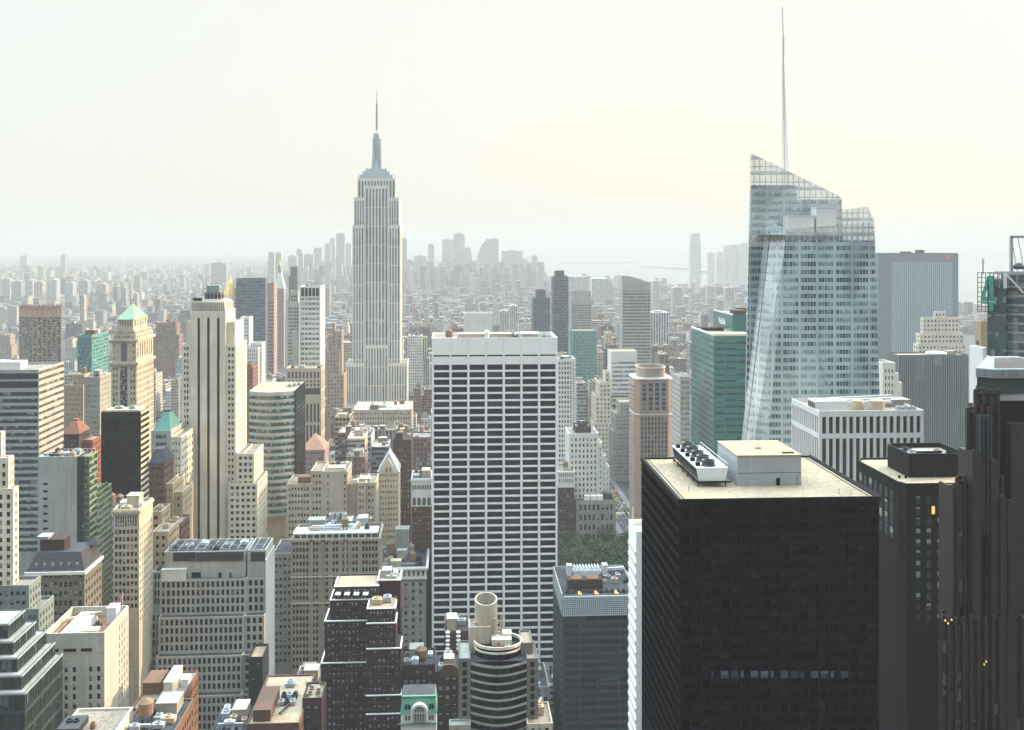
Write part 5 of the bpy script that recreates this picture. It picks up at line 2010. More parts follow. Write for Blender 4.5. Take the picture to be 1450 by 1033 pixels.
    x0, x1, z = b.ptier(91, 118, 545, Y, 26, 'sandstone', f=G(nb=8, fh=4, ww=.4, wh=.5, mt=3), s=G(bw=3, fh=4, ww=.3, wh=.5))
    b.tier(x0 + 5, x1 - 1, Y + 5, Y + 20, z - 1.2, z + 8, 'sandstone', f=G(nb=4, fh=4, ww=.4, wh=.5), s=None)
    b.tank(x1 - 4, Y + 14, z + 7, 1.8, 3, 2)
    b.done()
    Y = 800
    b = Bd('grey_loft_tower', 'grey loft tower with a white sunlit flank beside the small teal slab', 'office building', X(130, Y), Y, None, 650)
    x0, x1, z = b.ptier(119, 141.5, 533, Y, 26, 'grey_stone', f=G(nb=6, fh=4, ww=.4, wh=.5, mt=6, ml=1), s=G(bw=4, fh=4, ww=.22, wh=.4), cornice=.5)
    b.clutter(x0, x1, Y, Y + 26, z - 1, 3, 3)
    b.done()
    Y = 640
    b = Bd('red_hip_roofed_house', 'dark brick block with a red tiled hip roof and sunlit dormers', 'office building', X(105, Y), Y, 'the red hip roofed block', 690)
    x0, x1, z = b.ptier(88, 112, 614, Y, 18, 'dark_brick', f=G(nb=6, fh=3.6, ww=.4, wh=.5), s=G(bw=3, fh=3.6, ww=.4, wh=.5), roof=None, cornice=.4)
    m = MB()
    m.pyramid(x0 - .5, x1 + .5, Y - .5, Y + 18.5, z + .003, Z(599, x0, Y), None, .3)
    b.put('hip_roof', 'red_tile', m)
    m = MB()
    m.box((x0 + x1) / 2 - 1.5, (x0 + x1) / 2 + 1.5, Y + 7, Y + 11, Z(600, x0, Y), Z(596, x0, Y))
    b.put('roof_lantern', 'red_tile', m)
    b.tier(x1 + .01, x1 + 6, Y + 6, Y + 24, 0, z - 5, 'red_tile', f=G(nb=2, fh=3.6, ww=.4, wh=.5), s=G(bw=2.6, fh=3.6, ww=.4, wh=.5))
    b.done()
    # mansard block
    Y = 390
    b = Bd('mansard_block', 'dark stone block with a black mansard roof and white dormer trim', 'office building', X(80, Y), Y, 'the black mansard roofed block', 960)
    px = Y / F
    x0, x1 = X(38, Y), X(119.5, Y)
    z = Z(808, x0, Y)
    b.tier(x0, x1, Y, Y + 19, 0, z, 'dark_stone', f=G(nb=11, fh=13 * px, ww=.6, wh=.66, mt=3 * px, ml=.6, rec=.4), s=G(bw=2.9, fh=13 * px, ww=.5, wh=.5, mt=3 * px, ml=.6, rec=.4), roof=None, cornice=.7, cmat='white_stone')
    m = MB()
    zr = Z(786, x0, Y)
    m.loft([[(x0, Y, z + .003), (x1, Y, z + .003), (x1, Y + 19, z + .003), (x0, Y + 19, z + .003)], [(x0 + 2.5, Y + 3.4, zr), (x1 - 2.5, Y + 3.4, zr), (x1 - 2.5, Y + 16, zr), (x0 + 2.5, Y + 16, zr)]])
    b.put('mansard_roof', 'slate', m)
    for i in range(6):
        xx = x0 + 3 + (x1 - x0 - 6) * i / 5
        m = MB()
        m.box(xx - .35, xx + .35, Y + .8, Y + 2.4, z + 1.2, z + 2.4)
        b.put('dormer', 'grey_stone', m)
    b.shed(X(77, Y + 8), Y + 9, zr - .2, 9, 6, 4, 'red_brick')
    b.shed(X(63, Y + 8), Y + 9, zr - .2, 4, 5, 5, 'grey_metal', 'white_roof')
    m = MB()
    m.pyramid(X(104, Y), X(123, Y), Y + 12, Y + 18, zr - .2, zr + 2.6, None, .05)
    b.put('skylight', 'dark_metal', m)
    b.done()
    # stepped pale tower at the edge
    Y = 355
    b = Bd('pale_stepped_tower', 'cream stone tower stepping down in narrow shafts above grey green terraces', 'tower', X(10, Y), Y, 'the narrow stepped shaft', 1060)
    L = 'pale_limestone'
    wf = lambda nb: G(nb=nb, fh=2.9, ww=.46, wh=.62, mt=2, ml=.4, rec=.35)
    ws = G(bw=2.2, fh=2.9, ww=.4, wh=.55, mt=2, ml=.5, rec=.35)
    b.ptier(-40, 2, 612, Y + 1.2, 3, L, f=wf(3), s=ws)
    b.ptier(-40, 12, 648, Y + .6, 4.5, L, f=wf(5), s=ws)
    b.ptier(-40, 19, 692, Y, 4.2, L, f=wf(5), s=ws)
    b.ptier(-40, 41, 829, Y - 3, 10, 'mint_stone', f=G(nb=9, fh=3.2, ww=.6, wh=.5, mt=2, rec=.35), s=ws)
    b.ptier(36, 55, 862, Y - 4, 13, 'mint_stone', f=G(nb=5, fh=3.2, ww=.6, wh=.5, mt=2, rec=.35), s=ws)
    b.done()
    # ziggurat of dark glass
    Y = 300
    b = Bd('stepped_glass_ziggurat', 'dark green glass office block stepping back in terraces with pale ledges', 'office building', X(20, Y), Y, 'the dark stepped ziggurat', 1060)
    px = Y / F
    for i, (p1, py, pf) in enumerate(((12, 883, 33), (19, 908, 43), (25, 931, 53), (31, 956, 60), (35.5, 981, 66))):
        y = Y - 2.6 * i
        x0, x1 = X(-80, y), X(p1, y)
        z = Z(py, x1, y)
        dpt = (Y * (640 - p1) / (640 - pf)) - y + 1
        zz = z - 26 * px
        b.tier(x0, x1, y, y + dpt, max(0, zz) if i < 4 else 0, z, 'green_metal', f=G(bw=1.4, fh=25 * px, ww=.84, wh=.8, mt=.7, ml=.2, mat='window_zig', n=1 if i < 4 else None, rec=.12), s=G(bw=1.2, fh=25 * px, ww=.8, wh=.8, mt=.7, ml=.2, mat='window_zig', n=1 if i < 4 else None, rec=.12), roof='grey_stone', ph=.15)
        m = MB()
        m.box(x0, x1 + .15, y - .15, y - .004, z - .45, z + .06)
        m.box(x1 + .004, x1 + .15, y - .003, y + dpt, z - .45, z + .06)
        b.put('ledge', 'grey_metal', m)
    b.done()
    # beige windowed block with the roof pit
    Y = 330
    b = Bd('beige_blank_block', 'beige stone block with a sunken roof full of ducts and a flagpole', 'office building', X(100, Y), Y, 'the beige block with the sunken roof', 1060)
    px = Y / F
    x0, x1 = X(62, Y), X(148, Y)
    z = Z(897, x0, Y)
    dp = Y * ((640 - 148) / (640 - 181.5) - 1)
    b.tier(x0, x1, Y, Y + dp, 0, z, 'warm_grey', f=G(nb=7, fh=12.6 * px, ww=.42, wh=.66, mt=47 * px, ml=.6, rec=.4, grp=lambda i, n: i != 5 and i != 4 or i == 5), s=G(nb=9, fh=12.6 * px, ww=.3, wh=.72, mt=14 * px, ml=.5, rec=.4, grp=lambda i, n: i >= 5), roof='rust', ph=3.4)
    m = MB()
    m.box(x0 - .06, x1 + .06, Y - .07, Y - .004, z - 27.5 * px, z - 26 * px)
    b.put('string_course', 'limestone', m)
    for a, c in ((66, 83), (90, 108), (114.5, 130.5)):
        m = MB()
        m.box(X(a, Y), X(c, Y), Y - .05, Y + .3, z - 26 * px, z - 21.5 * px)
        b.put('vent_slit', 'black_metal', m)
    zr = z - 3.4
    m = MB()
    m.box(x0 + 4, x0 + 9.5, Y + 3, Y + dp - 3, zr, zr + 2.6)
    for i in range(4):
        m.lathe(x0 + 6.7, Y + 5 + i * 4.4, [(1.7, zr + 2.603), (1.7, zr + 3.1), (1.3, zr + 3.1), (1.3, zr + 2.65)], 14)
    b.put('cooling_tower', 'white_metal', m)
    b.shed(x0 + 13.2, Y + 5, zr, 4, 4, 2.6, 'tan_metal', 'white_roof')
    b.shed(x1 - 3.4, Y + dp - 5, zr, 3, 4.4, 5.0, 'white_stone', 'white_roof')
    b.duct((x0 + 2, Y + 14, zr + 2.6), (x0 + 11, Y + 20, zr + 2.6), .5, 'tan_metal')
    b.duct((x0 + 2.2, Y + 2, zr + 1.6), (x0 + 2.2, Y + 18, zr + 1.6), .45, 'rust')
    for i in range(4):
        b.unit(x1 - 6.5, Y + 3.4 + i * 3.2, zr, 2.2, 2.2, 1.5, 'dark_metal')
    m = MB()
    fx, fy = X(174.5, Y + dp - 1), Y + dp - 1.6
    m.bar((fx, fy, z - 1), (fx, fy, z + 5), .07)
    b.put('flagpole', 'white_metal', m)
    m = MB()
    m.loft([[(fx - .05, fy, z + 2.4), (fx - .9, fy, z + 1.6), (fx - .8, fy - .15, z + 1.6), (fx - .05, fy - .1, z + 2.4)], [(fx - .05, fy, z + 4.4), (fx - .9, fy, z + 3.4), (fx - .8, fy - .15, z + 3.4), (fx - .05, fy - .1, z + 4.4)]])
    b.put('flag', 'sign_red', m)
    b.done()
    # roof at the bottom edge
    Y = 285
    b = Bd('pale_flat_roof', 'pale flat roof with a black cooling unit at the lower edge of view', 'office building', X(110, Y), Y, None, 1060)
    x0, x1 = X(60, 270), X(146, 270)
    z = Z(1003, X(95, 295), 295)
    b.tier(x0, x1, 266, 295, 0, z, 'pale_limestone', f=None, s=None, roof='gravel_roof', ph=.6)
    m = MB()
    m.box(X(90, 285), X(120, 285), 280, 288, z - .5, z + 1.2)
    for i in range(2):
        m.lathe(X(99 + i * 10, 285), 284.5, [(.9, z + 1.203), (.9, z + 1.7), (.7, z + 1.7), (.7, z + 1.25)], 14)
    b.put('cooling_tower', 'dark_metal', m)
    b.unit(X(130, 283), 284, z - .6, 1.4, 1.4, 1.2, 'rust')
    b.done()


left_side()


# ================================================================== centre and lower blocks
def terraced_block():
    Y = 440
    b = Bd('terraced_office_block', 'broad tan office block stepping forward in terraces with rows of small dark windows', 'office building', X(290, Y), Y, 'the terraced tan block', 1033)
    px = Y / F
    L = 'grey_tan'
    fh = 11.6 * px
    zs = [Z(p, X(290, Y), Y) for p in (820, 869, 919, 969)]
    gw = lambda nb, n=4: G(nb=nb, fh=fh, ww=.6, wh=.72, mt=3.0 * px, ml=.5, rec=.5, n=n, mat='window_plain')
    for i in range(4):
        y = Y - 3.6 * i
        zb = zs[i + 1] - 1.2 if i < 3 else 0
        n = 4 if i < 3 else 6
        x0, x1, xr = X((226, 224, 221, 224)[i], y), X((348.5, 345.5, 343, 341)[i], y), X((375.5, 374, 372.5, 371)[i], y)
        b.tier(x0, x1, y, Y + 20, zb, zs[i], L, f=gw(17, n), s=None, roof='tar_roof', ph=.3)
        b.tier(x1 + .02, xr, y + .7, Y + 20, zb, zs[i] - .02, L, f=gw(3, n), s=None, roof='tar_roof', ph=.3)
        if i in (1, 2, 3):
            b.tier(X((0, 184, 183, 183)[i], Y), x0 - .02, Y + 3 - i, Y + 24, 0 if i == 3 else zb, zs[i], L, f=gw(6, n), s=None, roof='tar_roof', ph=.3)
    b.tier(X(213, Y), X(225.8, Y), Y + 3, Y + 18, zs[1] - .6, Z(812, X(213, Y), Y), L, f=gw(2), s=None, roof='tar_roof')
    m = MB()
    m.box(X(375.6, Y), X(377.2, Y), Y - .3, Y + 20.5, 0, zs[0] + 8)
    b.put('end_wall', 'end_concrete', m)
    # penthouse storeys
    z2 = Z(782, X(290, Y), Y)
    b.tier(X(231.5, Y), X(346.5, Y), Y + 1.6, Y + 20, zs[0] - .5, z2, L, f=None, s=None, roof='tar_roof', ph=1.2)
    b.tier(X(349, Y), X(375.3, Y), Y + 2, Y + 20, zs[0] - .5, z2 + .1, L, f=None, s=None, roof='tar_roof', ph=1.2)
    pl = lambda a, c, t, u, mat, part: (lambda m: (m.box(X(a, Y), X(c, Y), Y + 1.3, Y + 1.595, Z(u, X(a, Y), Y), Z(t, X(a, Y), Y)), b.put(part, mat, m)))(MB())
    pl(244, 276, 783.5, 796, 'dark_metal', 'louvre')
    pl(277, 344, 783.5, 796, 'slate', 'louvre')
    for a, c in ((247, 259), (285, 308), (326, 346)):
        pl(a, c, 811, 819, 'grey_metal', 'wall_panel')
    for a, c in ((261, 264), (270, 283), (309, 312), (324, 327)):
        pl(a, c, 812, 819.5, 'black_metal', 'opening')
    b.shed(X(246, Y), Y + .6, zs[0] - .3, 10, 1.9, 4.6, 'white_stone')
    m = MB()
    m.box(X(354, Y), X(374, Y), Y + 1.7, Y + 1.996, Z(796, X(354, Y), Y), Z(783.5, X(354, Y), Y))
    b.put('louvre', 'dark_metal', m)
    m = MB()
    zz = z2 + .6
    for i in range(12):
        xx = X(238 + i * 12, Y)
        m.bar((xx, Y + 3, zz), (xx, Y + 19, zz), .10)
        m.bar((xx, Y + 3, z2 - 1.2), (xx, Y + 3, zz), .10)
        if i < 11:
            m.bar((xx, Y + 3 + (i % 3) * 5, zz), (X(250 + i * 12, Y), Y + 3 + (i % 3) * 5, zz), .09)
    b.put('roof_truss', 'grey_metal', m)
    for i in range(6):
        b.unit(X(248 + i * 19, Y + 10), Y + 9 + (i % 3) * 3, z2 - 1.2, 3.4, 3, 1.5, ('green_metal', 'grey_metal', 'white_metal')[i % 3])
    b.done()


terraced_block()


def curved_glass():
    Y = 640
    b = Bd('bowed_glass_office', 'bowed glass office block with white spandrel bands and a dark flank', 'office building', X(390, Y), Y, 'the bowed banded glass block', 710)
    px = Y / F
    x0, x1 = X(352.5, Y), X(417.5, Y)
    z = Z(553, x1, Y)
    n = 14
    front = [(x0 + (x1 - x0) * i / n, Y - 5.5 * sin(pi * i / n) ** 1.0) for i in range(n + 1)]
    back = [(x1, Y + 42), (x0, Y + 42)]
    fh = 9.3 * px
    m = MB()
    w_ = MB()
    zz = z - 5.5 * px
    m.prism(front + back, zz, z)
    k = 0
    zlow = Z(720, x0, Y)
    while zz > zlow:
        w_ = MB()
        for i in range(n):
            a, c = front[i], front[i + 1]
            w_.face([(a[0], a[1] + .35, zz - fh * .55), (c[0], c[1] + .35, zz - fh * .55), (c[0], c[1] + .35, zz), (a[0], a[1] + .35, zz)], [(i * 2, 0), (i * 2 + 2, 0), (i * 2 + 2, .99), (i * 2, .99)])
        b.put('window_band', 'window_teal', w_)
        zn = zz - fh * .55
        m.prism(front + [(x1, Y + .5), (x0, Y + .5)], zn - fh * .45, zn)
        zz -= fh
    m.prism([(x0 + .1, Y + .6), (x1 - .1, Y + .6), (x1 - .1, Y + 42), (x0 + .1, Y + 42)], 0, z - 6 * px)
    b.put('wall', 'concrete', m)
    m = MB()
    m.box(x1, x1 + .5, Y - .3, Y + 42.3, 0, z + .2)
    b.put('flank_wall', 'bronze_metal', m)
    s = MB()
    for i in range(22):
        s.face([(x1 + .54, Y + .4, zlow + (z - 3 - zlow) * i / 22), (x1 + .54, Y + 41, zlow + (z - 3 - zlow) * i / 22), (x1 + .54, Y + 41, zlow + (z - 3 - zlow) * (i + .5) / 22), (x1 + .54, Y + .4, zlow + (z - 3 - zlow) * (i + .5) / 22)], [(0, 0), (12, 0), (12, .99), (0, .99)])
    tag(b.put('flank_glazing', 'window_black', s), kind='stuff')
    b.mb('roof', 'white_roof').face([(x0 + .3, Y + .3, z + .03), (x1 - .3, Y + .3, z + .03), (x1 - .3, Y + 41, z + .03), (x0 + .3, Y + 41, z + .03)])
    for i in range(3):
        b.unit(X(404 + i * 5, Y), Y + 18 + i * 4, z, 3, 4, 1.6)
    m = MB()
    m.prism([(x0 - 2, Y - 1), (x1 + 2, Y - 1), (x1 + 2, Y + 6), (x0 - 2, Y + 6)], 0, zlow + 2)
    b.put('podium', 'limestone', m)
    b.boxes.append((x0, x1, Y - 6, Y + 42, z))
    b.done()


curved_glass()


def mid_towers():
    # (name, label, cat, ref, Y, vb, [(p0, p1, py, dy, depth)], wall, front spec, side spec, extras)
    def mk(name, label, cat, ref, Y, vb, tiers, wall, f, s, roof='gravel_roof', group=None):
        b = Bd(name, label, cat, X(tiers[0][0], Y), Y, ref, vb, group)
        out = []
        for k, (p0, p1, py, dy, dp) in enumerate(tiers):
            y = Y + dy
            x0, x1 = X(p0, y), X(p1, y)
            z = Z(py, (x0 + x1) / 2, y)
            b.tier(x0 + .003 * k, x1 - .003 * k, y, y + dp, 0, z, wall, f=f, s=s, roof=roof)
            out.append((x0, x1, y, z))
        return b, out

    # white tower with grey recessed crown
    Y = 950
    px = Y / F
    b, o = mk('white_residential_tower', 'white gridded tower with grey recessed slots round its crown', 'skyscraper', 'the white gridded tower', Y, 525, [(424, 454, 405, 0, 32)], 'white_stone',
              G(nb=5, fh=7.0 * px, ww=.84, wh=.46, mt=16 * px, ml=1.2, mat='window_pale', rec=.4), G(nb=4, fh=7 * px, ww=.12, wh=.4, mt=16 * px))
    x0, x1, y, z = o[0]
    for i in range(5):
        m = MB()
        xa = x0 + 1.2 + (x1 - x0 - 2.4) * (i + .1) / 5
        m.box(xa, xa + (x1 - x0 - 2.4) * .16, Y - .03, Y + .3, z - 14 * px, z - 1.5)
        b.put('crown_slot', 'dark_metal', m)
    b.unit(x0 + 6, Y + 10, z - 1, 4, 4, 3)
    m = MB()
    m.bar((x0 + 10, Y + 8, z + 2.5), (x1 - 4, Y + 8, z + 3), .3)
    for k in range(4):
        m.bar((x0 + 10 + k * 2, Y + 8, z - 1), (x0 + 10 + k * 2, Y + 8, z + 2.6), .2)
    b.put('roof_rail', 'rust', m)
    b.done()
    Y = 900
    px = Y / F
    b, o = mk('columned_stone_office', 'tan stone office block with tall window strips below the white gridded tower', 'office building', 'the columned tan block', Y, 630, [(405, 455, 521, 0, 26)], 'limestone',
              G(nb=9, fh=30 * px, ww=.5, wh=.86, mt=50 * px, ml=1, mat='window_strip', rec=.5), G(nb=5, fh=30 * px, ww=.4, wh=.86, mt=5 * px, mat='window_strip', rec=.4))
    x0, x1, y, z = o[0]
    for r, (t, u, nn) in enumerate(((5, 14, 9), (17, 20, 9), (22, 25.5, 9), (28, 37, 1))):
        for i in range(nn):
            m = MB()
            w_ = (x1 - x0 - 2) / nn
            m.box(x0 + 1 + w_ * (i + .24), x0 + 1 + w_ * (i + .76), Y - .04, Y + .2, z - u * px, z - t * px) if nn > 1 else m.box(x0 + 1, x1 - 1, Y - .05, Y + .2, z - u * px, z - t * px)
            b.put('window' if nn > 1 else 'dark_course', 'slate', m)
    b.clutter(x0, x1, Y, Y + 26, z - 1, 4, 3)
    b.done()
    # dark glass slab
    Y = 1500
    b, o = mk('slate_glass_slab', 'broad slate blue glass slab beyond the three striped cream tower', 'skyscraper', 'the slate glass slab', Y, 530, [(334, 376, 394, 0, 30)], 'slate_panel',
              G(nb=14, fh=4.4, ww=.94, wh=.6, mt=4, ml=.3, mat='window_slate', rec=.2, band=True), None, 'tar_roof')
    b.done()
    # gold pyramid tower
    Y = 1500
    b = Bd('gold_pyramid_tower', 'pale stone tower with a gleaming gold pyramid spire', 'skyscraper', X(322, Y), Y, 'the gold pyramid tower', 500)
    x0, x1 = X(308, Y), X(335, Y)
    zf = lambda p: Z(p, x0, Y)
    b.tier(x0 - 9, x1 + 6, Y + 4, Y + 40, 0, zf(462), 'pale_limestone', f=G(nb=8, fh=5, ww=.4, wh=.5), s=G(bw=5, fh=5, ww=.4, wh=.5))
    b.tier(x0, x1, Y + 6, Y + 34, zf(462) - 2, zf(421), 'pale_limestone', f=G(nb=6, fh=5, ww=.4, wh=.6), s=G(bw=5, fh=5, ww=.4, wh=.6))
    m = MB()
    a, c = (x0 + x1) / 2, Y + 20
    m.lathe(a, c, [(11.5, zf(421)), (10.5, zf(417)), (5.2, zf(403)), (2.0, zf(396)), (1.0, zf(392)), (.1, zf(387))], 8)
    b.put('gold_spire', 'gold', m)
    b.done()
    # clock tower with pyramid and lantern
    Y = 2050
    b = Bd('clock_tower_spire', 'slender pink and white tower with a pyramid roof and gold lantern', 'skyscraper', X(394, Y), Y, 'the slender lantern tower', 530)
    x0, x1 = X(388, Y), X(402, Y)
    zf = lambda p: Z(p, x0, Y)
    b.tier(x0, x1, Y, Y + 22, 0, zf(408), 'pink_stone', f=G(nb=4, fh=6, ww=.4, wh=.5, mt=8), s=G(nb=4, fh=6, ww=.4, wh=.5, mt=8), roof=None)
    a, c = (x0 + x1) / 2, Y + 11
    m = MB()
    m.pyramid(x0 - .5, x1 + .5, Y - .5, Y + 22.5, zf(408) + .02, zf(386), None, .35)
    b.put('pyramid_roof', 'white_stone', m)
    m = MB()
    m.lathe(a, c, [(3.4, zf(386)), (3.2, zf(379)), (3.6, zf(378)), (2.4, zf(375))], 10)
    b.put('lantern', 'grey_stone', m)
    m = MB()
    m.lathe(a, c, [(2.4, zf(375)), (1.8, zf(371)), (.5, zf(368.5)), (.1, zf(364))], 10)
    b.put('gold_cap', 'gold', m)
    b.done()
    mk2 = lambda *a, **k: mk(*a, **k)[0].done()
    mk2('pinkish_slab', 'narrow pinkish slab with blue glass lower storeys beside the slender lantern tower', 'tower', None, 1300, 530, [(378.5, 388, 400, 0, 24)], 'pink_stone', G(nb=4, fh=4.4, ww=.7, wh=.5, mt=24, mat='window_slate'), G(nb=4, fh=4.4, ww=.3, wh=.5))
    b, o = mk('twin_height_glass_tower', 'slim dark glass tower with a paler lower half far beyond the white gridded tower', 'skyscraper', 'the slim two toned glass tower', 2000, 420, [(411, 421, 377, 6, 20), (408.5, 417.5, 390, 0, 20)], 'slate_panel', G(nb=4, fh=5, ww=.9, wh=.6, mt=3, mat='window_slate', band=True), None)
    b.done()
    mk2('glass_apartment_tower', 'slim teal glass apartment tower with a yellow stone cap beside the white gridded tower', 'tower', None, 1250, 525, [(407, 423.7, 428, 0, 22), (411, 422, 411, 4, 16)], 'grey_tan', G(nb=5, fh=4.2, ww=.8, wh=.6, mt=6, mat='window_teal', rec=.2), None)
    mk2('white_party_wall', 'plain pale blank walled block at the flank of the white gridded tower', 'tower', None, 940, 525, [(413.5, 423.9, 470, 0, 16)], 'concrete', None, None)
    mk2('white_slim_tower', 'slim white tower with a sunlit edge before the slate glass slab', 'tower', None, 1100, 530, [(340, 353, 449, 0, 20)], 'white_stone', G(nb=4, fh=4, ww=.5, wh=.5), None)
    mk2('cream_twin_block', 'cream stepped apartment block below the slate glass slab', 'apartment building', None, 1020, 545, [(346, 366, 492, 0, 18), (354, 371, 485, 6, 18)], 'white_stone', G(nb=6, fh=3.6, ww=.4, wh=.5), G(bw=4, fh=3.6, ww=.4, wh=.5))
    mk2('pink_brick_block', 'pinkish red brick apartment block beside the sunlit flank of the three striped cream tower', 'apartment building', None, 860, 570, [(344, 358, 519, 0, 24), (346, 356, 514, 3, 12)], 'pink_brick', G(nb=4, fh=3.4, ww=.4, wh=.45), G(bw=3.5, fh=3.4, ww=.4, wh=.45))
    # stepped tan tower west of the art deco one
    mk2('tan_stepped_tower', 'tan stepped tower with two sunlit peaks beside the needle spired skyscraper', 'tower', 'the tan two peaked tower', 1120, 580,
        [(462, 487, 530, 0, 34), (462, 481, 497, 4, 30), (464, 476, 474, 9, 22), (470, 474, 457, 14, 10), (476.1, 484, 468, 8, 20)], 'salmon_stone', G(bw=3.4, fh=3.9, ww=.4, wh=.55), G(bw=3.4, fh=3.9, ww=.35, wh=.55))
    mk2('white_pier_tower', 'grey office tower with broad white piers peeping over the white grid slab', 'office building', 'the white piered tower', 1100, 470, [(657, 697, 443, 0, 26)], 'white_stone', G(nb=6, fh=60, ww=.68, wh=.97, mt=5, ml=6, mat='window_slate', rec=.6), G(nb=4, fh=60, ww=.68, wh=.97, mt=5, mat='window_slate'))
    b, o = mk('blue_glass_tower', 'tall slim blue glass tower with a stepped top behind the white grid slab', 'skyscraper', 'the slim blue glass tower', 1480, 500, [(783.5, 805, 391, 0, 30), (787, 799, 383, 5, 20)], 'slate_panel', G(nb=8, fh=4.2, ww=.92, wh=.55, mt=5, mat='window_slate', rec=.2, band=True), G(bw=4, fh=4.2, ww=.7, wh=.5, mat='window_slate'))
    b.done()
    mk2('grey_shouldered_tower', 'grey shouldered tower with a narrower top over the white grid slab', 'tower', 'the grey shouldered tower', 1430, 480, [(755.5, 779, 421, 0, 30), (759.5, 772.5, 410, 5, 18)], 'slate_panel', G(nb=6, fh=4.2, ww=.5, wh=.6, mat='window_slate'), G(bw=4, fh=4, ww=.5, wh=.5))
    mk2('speckled_glass_tower', 'hazy speckled glass tower with a paler crown and a rooftop mast', 'tower', 'the speckled hazy tower', 1700, 480, [(809, 838, 421, 0, 30), (812, 837, 411, 5, 20)], 'concrete', G(nb=9, fh=4.2, ww=.7, wh=.6, mt=12, mat='window_slate'), G(bw=4, fh=4.2, ww=.7, wh=.5, mat='window_slate'))
    mk2('teal_block', 'teal glass block standing before the speckled hazy tower', 'office building', None, 1300, 535, [(811, 845, 468, 0, 34)], 'teal_pale', G(nb=9, fh=4, ww=.8, wh=.6, mat='window_tealp', rec=.2), G(bw=4, fh=4, ww=.8, wh=.6, mat='window_tealp'))
    # curved top residential tower
    Y = 1350
    b = Bd('sloped_crown_tower', 'grey balconied tower with a sloping curved parapet crown', 'skyscraper', X(900, Y), Y, 'the sloping crowned tower', 535)
    x0, x1 = X(881, Y), X(921.5, Y)
    z = Z(408, x0, Y)
    b.tier(x0, x1, Y, Y + 26, 0, z, 'grey_tan', f=G(nb=11, fh=4.3, ww=.8, wh=.55, mt=2, ml=1, mat='window_slate', rec=.5), s=G(bw=5, fh=4.3, ww=.5, wh=.5), roof=None)
    m = MB()
    top = [(i / 12, Z(389.5 + 9 * (i / 12) ** 1.6, x0, Y)) for i in range(13)]
    pts = [(x0, z + .003), (x0 + (x1 - x0) * .86, z + .003)] + [(x0 + (x1 - x0) * .86 * t, zz) for t, zz in reversed(top)]
    A = [(p, Y + .2, q) for p, q in pts]
    Bk = [(p, Y + 25, q) for p, q in pts]
    m.loft([Bk, A])
    b.put('crown_screen', 'grey_tan', m)
    m = MB()
    m.box(x0 + 5, x1 - .2, Y - .06, Y - .004, z - 3.2, Z(399, x0, Y))
    b.put('crown_band', 'concrete', m)
    b.done()
    mk2('white_striped_block', 'white office block striped with pale blue ribbon windows', 'office building', 'the white striped block', 1150, 560, [(865.5, 902, 497, 0, 28)], 'white_stone', G(nb=9, fh=5.0, ww=1, wh=.46, mt=12, ml=1, mat='window_pale', band=True, rec=.3), None, 'white_roof')
    # octagonal tan tower
    Y = 600
    px = Y / F
    b = Bd('tan_octagon_tower', 'tan brick tower with a round cornered crown and tall window bays', 'skyscraper', X(925, Y), Y, 'the tan round crowned tower', 750)
    x0, x1 = X(900, Y), X(952, Y)
    z = Z(537.5, x0, Y)
    zm = Z(586, x0, Y)
    g = lambda mt: G(nb=5, fh=6.6 * px, ww=.60, wh=.74, mt=mt, ml=5.4 * px, mat='window_slate', rec=.5)
    ch = 2.4

    def octa(ins, z0, z1, part, mat, cap=True):
        a0, a1, b0, b1 = x0 + ins, x1 - ins, Y + ins, Y + 22 - ins
        m = MB()
        m.prism([(a0 + ch, b0), (a1 - ch, b0), (a1, b0 + ch), (a1, b1 - ch), (a1 - ch, b1), (a0 + ch, b1), (a0, b1 - ch), (a0, b0 + ch)], z0, z1, cap=cap)
        b.put(part, mat, m)
    octa(.05, 0, z, 'wall', 'salmon_stone')
    b.tier(x0 + ch, x1 - ch, Y - .3, Y + 1, zm, z - 2 * px, 'salmon_stone', f=G(nb=4, fh=6.6 * px, ww=.62, wh=.8, mt=3 * px, ml=.8, mat='window_slate', rec=.28), s=None, roof=None)
    b.tier(x0 + ch, x1 - ch, Y - .3, Y + 1, 0, zm - .6, 'salmon_stone', f=G(nb=8, fh=6.6 * px, ww=.56, wh=.8, mt=3 * px, ml=.5, mat='window_slate', rec=.28), s=None, roof=None)
    b.tier(x0 - .25, x0 + 1, Y + ch, Y + 20, 0, z - 2 * px, 'salmon_stone', f=None, s=G(nb=5, fh=6.6 * px, ww=.5, wh=.7, mt=3, mat='window_slate', rec=.2), roof=None)
    octa(-.5, z, z + .9, 'cornice', 'white_stone')
    octa(-.35, zm - .6, zm, 'string_course', 'white_stone')
    cxm, cym = (x0 + x1) / 2, Y + 11
    ra = (X(946, Y) - X(906, Y)) / 2
    zc = Z(521, x0, Y)

    def drum(r0, za, zb, n=24):
        return [(cxm + r0 * (abs(cos(t)) ** .7) * (1 if cos(t) > 0 else -1), cym + 9.2 * (r0 / ra) * (abs(sin(t)) ** .7) * (1 if sin(t) > 0 else -1)) for t in [2 * pi * (i + .5) / n for i in range(n)]]
    m = MB()
    m.prism(drum(ra, 0, 0), z + .9, zc, cap=False)
    o1, i1 = drum(ra, 0, 0), drum(ra * .93, 0, 0)
    for i in range(24):
        j = (i + 1) % 24
        m.face([(*o1[i], zc), (*o1[j], zc), (*i1[j], zc), (*i1[i], zc)])
        m.face([(*i1[i], zc), (*i1[j], zc), (*i1[j], zc - 2), (*i1[i], zc - 2)])
    m.face([(*p, zc - 2) for p in i1])
    b.put('crown_drum', 'salmon_stone', m)
    m = MB()
    m.prism(drum(ra * 1.03, 0, 0), zc - .5, zc + .25, cap=False)
    b.put('crown_rim', 'white_stone', m)
    b.done()
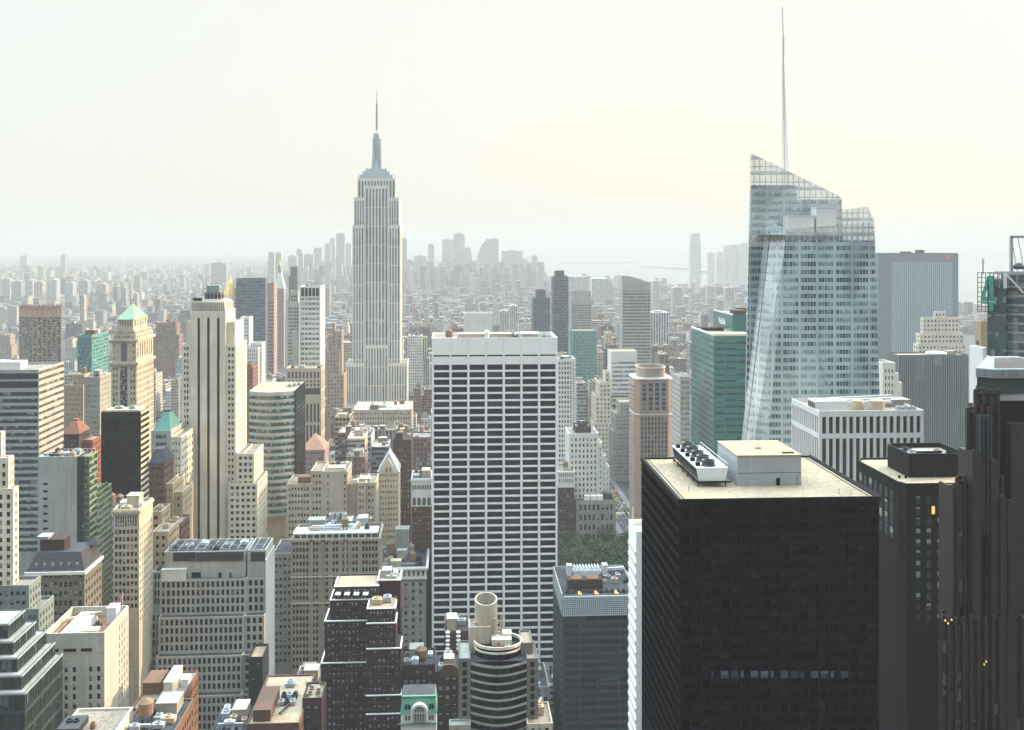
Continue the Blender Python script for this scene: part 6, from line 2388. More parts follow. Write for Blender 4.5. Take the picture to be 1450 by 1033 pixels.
    mk2('grey_apartment_slab', 'grey apartment slab pressed against the flank of the teal glass tower', 'apartment building', None, 715, 640, [(963, 977.5, 533, 0, 30)], 'grey_tan', G(nb=4, fh=3.7, ww=.55, wh=.6, mt=3), G(bw=3.6, fh=3.7, ww=.5, wh=.5))
    # balconied white tower right of the grid slab
    Y = 920
    px = Y / F
    b, o = mk('balconied_white_tower', 'white apartment tower with stacked balconies beside the white grid slab', 'apartment building', 'the balconied white tower', Y, 655, [(789.8, 815, 508, 0, 24)], 'white_stone',
              G(nb=6, fh=6.9 * px, ww=.6, wh=.6, mt=4 * px, ml=.5, rec=.6, mat='window_blue'), G(bw=3, fh=6.9 * px, ww=.5, wh=.6))
    x0, x1, y, z = o[0]
    for i in range(23):
        m = MB()
        zz = z - 6.9 * px * (i + 1)
        m.box(x1 - 4.4, x1 + .5, Y - .9, Y - .004, zz, zz + 1.0)
        b.put('balcony', 'white_stone', m)
    b.clutter(x0, x1, Y, Y + 24, z - 1, 6, 3, 0)
    b.done()
    # stepped cream tower
    mk2('cream_setback_tower', 'cream setback tower with a stepped crown', 'tower', 'the cream setback tower', 1150, 665,
        [(841, 892, 597, -3, 36), (843, 891, 560, 0, 34), (848, 890, 541, 4, 30), (857, 882, 526, 8, 20)], 'pale_limestone', G(bw=3.9, fh=4.9, ww=.45, wh=.55, mt=3), G(bw=3.9, fh=4.9, ww=.4, wh=.55, mt=3))
    mk2('shaded_setback_block', 'grey shaded setback block between the cream setback tower and the tan round crowned tower', 'office building', None, 1050, 694,
        [(868, 899, 610, -2, 30), (871, 899, 585, 0, 28), (878, 899, 569, 3, 24)], 'grey_stone', G(bw=2.8, fh=3.7, ww=.45, wh=.5, mt=3), G(bw=2.8, fh=3.7, ww=.45, wh=.5, mt=3))
    # pale block with penthouse, stepping on the right
    Y = 720
    b, o = mk('pale_stepped_block', 'pale stone block with a dark penthouse and a stepped sunlit corner above the trees', 'office building', 'the pale block above the trees', Y + 110, 695,
              [(806, 847, 613, 0, 30), (847.1, 853, 627, 1, 28), (853.1, 858, 645, 2, 26), (858.1, 863, 660, 3, 24)], 'white_stone', G(bw=3.3, fh=4.6, ww=.42, wh=.6, mt=4), G(bw=3.3, fh=4.6, ww=.4, wh=.6, mt=4))
    x0, x1, y, z = o[0]
    b.tier(x0 + 6, x1 - 5, y + 6, y + 24, z - 1.2, z + 4.5, 'dark_brick', f=G(nb=4, fh=4, ww=.5, wh=.5, mt=.6, mat='window_blue'), s=None)
    b.tier(x0 + 9, x1 - 8, y + 8, y + 20, z + 3.3, z + 8.5, 'dark_metal', f=G(nb=2, fh=4, ww=.5, wh=.5, mt=.6, mat='window_pale'), s=None)
    b.done()
    b, o = mk('white_corniced_block', 'dark block under a white corniced attic beside the white grid slab', 'office building', None, 820, 750, [(790.5, 813, 690, 0, 20)], 'dark_brick', G(bw=2.6, fh=4, ww=.45, wh=.5, mt=2), None)
    x0, x1, y, z = o[0]
    b.tier(x0 - .4, x1 + .4, y - .4, y + 20.3, z + .01, Z(667, x0, 820), 'white_stone', f=G(nb=8, fh=4.6, ww=.42, wh=.7, mt=1.5), s=None, cornice=.5)
    b.tank(x0 + 7, y + 10, Z(667, x0, 820) - 1, 2.2, 3.6, 2.5)
    b.done()
    b, o = mk('skylit_library_block', 'low dark stone block with bright slanted studio windows on its roof above the trees', 'office building', 'the low block with studio skylights', 820, 760, [(816, 872, 708, 0, 26)], 'grey_stone',
              G(nb=8, fh=8, ww=.55, wh=.66, mt=3.4, ml=2, rec=.7), G(bw=3, fh=6, ww=.4, wh=.5), 'tar_roof')
    x0, x1, y, z = o[0]
    for i in range(3):
        m = MB()
        a = X(828 + i * 9.2, 820)
        m.loft([[(a, y + 1.5, z - .9), (a + 4.5, y + 1.5, z - .9), (a + 4.5, y + 5, z - .9), (a, y + 5, z - .9)], [(a, y + 2.2, z + 3.0), (a + 4.5, y + 2.2, z + 3.0), (a + 4.5, y + 5, z + 3.4), (a, y + 5, z + 3.4)]])
        b.put('skylight', 'white_metal', m)
    b.shed(X(862, 820), y + 9, z - 1, 7, 9, 5, 'dark_metal')
    b.clutter(x0, x1, y + 6, y + 25, z - 1, 9, 6, 1)
    m = MB()
    for i in range(9):
        xx = x0 + 1.2 + (x1 - x0 - 2.4) * i / 8
        m.box(xx - .45, xx + .45, y - .6, y - .004, 0, z - 3)
    b.put('pilaster', 'grey_stone', m)
    b.done()


mid_towers()


def centre_blocks():
    # beige stepped block with blank flank
    Y = 600
    px = Y / F
    b = Bd('beige_stepped_block', 'beige loft block with a blank wall panel and a stepped roofline', 'office building', X(470, Y), Y, 'the beige stepped loft block', 770)
    g = lambda nb: G(nb=nb, fh=9.2 * px, ww=.6, wh=.5, mt=5 * px, ml=.8, rec=.4)
    z = lambda p: Z(p, X(470, Y), Y)
    b.tier(X(406, Y), X(440, Y), Y - .5, Y + 24, 0, z(684), 'limestone', f=g(7), s=None)
    b.tier(X(440.1, Y), X(457, Y), Y - .2, Y + 26, 0, z(666), 'limestone', f=g(3), s=None)
    b.tier(X(457.1, Y), X(492, Y), Y, Y + 26, 0, z(667), 'limestone', f=G(nb=9, fh=9.2 * px, ww=.6, wh=.5, mt=5 * px, ml=.8, grp=lambda i, n: i in (1, 8)), s=g(5), roof='gravel_roof')
    b.tier(X(492.1, Y), X(506, Y), Y + 1, Y + 22, 0, z(686), 'sandstone', f=None, s=None)
    b.tier(X(506.1, Y), X(518, Y), Y - 1, Y + 22, 0, z(683), 'limestone', f=G(nb=2, fh=9.2 * px, ww=.5, wh=.5, mt=5 * px), s=None, roof='white_roof')
    b.tier(X(518.1, Y), X(532, Y), Y + .5, Y + 24, 0, z(684), 'limestone', f=G(nb=2, fh=9.2 * px, ww=.5, wh=.5, mt=5 * px), s=G(bw=3, fh=9.2 * px, ww=.4, wh=.5))
    b.shed(X(430, Y), Y + 8, z(684) - 1, 8, 6, 3.4, 'rust', 'tar_roof')
    b.shed(X(475, Y), Y + 8, z(667) - 1, 10, 7, 2.0, 'pale_limestone')
    b.clutter(X(460, Y), X(491, Y), Y + 10, Y + 26, z(667) - 1, 2, 5, 0, 0)
    b.clutter(X(496, Y), X(530, Y), Y + 4, Y + 22, z(686) - 1, 12, 4, 0, 1)
    b.done()
    # corniced loft block in front
    Y = 500
    px = Y / F
    b = Bd('corniced_loft_block', 'large tan loft block with a glazed green attic strip and crowded roof', 'office building', X(470, Y), Y, 'the tan loft block with the green attic strip', 935)
    x0, x1 = X(412, Y), X(537, Y)
    z = Z(755, x0, Y)
    fh = 9.6 * px
    b.tier(x0, x1, Y, Y + 26, 0, z - 7.5 * px, 'loft_stone', f=G(nb=26, fh=fh, ww=.66, wh=.62, mt=3.5 * px, ml=.6, rec=.45, mat='window_plain', grp=lambda i, n: i % 3 != 2 or i in (2, 23)), s=G(bw=2.4, fh=fh, ww=.5, wh=.6, mt=3 * px), roof='tar_roof', cornice=.5)
    m = MB()
    for i in range(13):
        a = x0 + 1 + (x1 - x0 - 2) * i / 13
        m.box(a, a + .5, Y + 1, Y + 1.6, z - 9 * px, z - 1)
    m.box(x0 + .8, x1 - .8, Y + .9, Y + 12, z - 1, z - .3)
    b.put('attic_frame', 'white_stone', m)
    m = MB()
    m.face([(x0 + 1, Y + 1.4, z - 9 * px), (x1 - 1, Y + 1.4, z - 9 * px), (x1 - 1, Y + 1.4, z - 1), (x0 + 1, Y + 1.4, z - 1)], [(0, 0), (13, 0), (13, .99), (0, .99)])
    b.put('attic_glazing', 'window_teal', m)
    for a, c in ((439, 443.5), (455, 459), (487, 491)):
        m = MB()
        m.box(X(a, Y), X(c, Y), Y - .5, Y - .004, 0, z - 9 * px)
        b.put('pilaster', 'loft_stone', m)
    m = MB()
    m.box(x0, x1, Y - .7, Y - .005, z - 62 * px, z - 60.5 * px)
    m.box(x0, x1, Y - .7, Y - .005, z - 99 * px, z - 97.5 * px)
    b.put('string_course', 'limestone', m)
    b.clutter(x0 + 6, x1 - 4, Y + 3, Y + 25, z - .4, 21, 16, 1, 3)
    for i in range(3):
        b.unit(X(464 + i * 8, Y), Y + 20, z + 1, 3.4, 3, 3, 'concrete')
    b.duct((X(440, Y), Y + 6, z + 1.4), (X(500, Y), Y + 8, z + 1.4), .55, 'white_metal')
    b.duct((X(500, Y), Y + 4, z + 1.4), (X(506, Y), Y + 18, z + 1.4), .55, 'white_metal')
    b.tier(X(385, Y + 4), x0 - .05, Y + 6, Y + 30, 0, Z(788, x0, Y), 'grey_stone', f=G(nb=4, fh=fh, ww=.6, wh=.55, mt=2), s=None, roof='tar_roof')
    b.done()
    # gable tower
    Y = 655
    px = Y / F
    b = Bd('gabled_stone_tower', 'narrow cream tower with a steep grey gabled roof and sunlit edge', 'tower', X(550, Y), Y, 'the steep gabled cream tower', 755)
    x0, x1 = X(535.5, Y), X(564.5, Y)
    z = Z(668, x0, Y)
    b.tier(x0, x1, Y, Y + 22, 0, z, 'limestone', f=G(nb=7, fh=7.9 * px, ww=.46, wh=.48, mt=3 * px, ml=.6, rec=.35), s=G(bw=2.6, fh=7.9 * px, ww=.3, wh=.5), roof=None, cornice=.3)
    zr = Z(642, x0, Y)
    xm = (x0 + x1) / 2
    m = MB()
    m.loft([[(x0 - .3, Y - .2, z), (x1 + .3, Y - .2, z), (x1 + .3, Y + 22.2, z), (x0 - .3, Y + 22.2, z)], [(xm - .1, Y + 5, zr), (xm + .1, Y + 5, zr), (xm + .1, Y + 17, zr), (xm - .1, Y + 17, zr)]])
    b.put('steep_roof', 'grey_metal', m)
    m = MB()
    gz_ = Z(652, x0, Y)
    A = [(xm - 3.6, Y - .35, z - .2), (xm + 3.6, Y - .35, z - .2), (xm + 3.6, Y - .35, z + 2.2), (xm, Y - .35, gz_ + 1), (xm - 3.6, Y - .35, z + 2.2)]
    m.loft([[(p[0], Y + 4, p[2]) for p in A], A])
    b.put('gable', 'limestone', m)
    for k in (-1, 1):
        m = MB()
        m.box(xm + k * 1.2 - .6, xm + k * 1.2 + .6, Y - .4, Y - .354, z + .3, z + 2.6)
        b.put('window', 'window_dark', m)
        m = MB()
        m.bar((xm + k * (x1 - xm + .35), Y - .25, z), (xm, Y + 4.9, zr + .1), .35)
        b.put('roof_coping', 'white_stone', m)
    b.done()
    # dark brick slab beside it
    Y = 700
    b = Bd('dark_brick_slab', 'deep red brick slab in shade with a cluttered roof behind the steep gabled cream tower', 'office building', X(570, Y), Y, 'the deep red brick slab', 760)
    x0, x1, z = b.ptier(556, 582, 622, Y, 40, 'dark_brick', f=G(bw=2.4, fh=3.5, ww=.4, wh=.45, mt=3), s=G(bw=2.8, fh=3.5, ww=.4, wh=.45, mt=3), roof='tar_roof')
    b.shed(x0 + 4, Y + 8, z - 1, 5, 6, 4, 'red_brick')
    b.clutter(x0, x1, Y + 12, Y + 40, z - 1, 31, 4, 2, 1)
    b.done()
    # ornate arched block
    Y = 610
    px = Y / F
    b = Bd('arched_brick_block', 'red brick and white stone block with an arched top storey beside the white grid slab', 'office building', X(595, Y), Y, 'the arched red brick block', 760)
    x0, x1 = X(583, Y), X(611, Y)
    z = Z(677, x0, Y)
    zb = Z(717, x0, Y)
    b.tier(x0, x1, Y, Y + 22, 0, zb, 'brown_brick', f=G(nb=4, fh=8.5 * px, ww=.46, wh=.6, mt=2 * px, ml=.8, rec=.4), s=None, roof=None)
    b.tier(x0 - .3, x1, Y - .3, Y + 22, zb + .01, z, 'white_stone', f=None, s=None, roof='tar_roof', cornice=.6)
    m = MB()
    for i in range(4):
        a = x0 + (x1 - x0) * (i + .5) / 4
        m = MB()
        r = 1.05
        zc = Z(707, x0, Y)
        pts = [(a - r, zb + .8), (a + r, zb + .8)] + [(a + r * cos(pi * k / 8), zc + r * 1.2 * sin(pi * k / 8)) for k in range(9)]
        m.face([(p, Y - .34, q) for p, q in pts])
        b.put('arched_window', 'window_dark', m)
    for i in range(8):
        a = x0 + (x1 - x0) * (i + .5) / 8
        m = MB()
        m.box(a - .5, a + .5, Y - .36, Y - .304, z - 6.6, z - 4)
        b.put('window', 'window_dark', m)
    b.clutter(x0, x1, Y, Y + 22, z - 1, 17, 4, 0, 1)
    b.done()
    # classical white cornice block
    Y = 575
    px = Y / F
    b = Bd('white_cornice_block', 'grey block with a heavy white cornice and balustrade behind the stepped red brick block', 'office building', X(570, Y), Y, 'the white corniced grey block', 915)
    x0, x1 = X(536, Y), X(603, Y)
    z = Z(803, x0, Y)
    b.tier(x0, x1, Y, Y + 40, 0, z - 6.5, 'grey_stone', f=G(nb=6, fh=10 * px, ww=.38, wh=.6, mt=6 * px, ml=1, rec=.5), s=None, roof=None)
    b.tier(x0 - .5, x1 + .5, Y - .5, Y + 40.2, z - 6.49, z, 'white_stone', f=G(nb=10, fh=5, ww=.4, wh=.62, mt=2.2, rec=.4), s=None, roof='tar_roof', cornice=.9)
    m = MB()
    m.box(x0 - .9, x1 + .9, Y - .9, Y - .504, z - 6.8, z - 6.2)
    b.put('ledge', 'white_stone', m)
    b.shed(X(560, Y), Y + 6, z - 1, 6, 5, 3, 'limestone')
    b.tank(X(553, Y + 20), Y + 22, z - 1, 2.4, 5.5, 2.5)
    b.shed(X(570, Y + 30), Y + 32, z - 1, 8, 8, 14, 'grey_stone', 'tar_roof')
    b.clutter(x0, x1, Y + 2, Y + 40, z - 1, 14, 12, 1, 2)
    b.done()
    # stepped red brick block
    Y = 380
    px = Y / F
    b = Bd('stepped_brick_block', 'dark red brick block stepping down with white copings along every setback', 'apartment building', X(520, Y), Y, 'the stepped red brick block', 1033)
    Lm = 'red_brick'
    zf = lambda p, y=Y: Z(p, X(540, y), y)
    gw = lambda nb: G(nb=nb, fh=10.2 * px, ww=.5, wh=.5, mt=3.5 * px, ml=.7, rec=.3, mat='window_lit')

    def cop(x0, x1, y0, y1, z, sides='FLR'):
        m = MB()
        if 'F' in sides:
            m.box(x0 - .2, x1 + .2, y0 - .2, y0 + .35, z + .004, z + .35)
        if 'L' in sides:
            m.box(x0 - .2, x0 + .35, y0 + .353, y1, z + .004, z + .35)
        if 'R' in sides:
            m.box(x1 - .35, x1 + .2, y0 + .353, y1, z + .004, z + .35)
        b.put('white_coping', 'travertine', m)
    # rear wing
    Yr = 394
    for i, (p0, py, dy) in enumerate(((473.5, 832, 4), (467.5, 850, 3), (460.5, 878, 1.5), (456, 935, 0))):
        x0, x1, y = X(p0, Yr), X(536, Yr), Yr + dy - 3
        z = Z(py, x0, Yr)
        b.tier(x0, x1 - .01 * i, y, Yr + 16, 0, z, Lm, f=gw(12), s=gw(4), roof='white_roof' if i == 0 else 'tar_roof', ph=.5)
        cop(x0, x1, y, Yr + 12, z, 'FL')
    x0, x1, y = X(535, Yr + 6), X(567, Yr + 6), Yr + 6
    z = Z(822, x0, y)
    b.tier(x0, x1, y, y + 12, 0, z, Lm, f=None, s=gw(3), roof='white_roof', ph=.5)
    cop(x0, x1, y, y + 12, z)
    b.clutter(x0, x1, y, y + 12, z - .5, 9, 8, 0, 1)
    # front wing
    for i, (p1, py, dy) in enumerate(((559, 866, 3), (560, 885, 1.6), (567.5, 920, .8), (568, 985, 0), (568.3, 1010, -.8))):
        x0, x1, y = X(519, Y), X(p1, Y), Y + dy
        z = zf(py)
        b.tier(x0 - .01 * i, x1, y, Y + 17, 0, z, Lm, f=gw(7), s=gw(4), roof='white_roof' if i == 0 else 'tar_roof', ph=.5)
        cop(x0, x1, y, Y + 12, z, 'FR' if i else 'FLR')
        if i == 0:
            b.clutter(x0, x1, y + 4, Y + 15, z - .5, 5, 6, 0, 0)
    for i in range(4):
        m = MB()
        a = X(479 + i * 13, Yr)
        m.box(a - 1, a + 1, Yr - 2.4, Yr + .9, Z(840, a, Yr), Z(838.6, a, Yr))
        b.put('lintel', 'white_stone', m)
    b.boxes.append((X(456, Y), X(568, Y), Y, Y + 26, zf(866)))
    b.done()
    # verdigris mansard front
    Y = 330
    px = Y / F
    b = Bd('verdigris_mansard_house', 'ornate white fronted block with a green copper mansard and big arched window', 'office building', X(592, Y), Y, 'the green copper mansard', 1060)
    x0, x1 = X(567.5, Y), X(618, Y)
    z = Z(1011, x0, Y)
    b.tier(x0, x1, Y, Y + 12, 0, z, 'white_stone', f=None, s=None, roof=None)
    m = MB()
    zr = Z(990.5, x0, Y)
    m.loft([[(x0 - .2, Y - .2, z + .004), (x1 + .2, Y - .2, z + .004), (x1 + .2, Y + 12, z + .004), (x0 - .2, Y + 12, z + .004)], [(x0 + .4, Y + 1.4, zr), (x1 - .4, Y + 1.4, zr), (x1 - .4, Y + 11, zr), (x0 + .4, Y + 11, zr)]])
    b.put('mansard_roof', 'verdigris', m)
    m = MB()
    m.box(x0 + .5, x1 - .5, Y + 2.1, Y + 10.9, zr + .01, zr + .12)
    b.put('roof', 'tar_roof', m)
    m = MB()
    m.box(x0 - .5, x1 + .5, Y - .6, Y - .204, Z(1025.5, x0, Y), Z(1023.5, x0, Y))
    m.box(x0 + .2, x1 - .2, Y + 1.2, Y + 2, zr + .004, zr + .5)
    b.put('copper_ledge', 'verdigris', m)
    xm = X(594, Y)

    def arch(r, zc, zb, y, d, mat, part):
        m = MB()
        pts = [(xm - r, zb), (xm + r, zb)] + [(xm + r * cos(pi * k / 12), zc + r * sin(pi * k / 12)) for k in range(13)]
        A = [(p, y, q) for p, q in pts]
        m.loft([[(p[0], y + d, p[2]) for p in A], A])
        b.put(part, mat, m)
    zc, zb = Z(1008, x0, Y), Z(1021, x0, Y)
    arch(2.75, zc, zb, Y - 1.0, 2.4, 'white_stone', 'arch_surround')
    arch(2.0, zc, zb + .2, Y - 1.06, .05, 'window_dark', 'arched_window')
    m = MB()
    for k in range(-2, 3):
        m.box(xm + k * .8 - .06, xm + k * .8 + .06, Y - 1.12, Y - 1.062, zb + .2, zc + (1.3 if abs(k) < 2 else .9))
    m.box(xm - 1.9, xm + 1.9, Y - 1.13, Y - 1.063, zc - .1, zc + .1)
    b.put('mullion', 'white_stone', m)
    for k in (-4.3, -3.3, 3.3, 4.2):
        m = MB()
        m.box(xm + k - .38, xm + k + .38, Y - .05, Y + .2, Z(1020, x0, Y), Z(1013.5, x0, Y))
        b.put('window', 'window_dark', m)
        m = MB()
        m.box(xm + k - .35, xm + k + .35, Y + .1, Y + 1.1, z + 1.4, z + 2.8)
        b.put('dormer', 'dark_metal', m)
    b.done()
    for (p0, p1, py, Yb, dp, wall, lab, rf, vb) in (
            (567, 616, 941, 385, 16, 'dark_brick', 'dark brick block with a conical roofed tank above the green copper mansard', 'tar_roof', 1000),
            (616, 651, 950, 372, 18, 'dark_brick', 'dark brick block with a curved gable beside the round cornered tower', 'tar_roof', 1033),
            (352, 372, 930, 420, 14, 'dark_metal', 'small dark roofed block between the terraced tan block and the stepped red brick block', 'white_roof', 960)):
        b = Bd('brick_walk_up', lab, 'apartment building', X(p0, Yb), Yb, None, vb)
        x0, x1, z = b.ptier(p0, p1, py, Yb, dp, wall, f=G(bw=2.2, fh=3.2, ww=.5, wh=.5, mt=2.4, mat='window_lit'), s=None, roof=rf)
        if p0 == 567:
            b.tank(X(596, Yb + 6), Yb + 7, z - 1, 2.2, 2.6, 1.4)
            b.unit(X(588, Yb + 3), Yb + 3, z - 1, 2.6, 2.4, 2.4, 'white_metal')
            b.clutter(x0, x1, Yb + 2, Yb + dp, z - 1, 3, 4, 0, 1)
        if p0 == 616:
            m = MB()
            xm = X(636, Yb)
            pts = [(xm - 3.4, z - 2), (xm + 3.4, z - 2), (xm + 3.4, z + .8)] + [(xm + 3 * cos(pi * k / 8), z + .8 + 1.6 * sin(pi * k / 8)) for k in range(9)] + [(xm - 3.4, z + .8)]
            m.loft([[(p, Yb + .8, q) for p, q in pts], [(p, Yb - .3, q) for p, q in pts]])
            b.put('gable', 'brown_brick', m)
            b.clutter(x0, x1, Yb + 2, Yb + dp, z - 1, 7, 4, 0, 1)
        b.done()


centre_blocks()


def round_tower():
    Y = 350
    b = Bd('round_cornered_tower', 'dark banded tower with a curved front, drum terrace and a slanted white chimney', 'office building', X(705, Y), Y, 'the curved tower with the chimney', 1060)
    px = Y / F
    z = lambda p, y=Y: Z(p, X(705, y), y)
    x0, x1 = X(649.5, Y), X(762, Y)
    xa, xb = X(666.5, Y), X(746, Y)
    L = 'dark_stone'
    g = G(nb=1, fh=11.4 * px, ww=.46, wh=.7, mt=5 * px, ml=.4, rec=.3, mat='window_black')
    b.tier(x0, xa, Y, Y + 16, 0, z(931), L, f=g, s=G(bw=3, fh=11.4 * px, ww=.4, wh=.6), roof='grey_stone', ph=.6)
    b.tier(xb, x1, Y, Y + 16, 0, z(933), L, f=g, s=G(bw=3, fh=11.4 * px, ww=.4, wh=.6), roof='gravel_roof', ph=.6)
    b.tier(X(739, Y), X(756, Y), Y + 5, Y + 17, 0, z(919), L, f=None, s=None, roof='white_roof', ph=.6)
    # bowed glass front with pale bands
    cxm = (xa + xb) / 2
    n = 18
    bow = lambda o, a=1.0: [(cxm + (xa - cxm) * a * cos(pi * i / n) * -1 * -1, Y - (3.2 * sin(pi * i / n)) - o) for i in range(n + 1)]
    pts = [(xa + (xb - xa) * i / n, Y + .4 - 4.2 * sin(pi * i / n)) for i in range(n + 1)]
    m = MB()
    zt = z(937)
    m.prism(pts + [(xb, Y + 15), (xa, Y + 15)], 0, zt, bay=1.2, fh=3.4)
    b.put('curved_glazing', 'window_black', m)
    k = 0
    zz = zt
    while zz > z(1050):
        m = MB()
        out = [(p[0] + (p[0] - cxm) * .003, p[1] - .16) for p in pts]
        for a, c in zip(out, out[1:]):
            m.face([(*a, zz - .75), (*c, zz - .75), (*c, zz), (*a, zz)])
            m.face([(*a, zz), (*c, zz), (c[0], c[1] + .7, zz), (a[0], a[1] + .7, zz)])
        b.put('spandrel_band', 'grey_stone', m)
        zz -= 11.6 * px
    b.mb('roof', 'tar_roof').face([(xa, Y + .5, zt + .02), (xb, Y + .5, zt + .02), (xb, Y + 15, zt + .02), (xa, Y + 15, zt + .02)])
    # drum terrace
    Yd = Y + 8
    r = (X(739, Yd) - X(671, Yd)) / 2
    cx2 = (X(739, Yd) + X(671, Yd)) / 2

    def ringband(r, z0, z1, mat, part, t=.5):
        m = MB()
        N_ = 36
        for i in range(N_):
            a0, a1 = 2 * pi * i / N_, 2 * pi * (i + 1) / N_
            q = lambda rr, a: (cx2 + rr * cos(a), Yd + rr * sin(a) * .86)
            o0, o1, i0, i1 = q(r, a0), q(r, a1), q(r - t, a0), q(r - t, a1)
            m.face([(*o0, z0), (*o1, z0), (*o1, z1), (*o0, z1)])
            m.face([(*o0, z1), (*o1, z1), (*i1, z1), (*i0, z1)])
            m.face([(*i1, z0), (*i0, z0), (*i0, z1), (*i1, z1)])
        return b.put(part, mat, m)
    zd0, zd1 = z(934, Yd), z(905, Yd)
    m = MB()
    m.prism([(cx2 + (r - .55) * cos(2 * pi * i / 30), Yd + (r - .55) * .86 * sin(2 * pi * i / 30)) for i in range(30)], zt - .5, zd1 - 1.4, bay=1.1, fh=3)
    b.put('drum', 'window_black', m)
    for p, h in ((905, 1.0), (913, .55), (926, .55), (936, .5)):
        ringband(r + (.15 if p == 905 else 0), z(p, Yd) - h, z(p, Yd), 'pale_limestone', 'drum_band')
    # core block, chimney and bits
    bx0, bx1 = X(664, Y + 8), X(694, Y + 8)
    zb = z(887, Y + 8)
    b.tier(bx0, bx1, Y + 8, Y + 16, zt - 1, zb, 'limestone', f=G(nb=5, fh=6, ww=.2, wh=.14, mt=5, n=1, grp=lambda i, n: i == 4), s=None, roof='gravel_roof', ph=.4)
    b.unit((bx0 + bx1) / 2, Y + 12, zb - .4, 3, 1.6, .9, 'tan_metal')
    Yc = Y + 14
    rc = (X(704.5, Yc) - X(672, Yc)) / 2
    xc = (X(704.5, Yc) + X(672, Yc)) / 2
    N_ = 28
    m = MB()
    zlo, zhi = z(851, Yc), z(843, Yc)
    zs = lambda i: zlo + (zhi - zlo) * (.5 + .5 * sin(2 * pi * i / N_))
    q = lambda rr, i: (xc + rr * cos(2 * pi * i / N_), Yc + rr * sin(2 * pi * i / N_))
    for i in range(N_):
        j = i + 1
        m.face([(*q(rc, i), zt - 1), (*q(rc, j), zt - 1), (*q(rc, j), zs(j)), (*q(rc, i), zs(i))])
        m.face([(*q(rc, i), zs(i)), (*q(rc, j), zs(j)), (*q(rc * .86, j), zs(j)), (*q(rc * .86, i), zs(i))])
        m.face([(*q(rc * .86, j), zlo - 5), (*q(rc * .86, i), zlo - 5), (*q(rc * .86, i), zs(i)), (*q(rc * .86, j), zs(j))])
    b.put('chimney', 'limestone', m)
    m = MB()
    m.face([(*q(rc * .87, i), zlo - 2.6) for i in range(N_)])
    m.bar((*q(rc * .8, 2), zlo - 1.5), (*q(rc * .8, 16), zlo - 1.5), .2)
    m.lathe(xc + .6, Yc, [(1.2, zlo - 2.6), (1.2, zlo - 1.2), (.8, zlo - 1.0)], 12)
    b.put('chimney_fan', 'dark_metal', m)
    m = MB()
    xs, ys = X(707, Yc - 4), Yc - 4
    zz0 = zd1 - 1.2
    m.box(xs - 1.8, xs - 1.2, ys, ys + .6, zz0, zz0 + 7.6)
    m.box(xs + .3, xs + .9, ys, ys + .6, zz0, zz0 + 9.4)
    for i in range(6):
        m.box(xs - 1.2, xs + .3, ys + .1, ys + .4, zz0 + 1 + i * 1.2, zz0 + 1.2 + i * 1.2)
    b.put('ladder_frame', 'tan_metal', m)
    m = MB()
    m.box(X(696, Yd), X(724, Yd), Yd - 2, Yd + 4, zd1 - 1.39, zd1 + .6)
    m.box(X(712, Yd), X(725, Yd), Yd + 1, Yd + 5, zd1 + .604, zd1 + 1.6)
    b.put('terrace_house', 'pale_limestone', m)
    b.unit(X(706, Yd - 3), Yd - 4, zd1 - 1.4, 1.8, 1.8, 1.2, 'rust')
    b.unit(X(718, Yd - 3), Yd - 4.4, zd1 - 1.4, 1.6, 1.6, 1.0, 'tan_metal')
    # lower wings
    b.tier(X(636, Y), X(666.3, Y), Y - 4.5, Y - .02, 0, z(1016), 'grey_stone', f=G(nb=2, fh=3.6, ww=.5, wh=.6, mt=1.6), s=None, roof='grey_stone', ph=.6)
    b.tier(X(745, Y), X(781, Y), Y - 4.5, Y + 12, 0, z(1017), 'limestone', f=G(nb=3, fh=3.6, ww=.5, wh=.6, mt=1.6), s=None, roof='gravel_roof', ph=.6)
    b.unit(X(765, Y), Y + 4, z(1017) - .6, 3, 3, 3, 'tan_metal')
    b.duct((X(758, Y), Y + 2, z(1017) + 2), (X(770, Y), Y + 9, z(1017) + 2.6), .4, 'limestone')
    b.done()
    # ornate dark block behind with white scrolls
    Yo = 430
    b = Bd('scrolled_dark_block', 'dark brick block with white scroll ornaments behind the curved tower with the chimney', 'apartment building', X(640, Yo), Yo, None, 940)
    x0, x1, zz = b.ptier(629, 664, 893, Yo, 18, 'brown_brick', f=G(bw=2.2, fh=3.4, ww=.4, wh=.5, mt=3), s=None, roof='tar_roof')
    for p in (634, 649):
        m = MB()
        xx = X(p, Yo)
        for i in range(6):
            m.lathe(xx, Yo - .5, [(.5, zz - 1 - i * 1.7), (1.0, zz - .5 - i * 1.7), (.9, zz - .1 - i * 1.7), (.4, zz + .3 - i * 1.7)], 9)
        b.put('scroll', 'travertine', m)
    b.clutter(x0, x1, Yo + 2, Yo + 18, zz - 1, 2, 3, 0, 1)
    b.done()
    # grey green glass block with the louvred roof edge
    Y = 480
    px = Y / F
    b = Bd('louvred_glass_block', 'grey green glass block with a sloping louvred roof edge and brown tanks', 'office building', X(845, Y), Y, 'the louvred grey green block', 1033)
    x0, x1 = X(796.5, Y), X(905, Y)
    z = Z(872, x0, Y)
    zt = Z(849, x0, Y)
    b.tier(x0, x1, Y, Y + 46, 0, z, 'green_metal', f=G(nb=4, fh=11.05 * px, ww=1, wh=.58, mt=12 * px, ml=.4, mat='window_gg', band=True, rec=.3), s=G(bw=4, fh=11 * px, ww=.9, wh=.6, mt=3, mat='window_gg', rec=.3), roof=None)
    m = MB()
    for i in range(5):
        xx = x0 + (x1 - x0) * (0.02, .225, .46, .74, .98)[i]
        m.box(xx - .45, xx + .45, Y - .35, Y - .004, 0, z - 10 * px)
    b.put('pier_rib', 'green_metal', m)
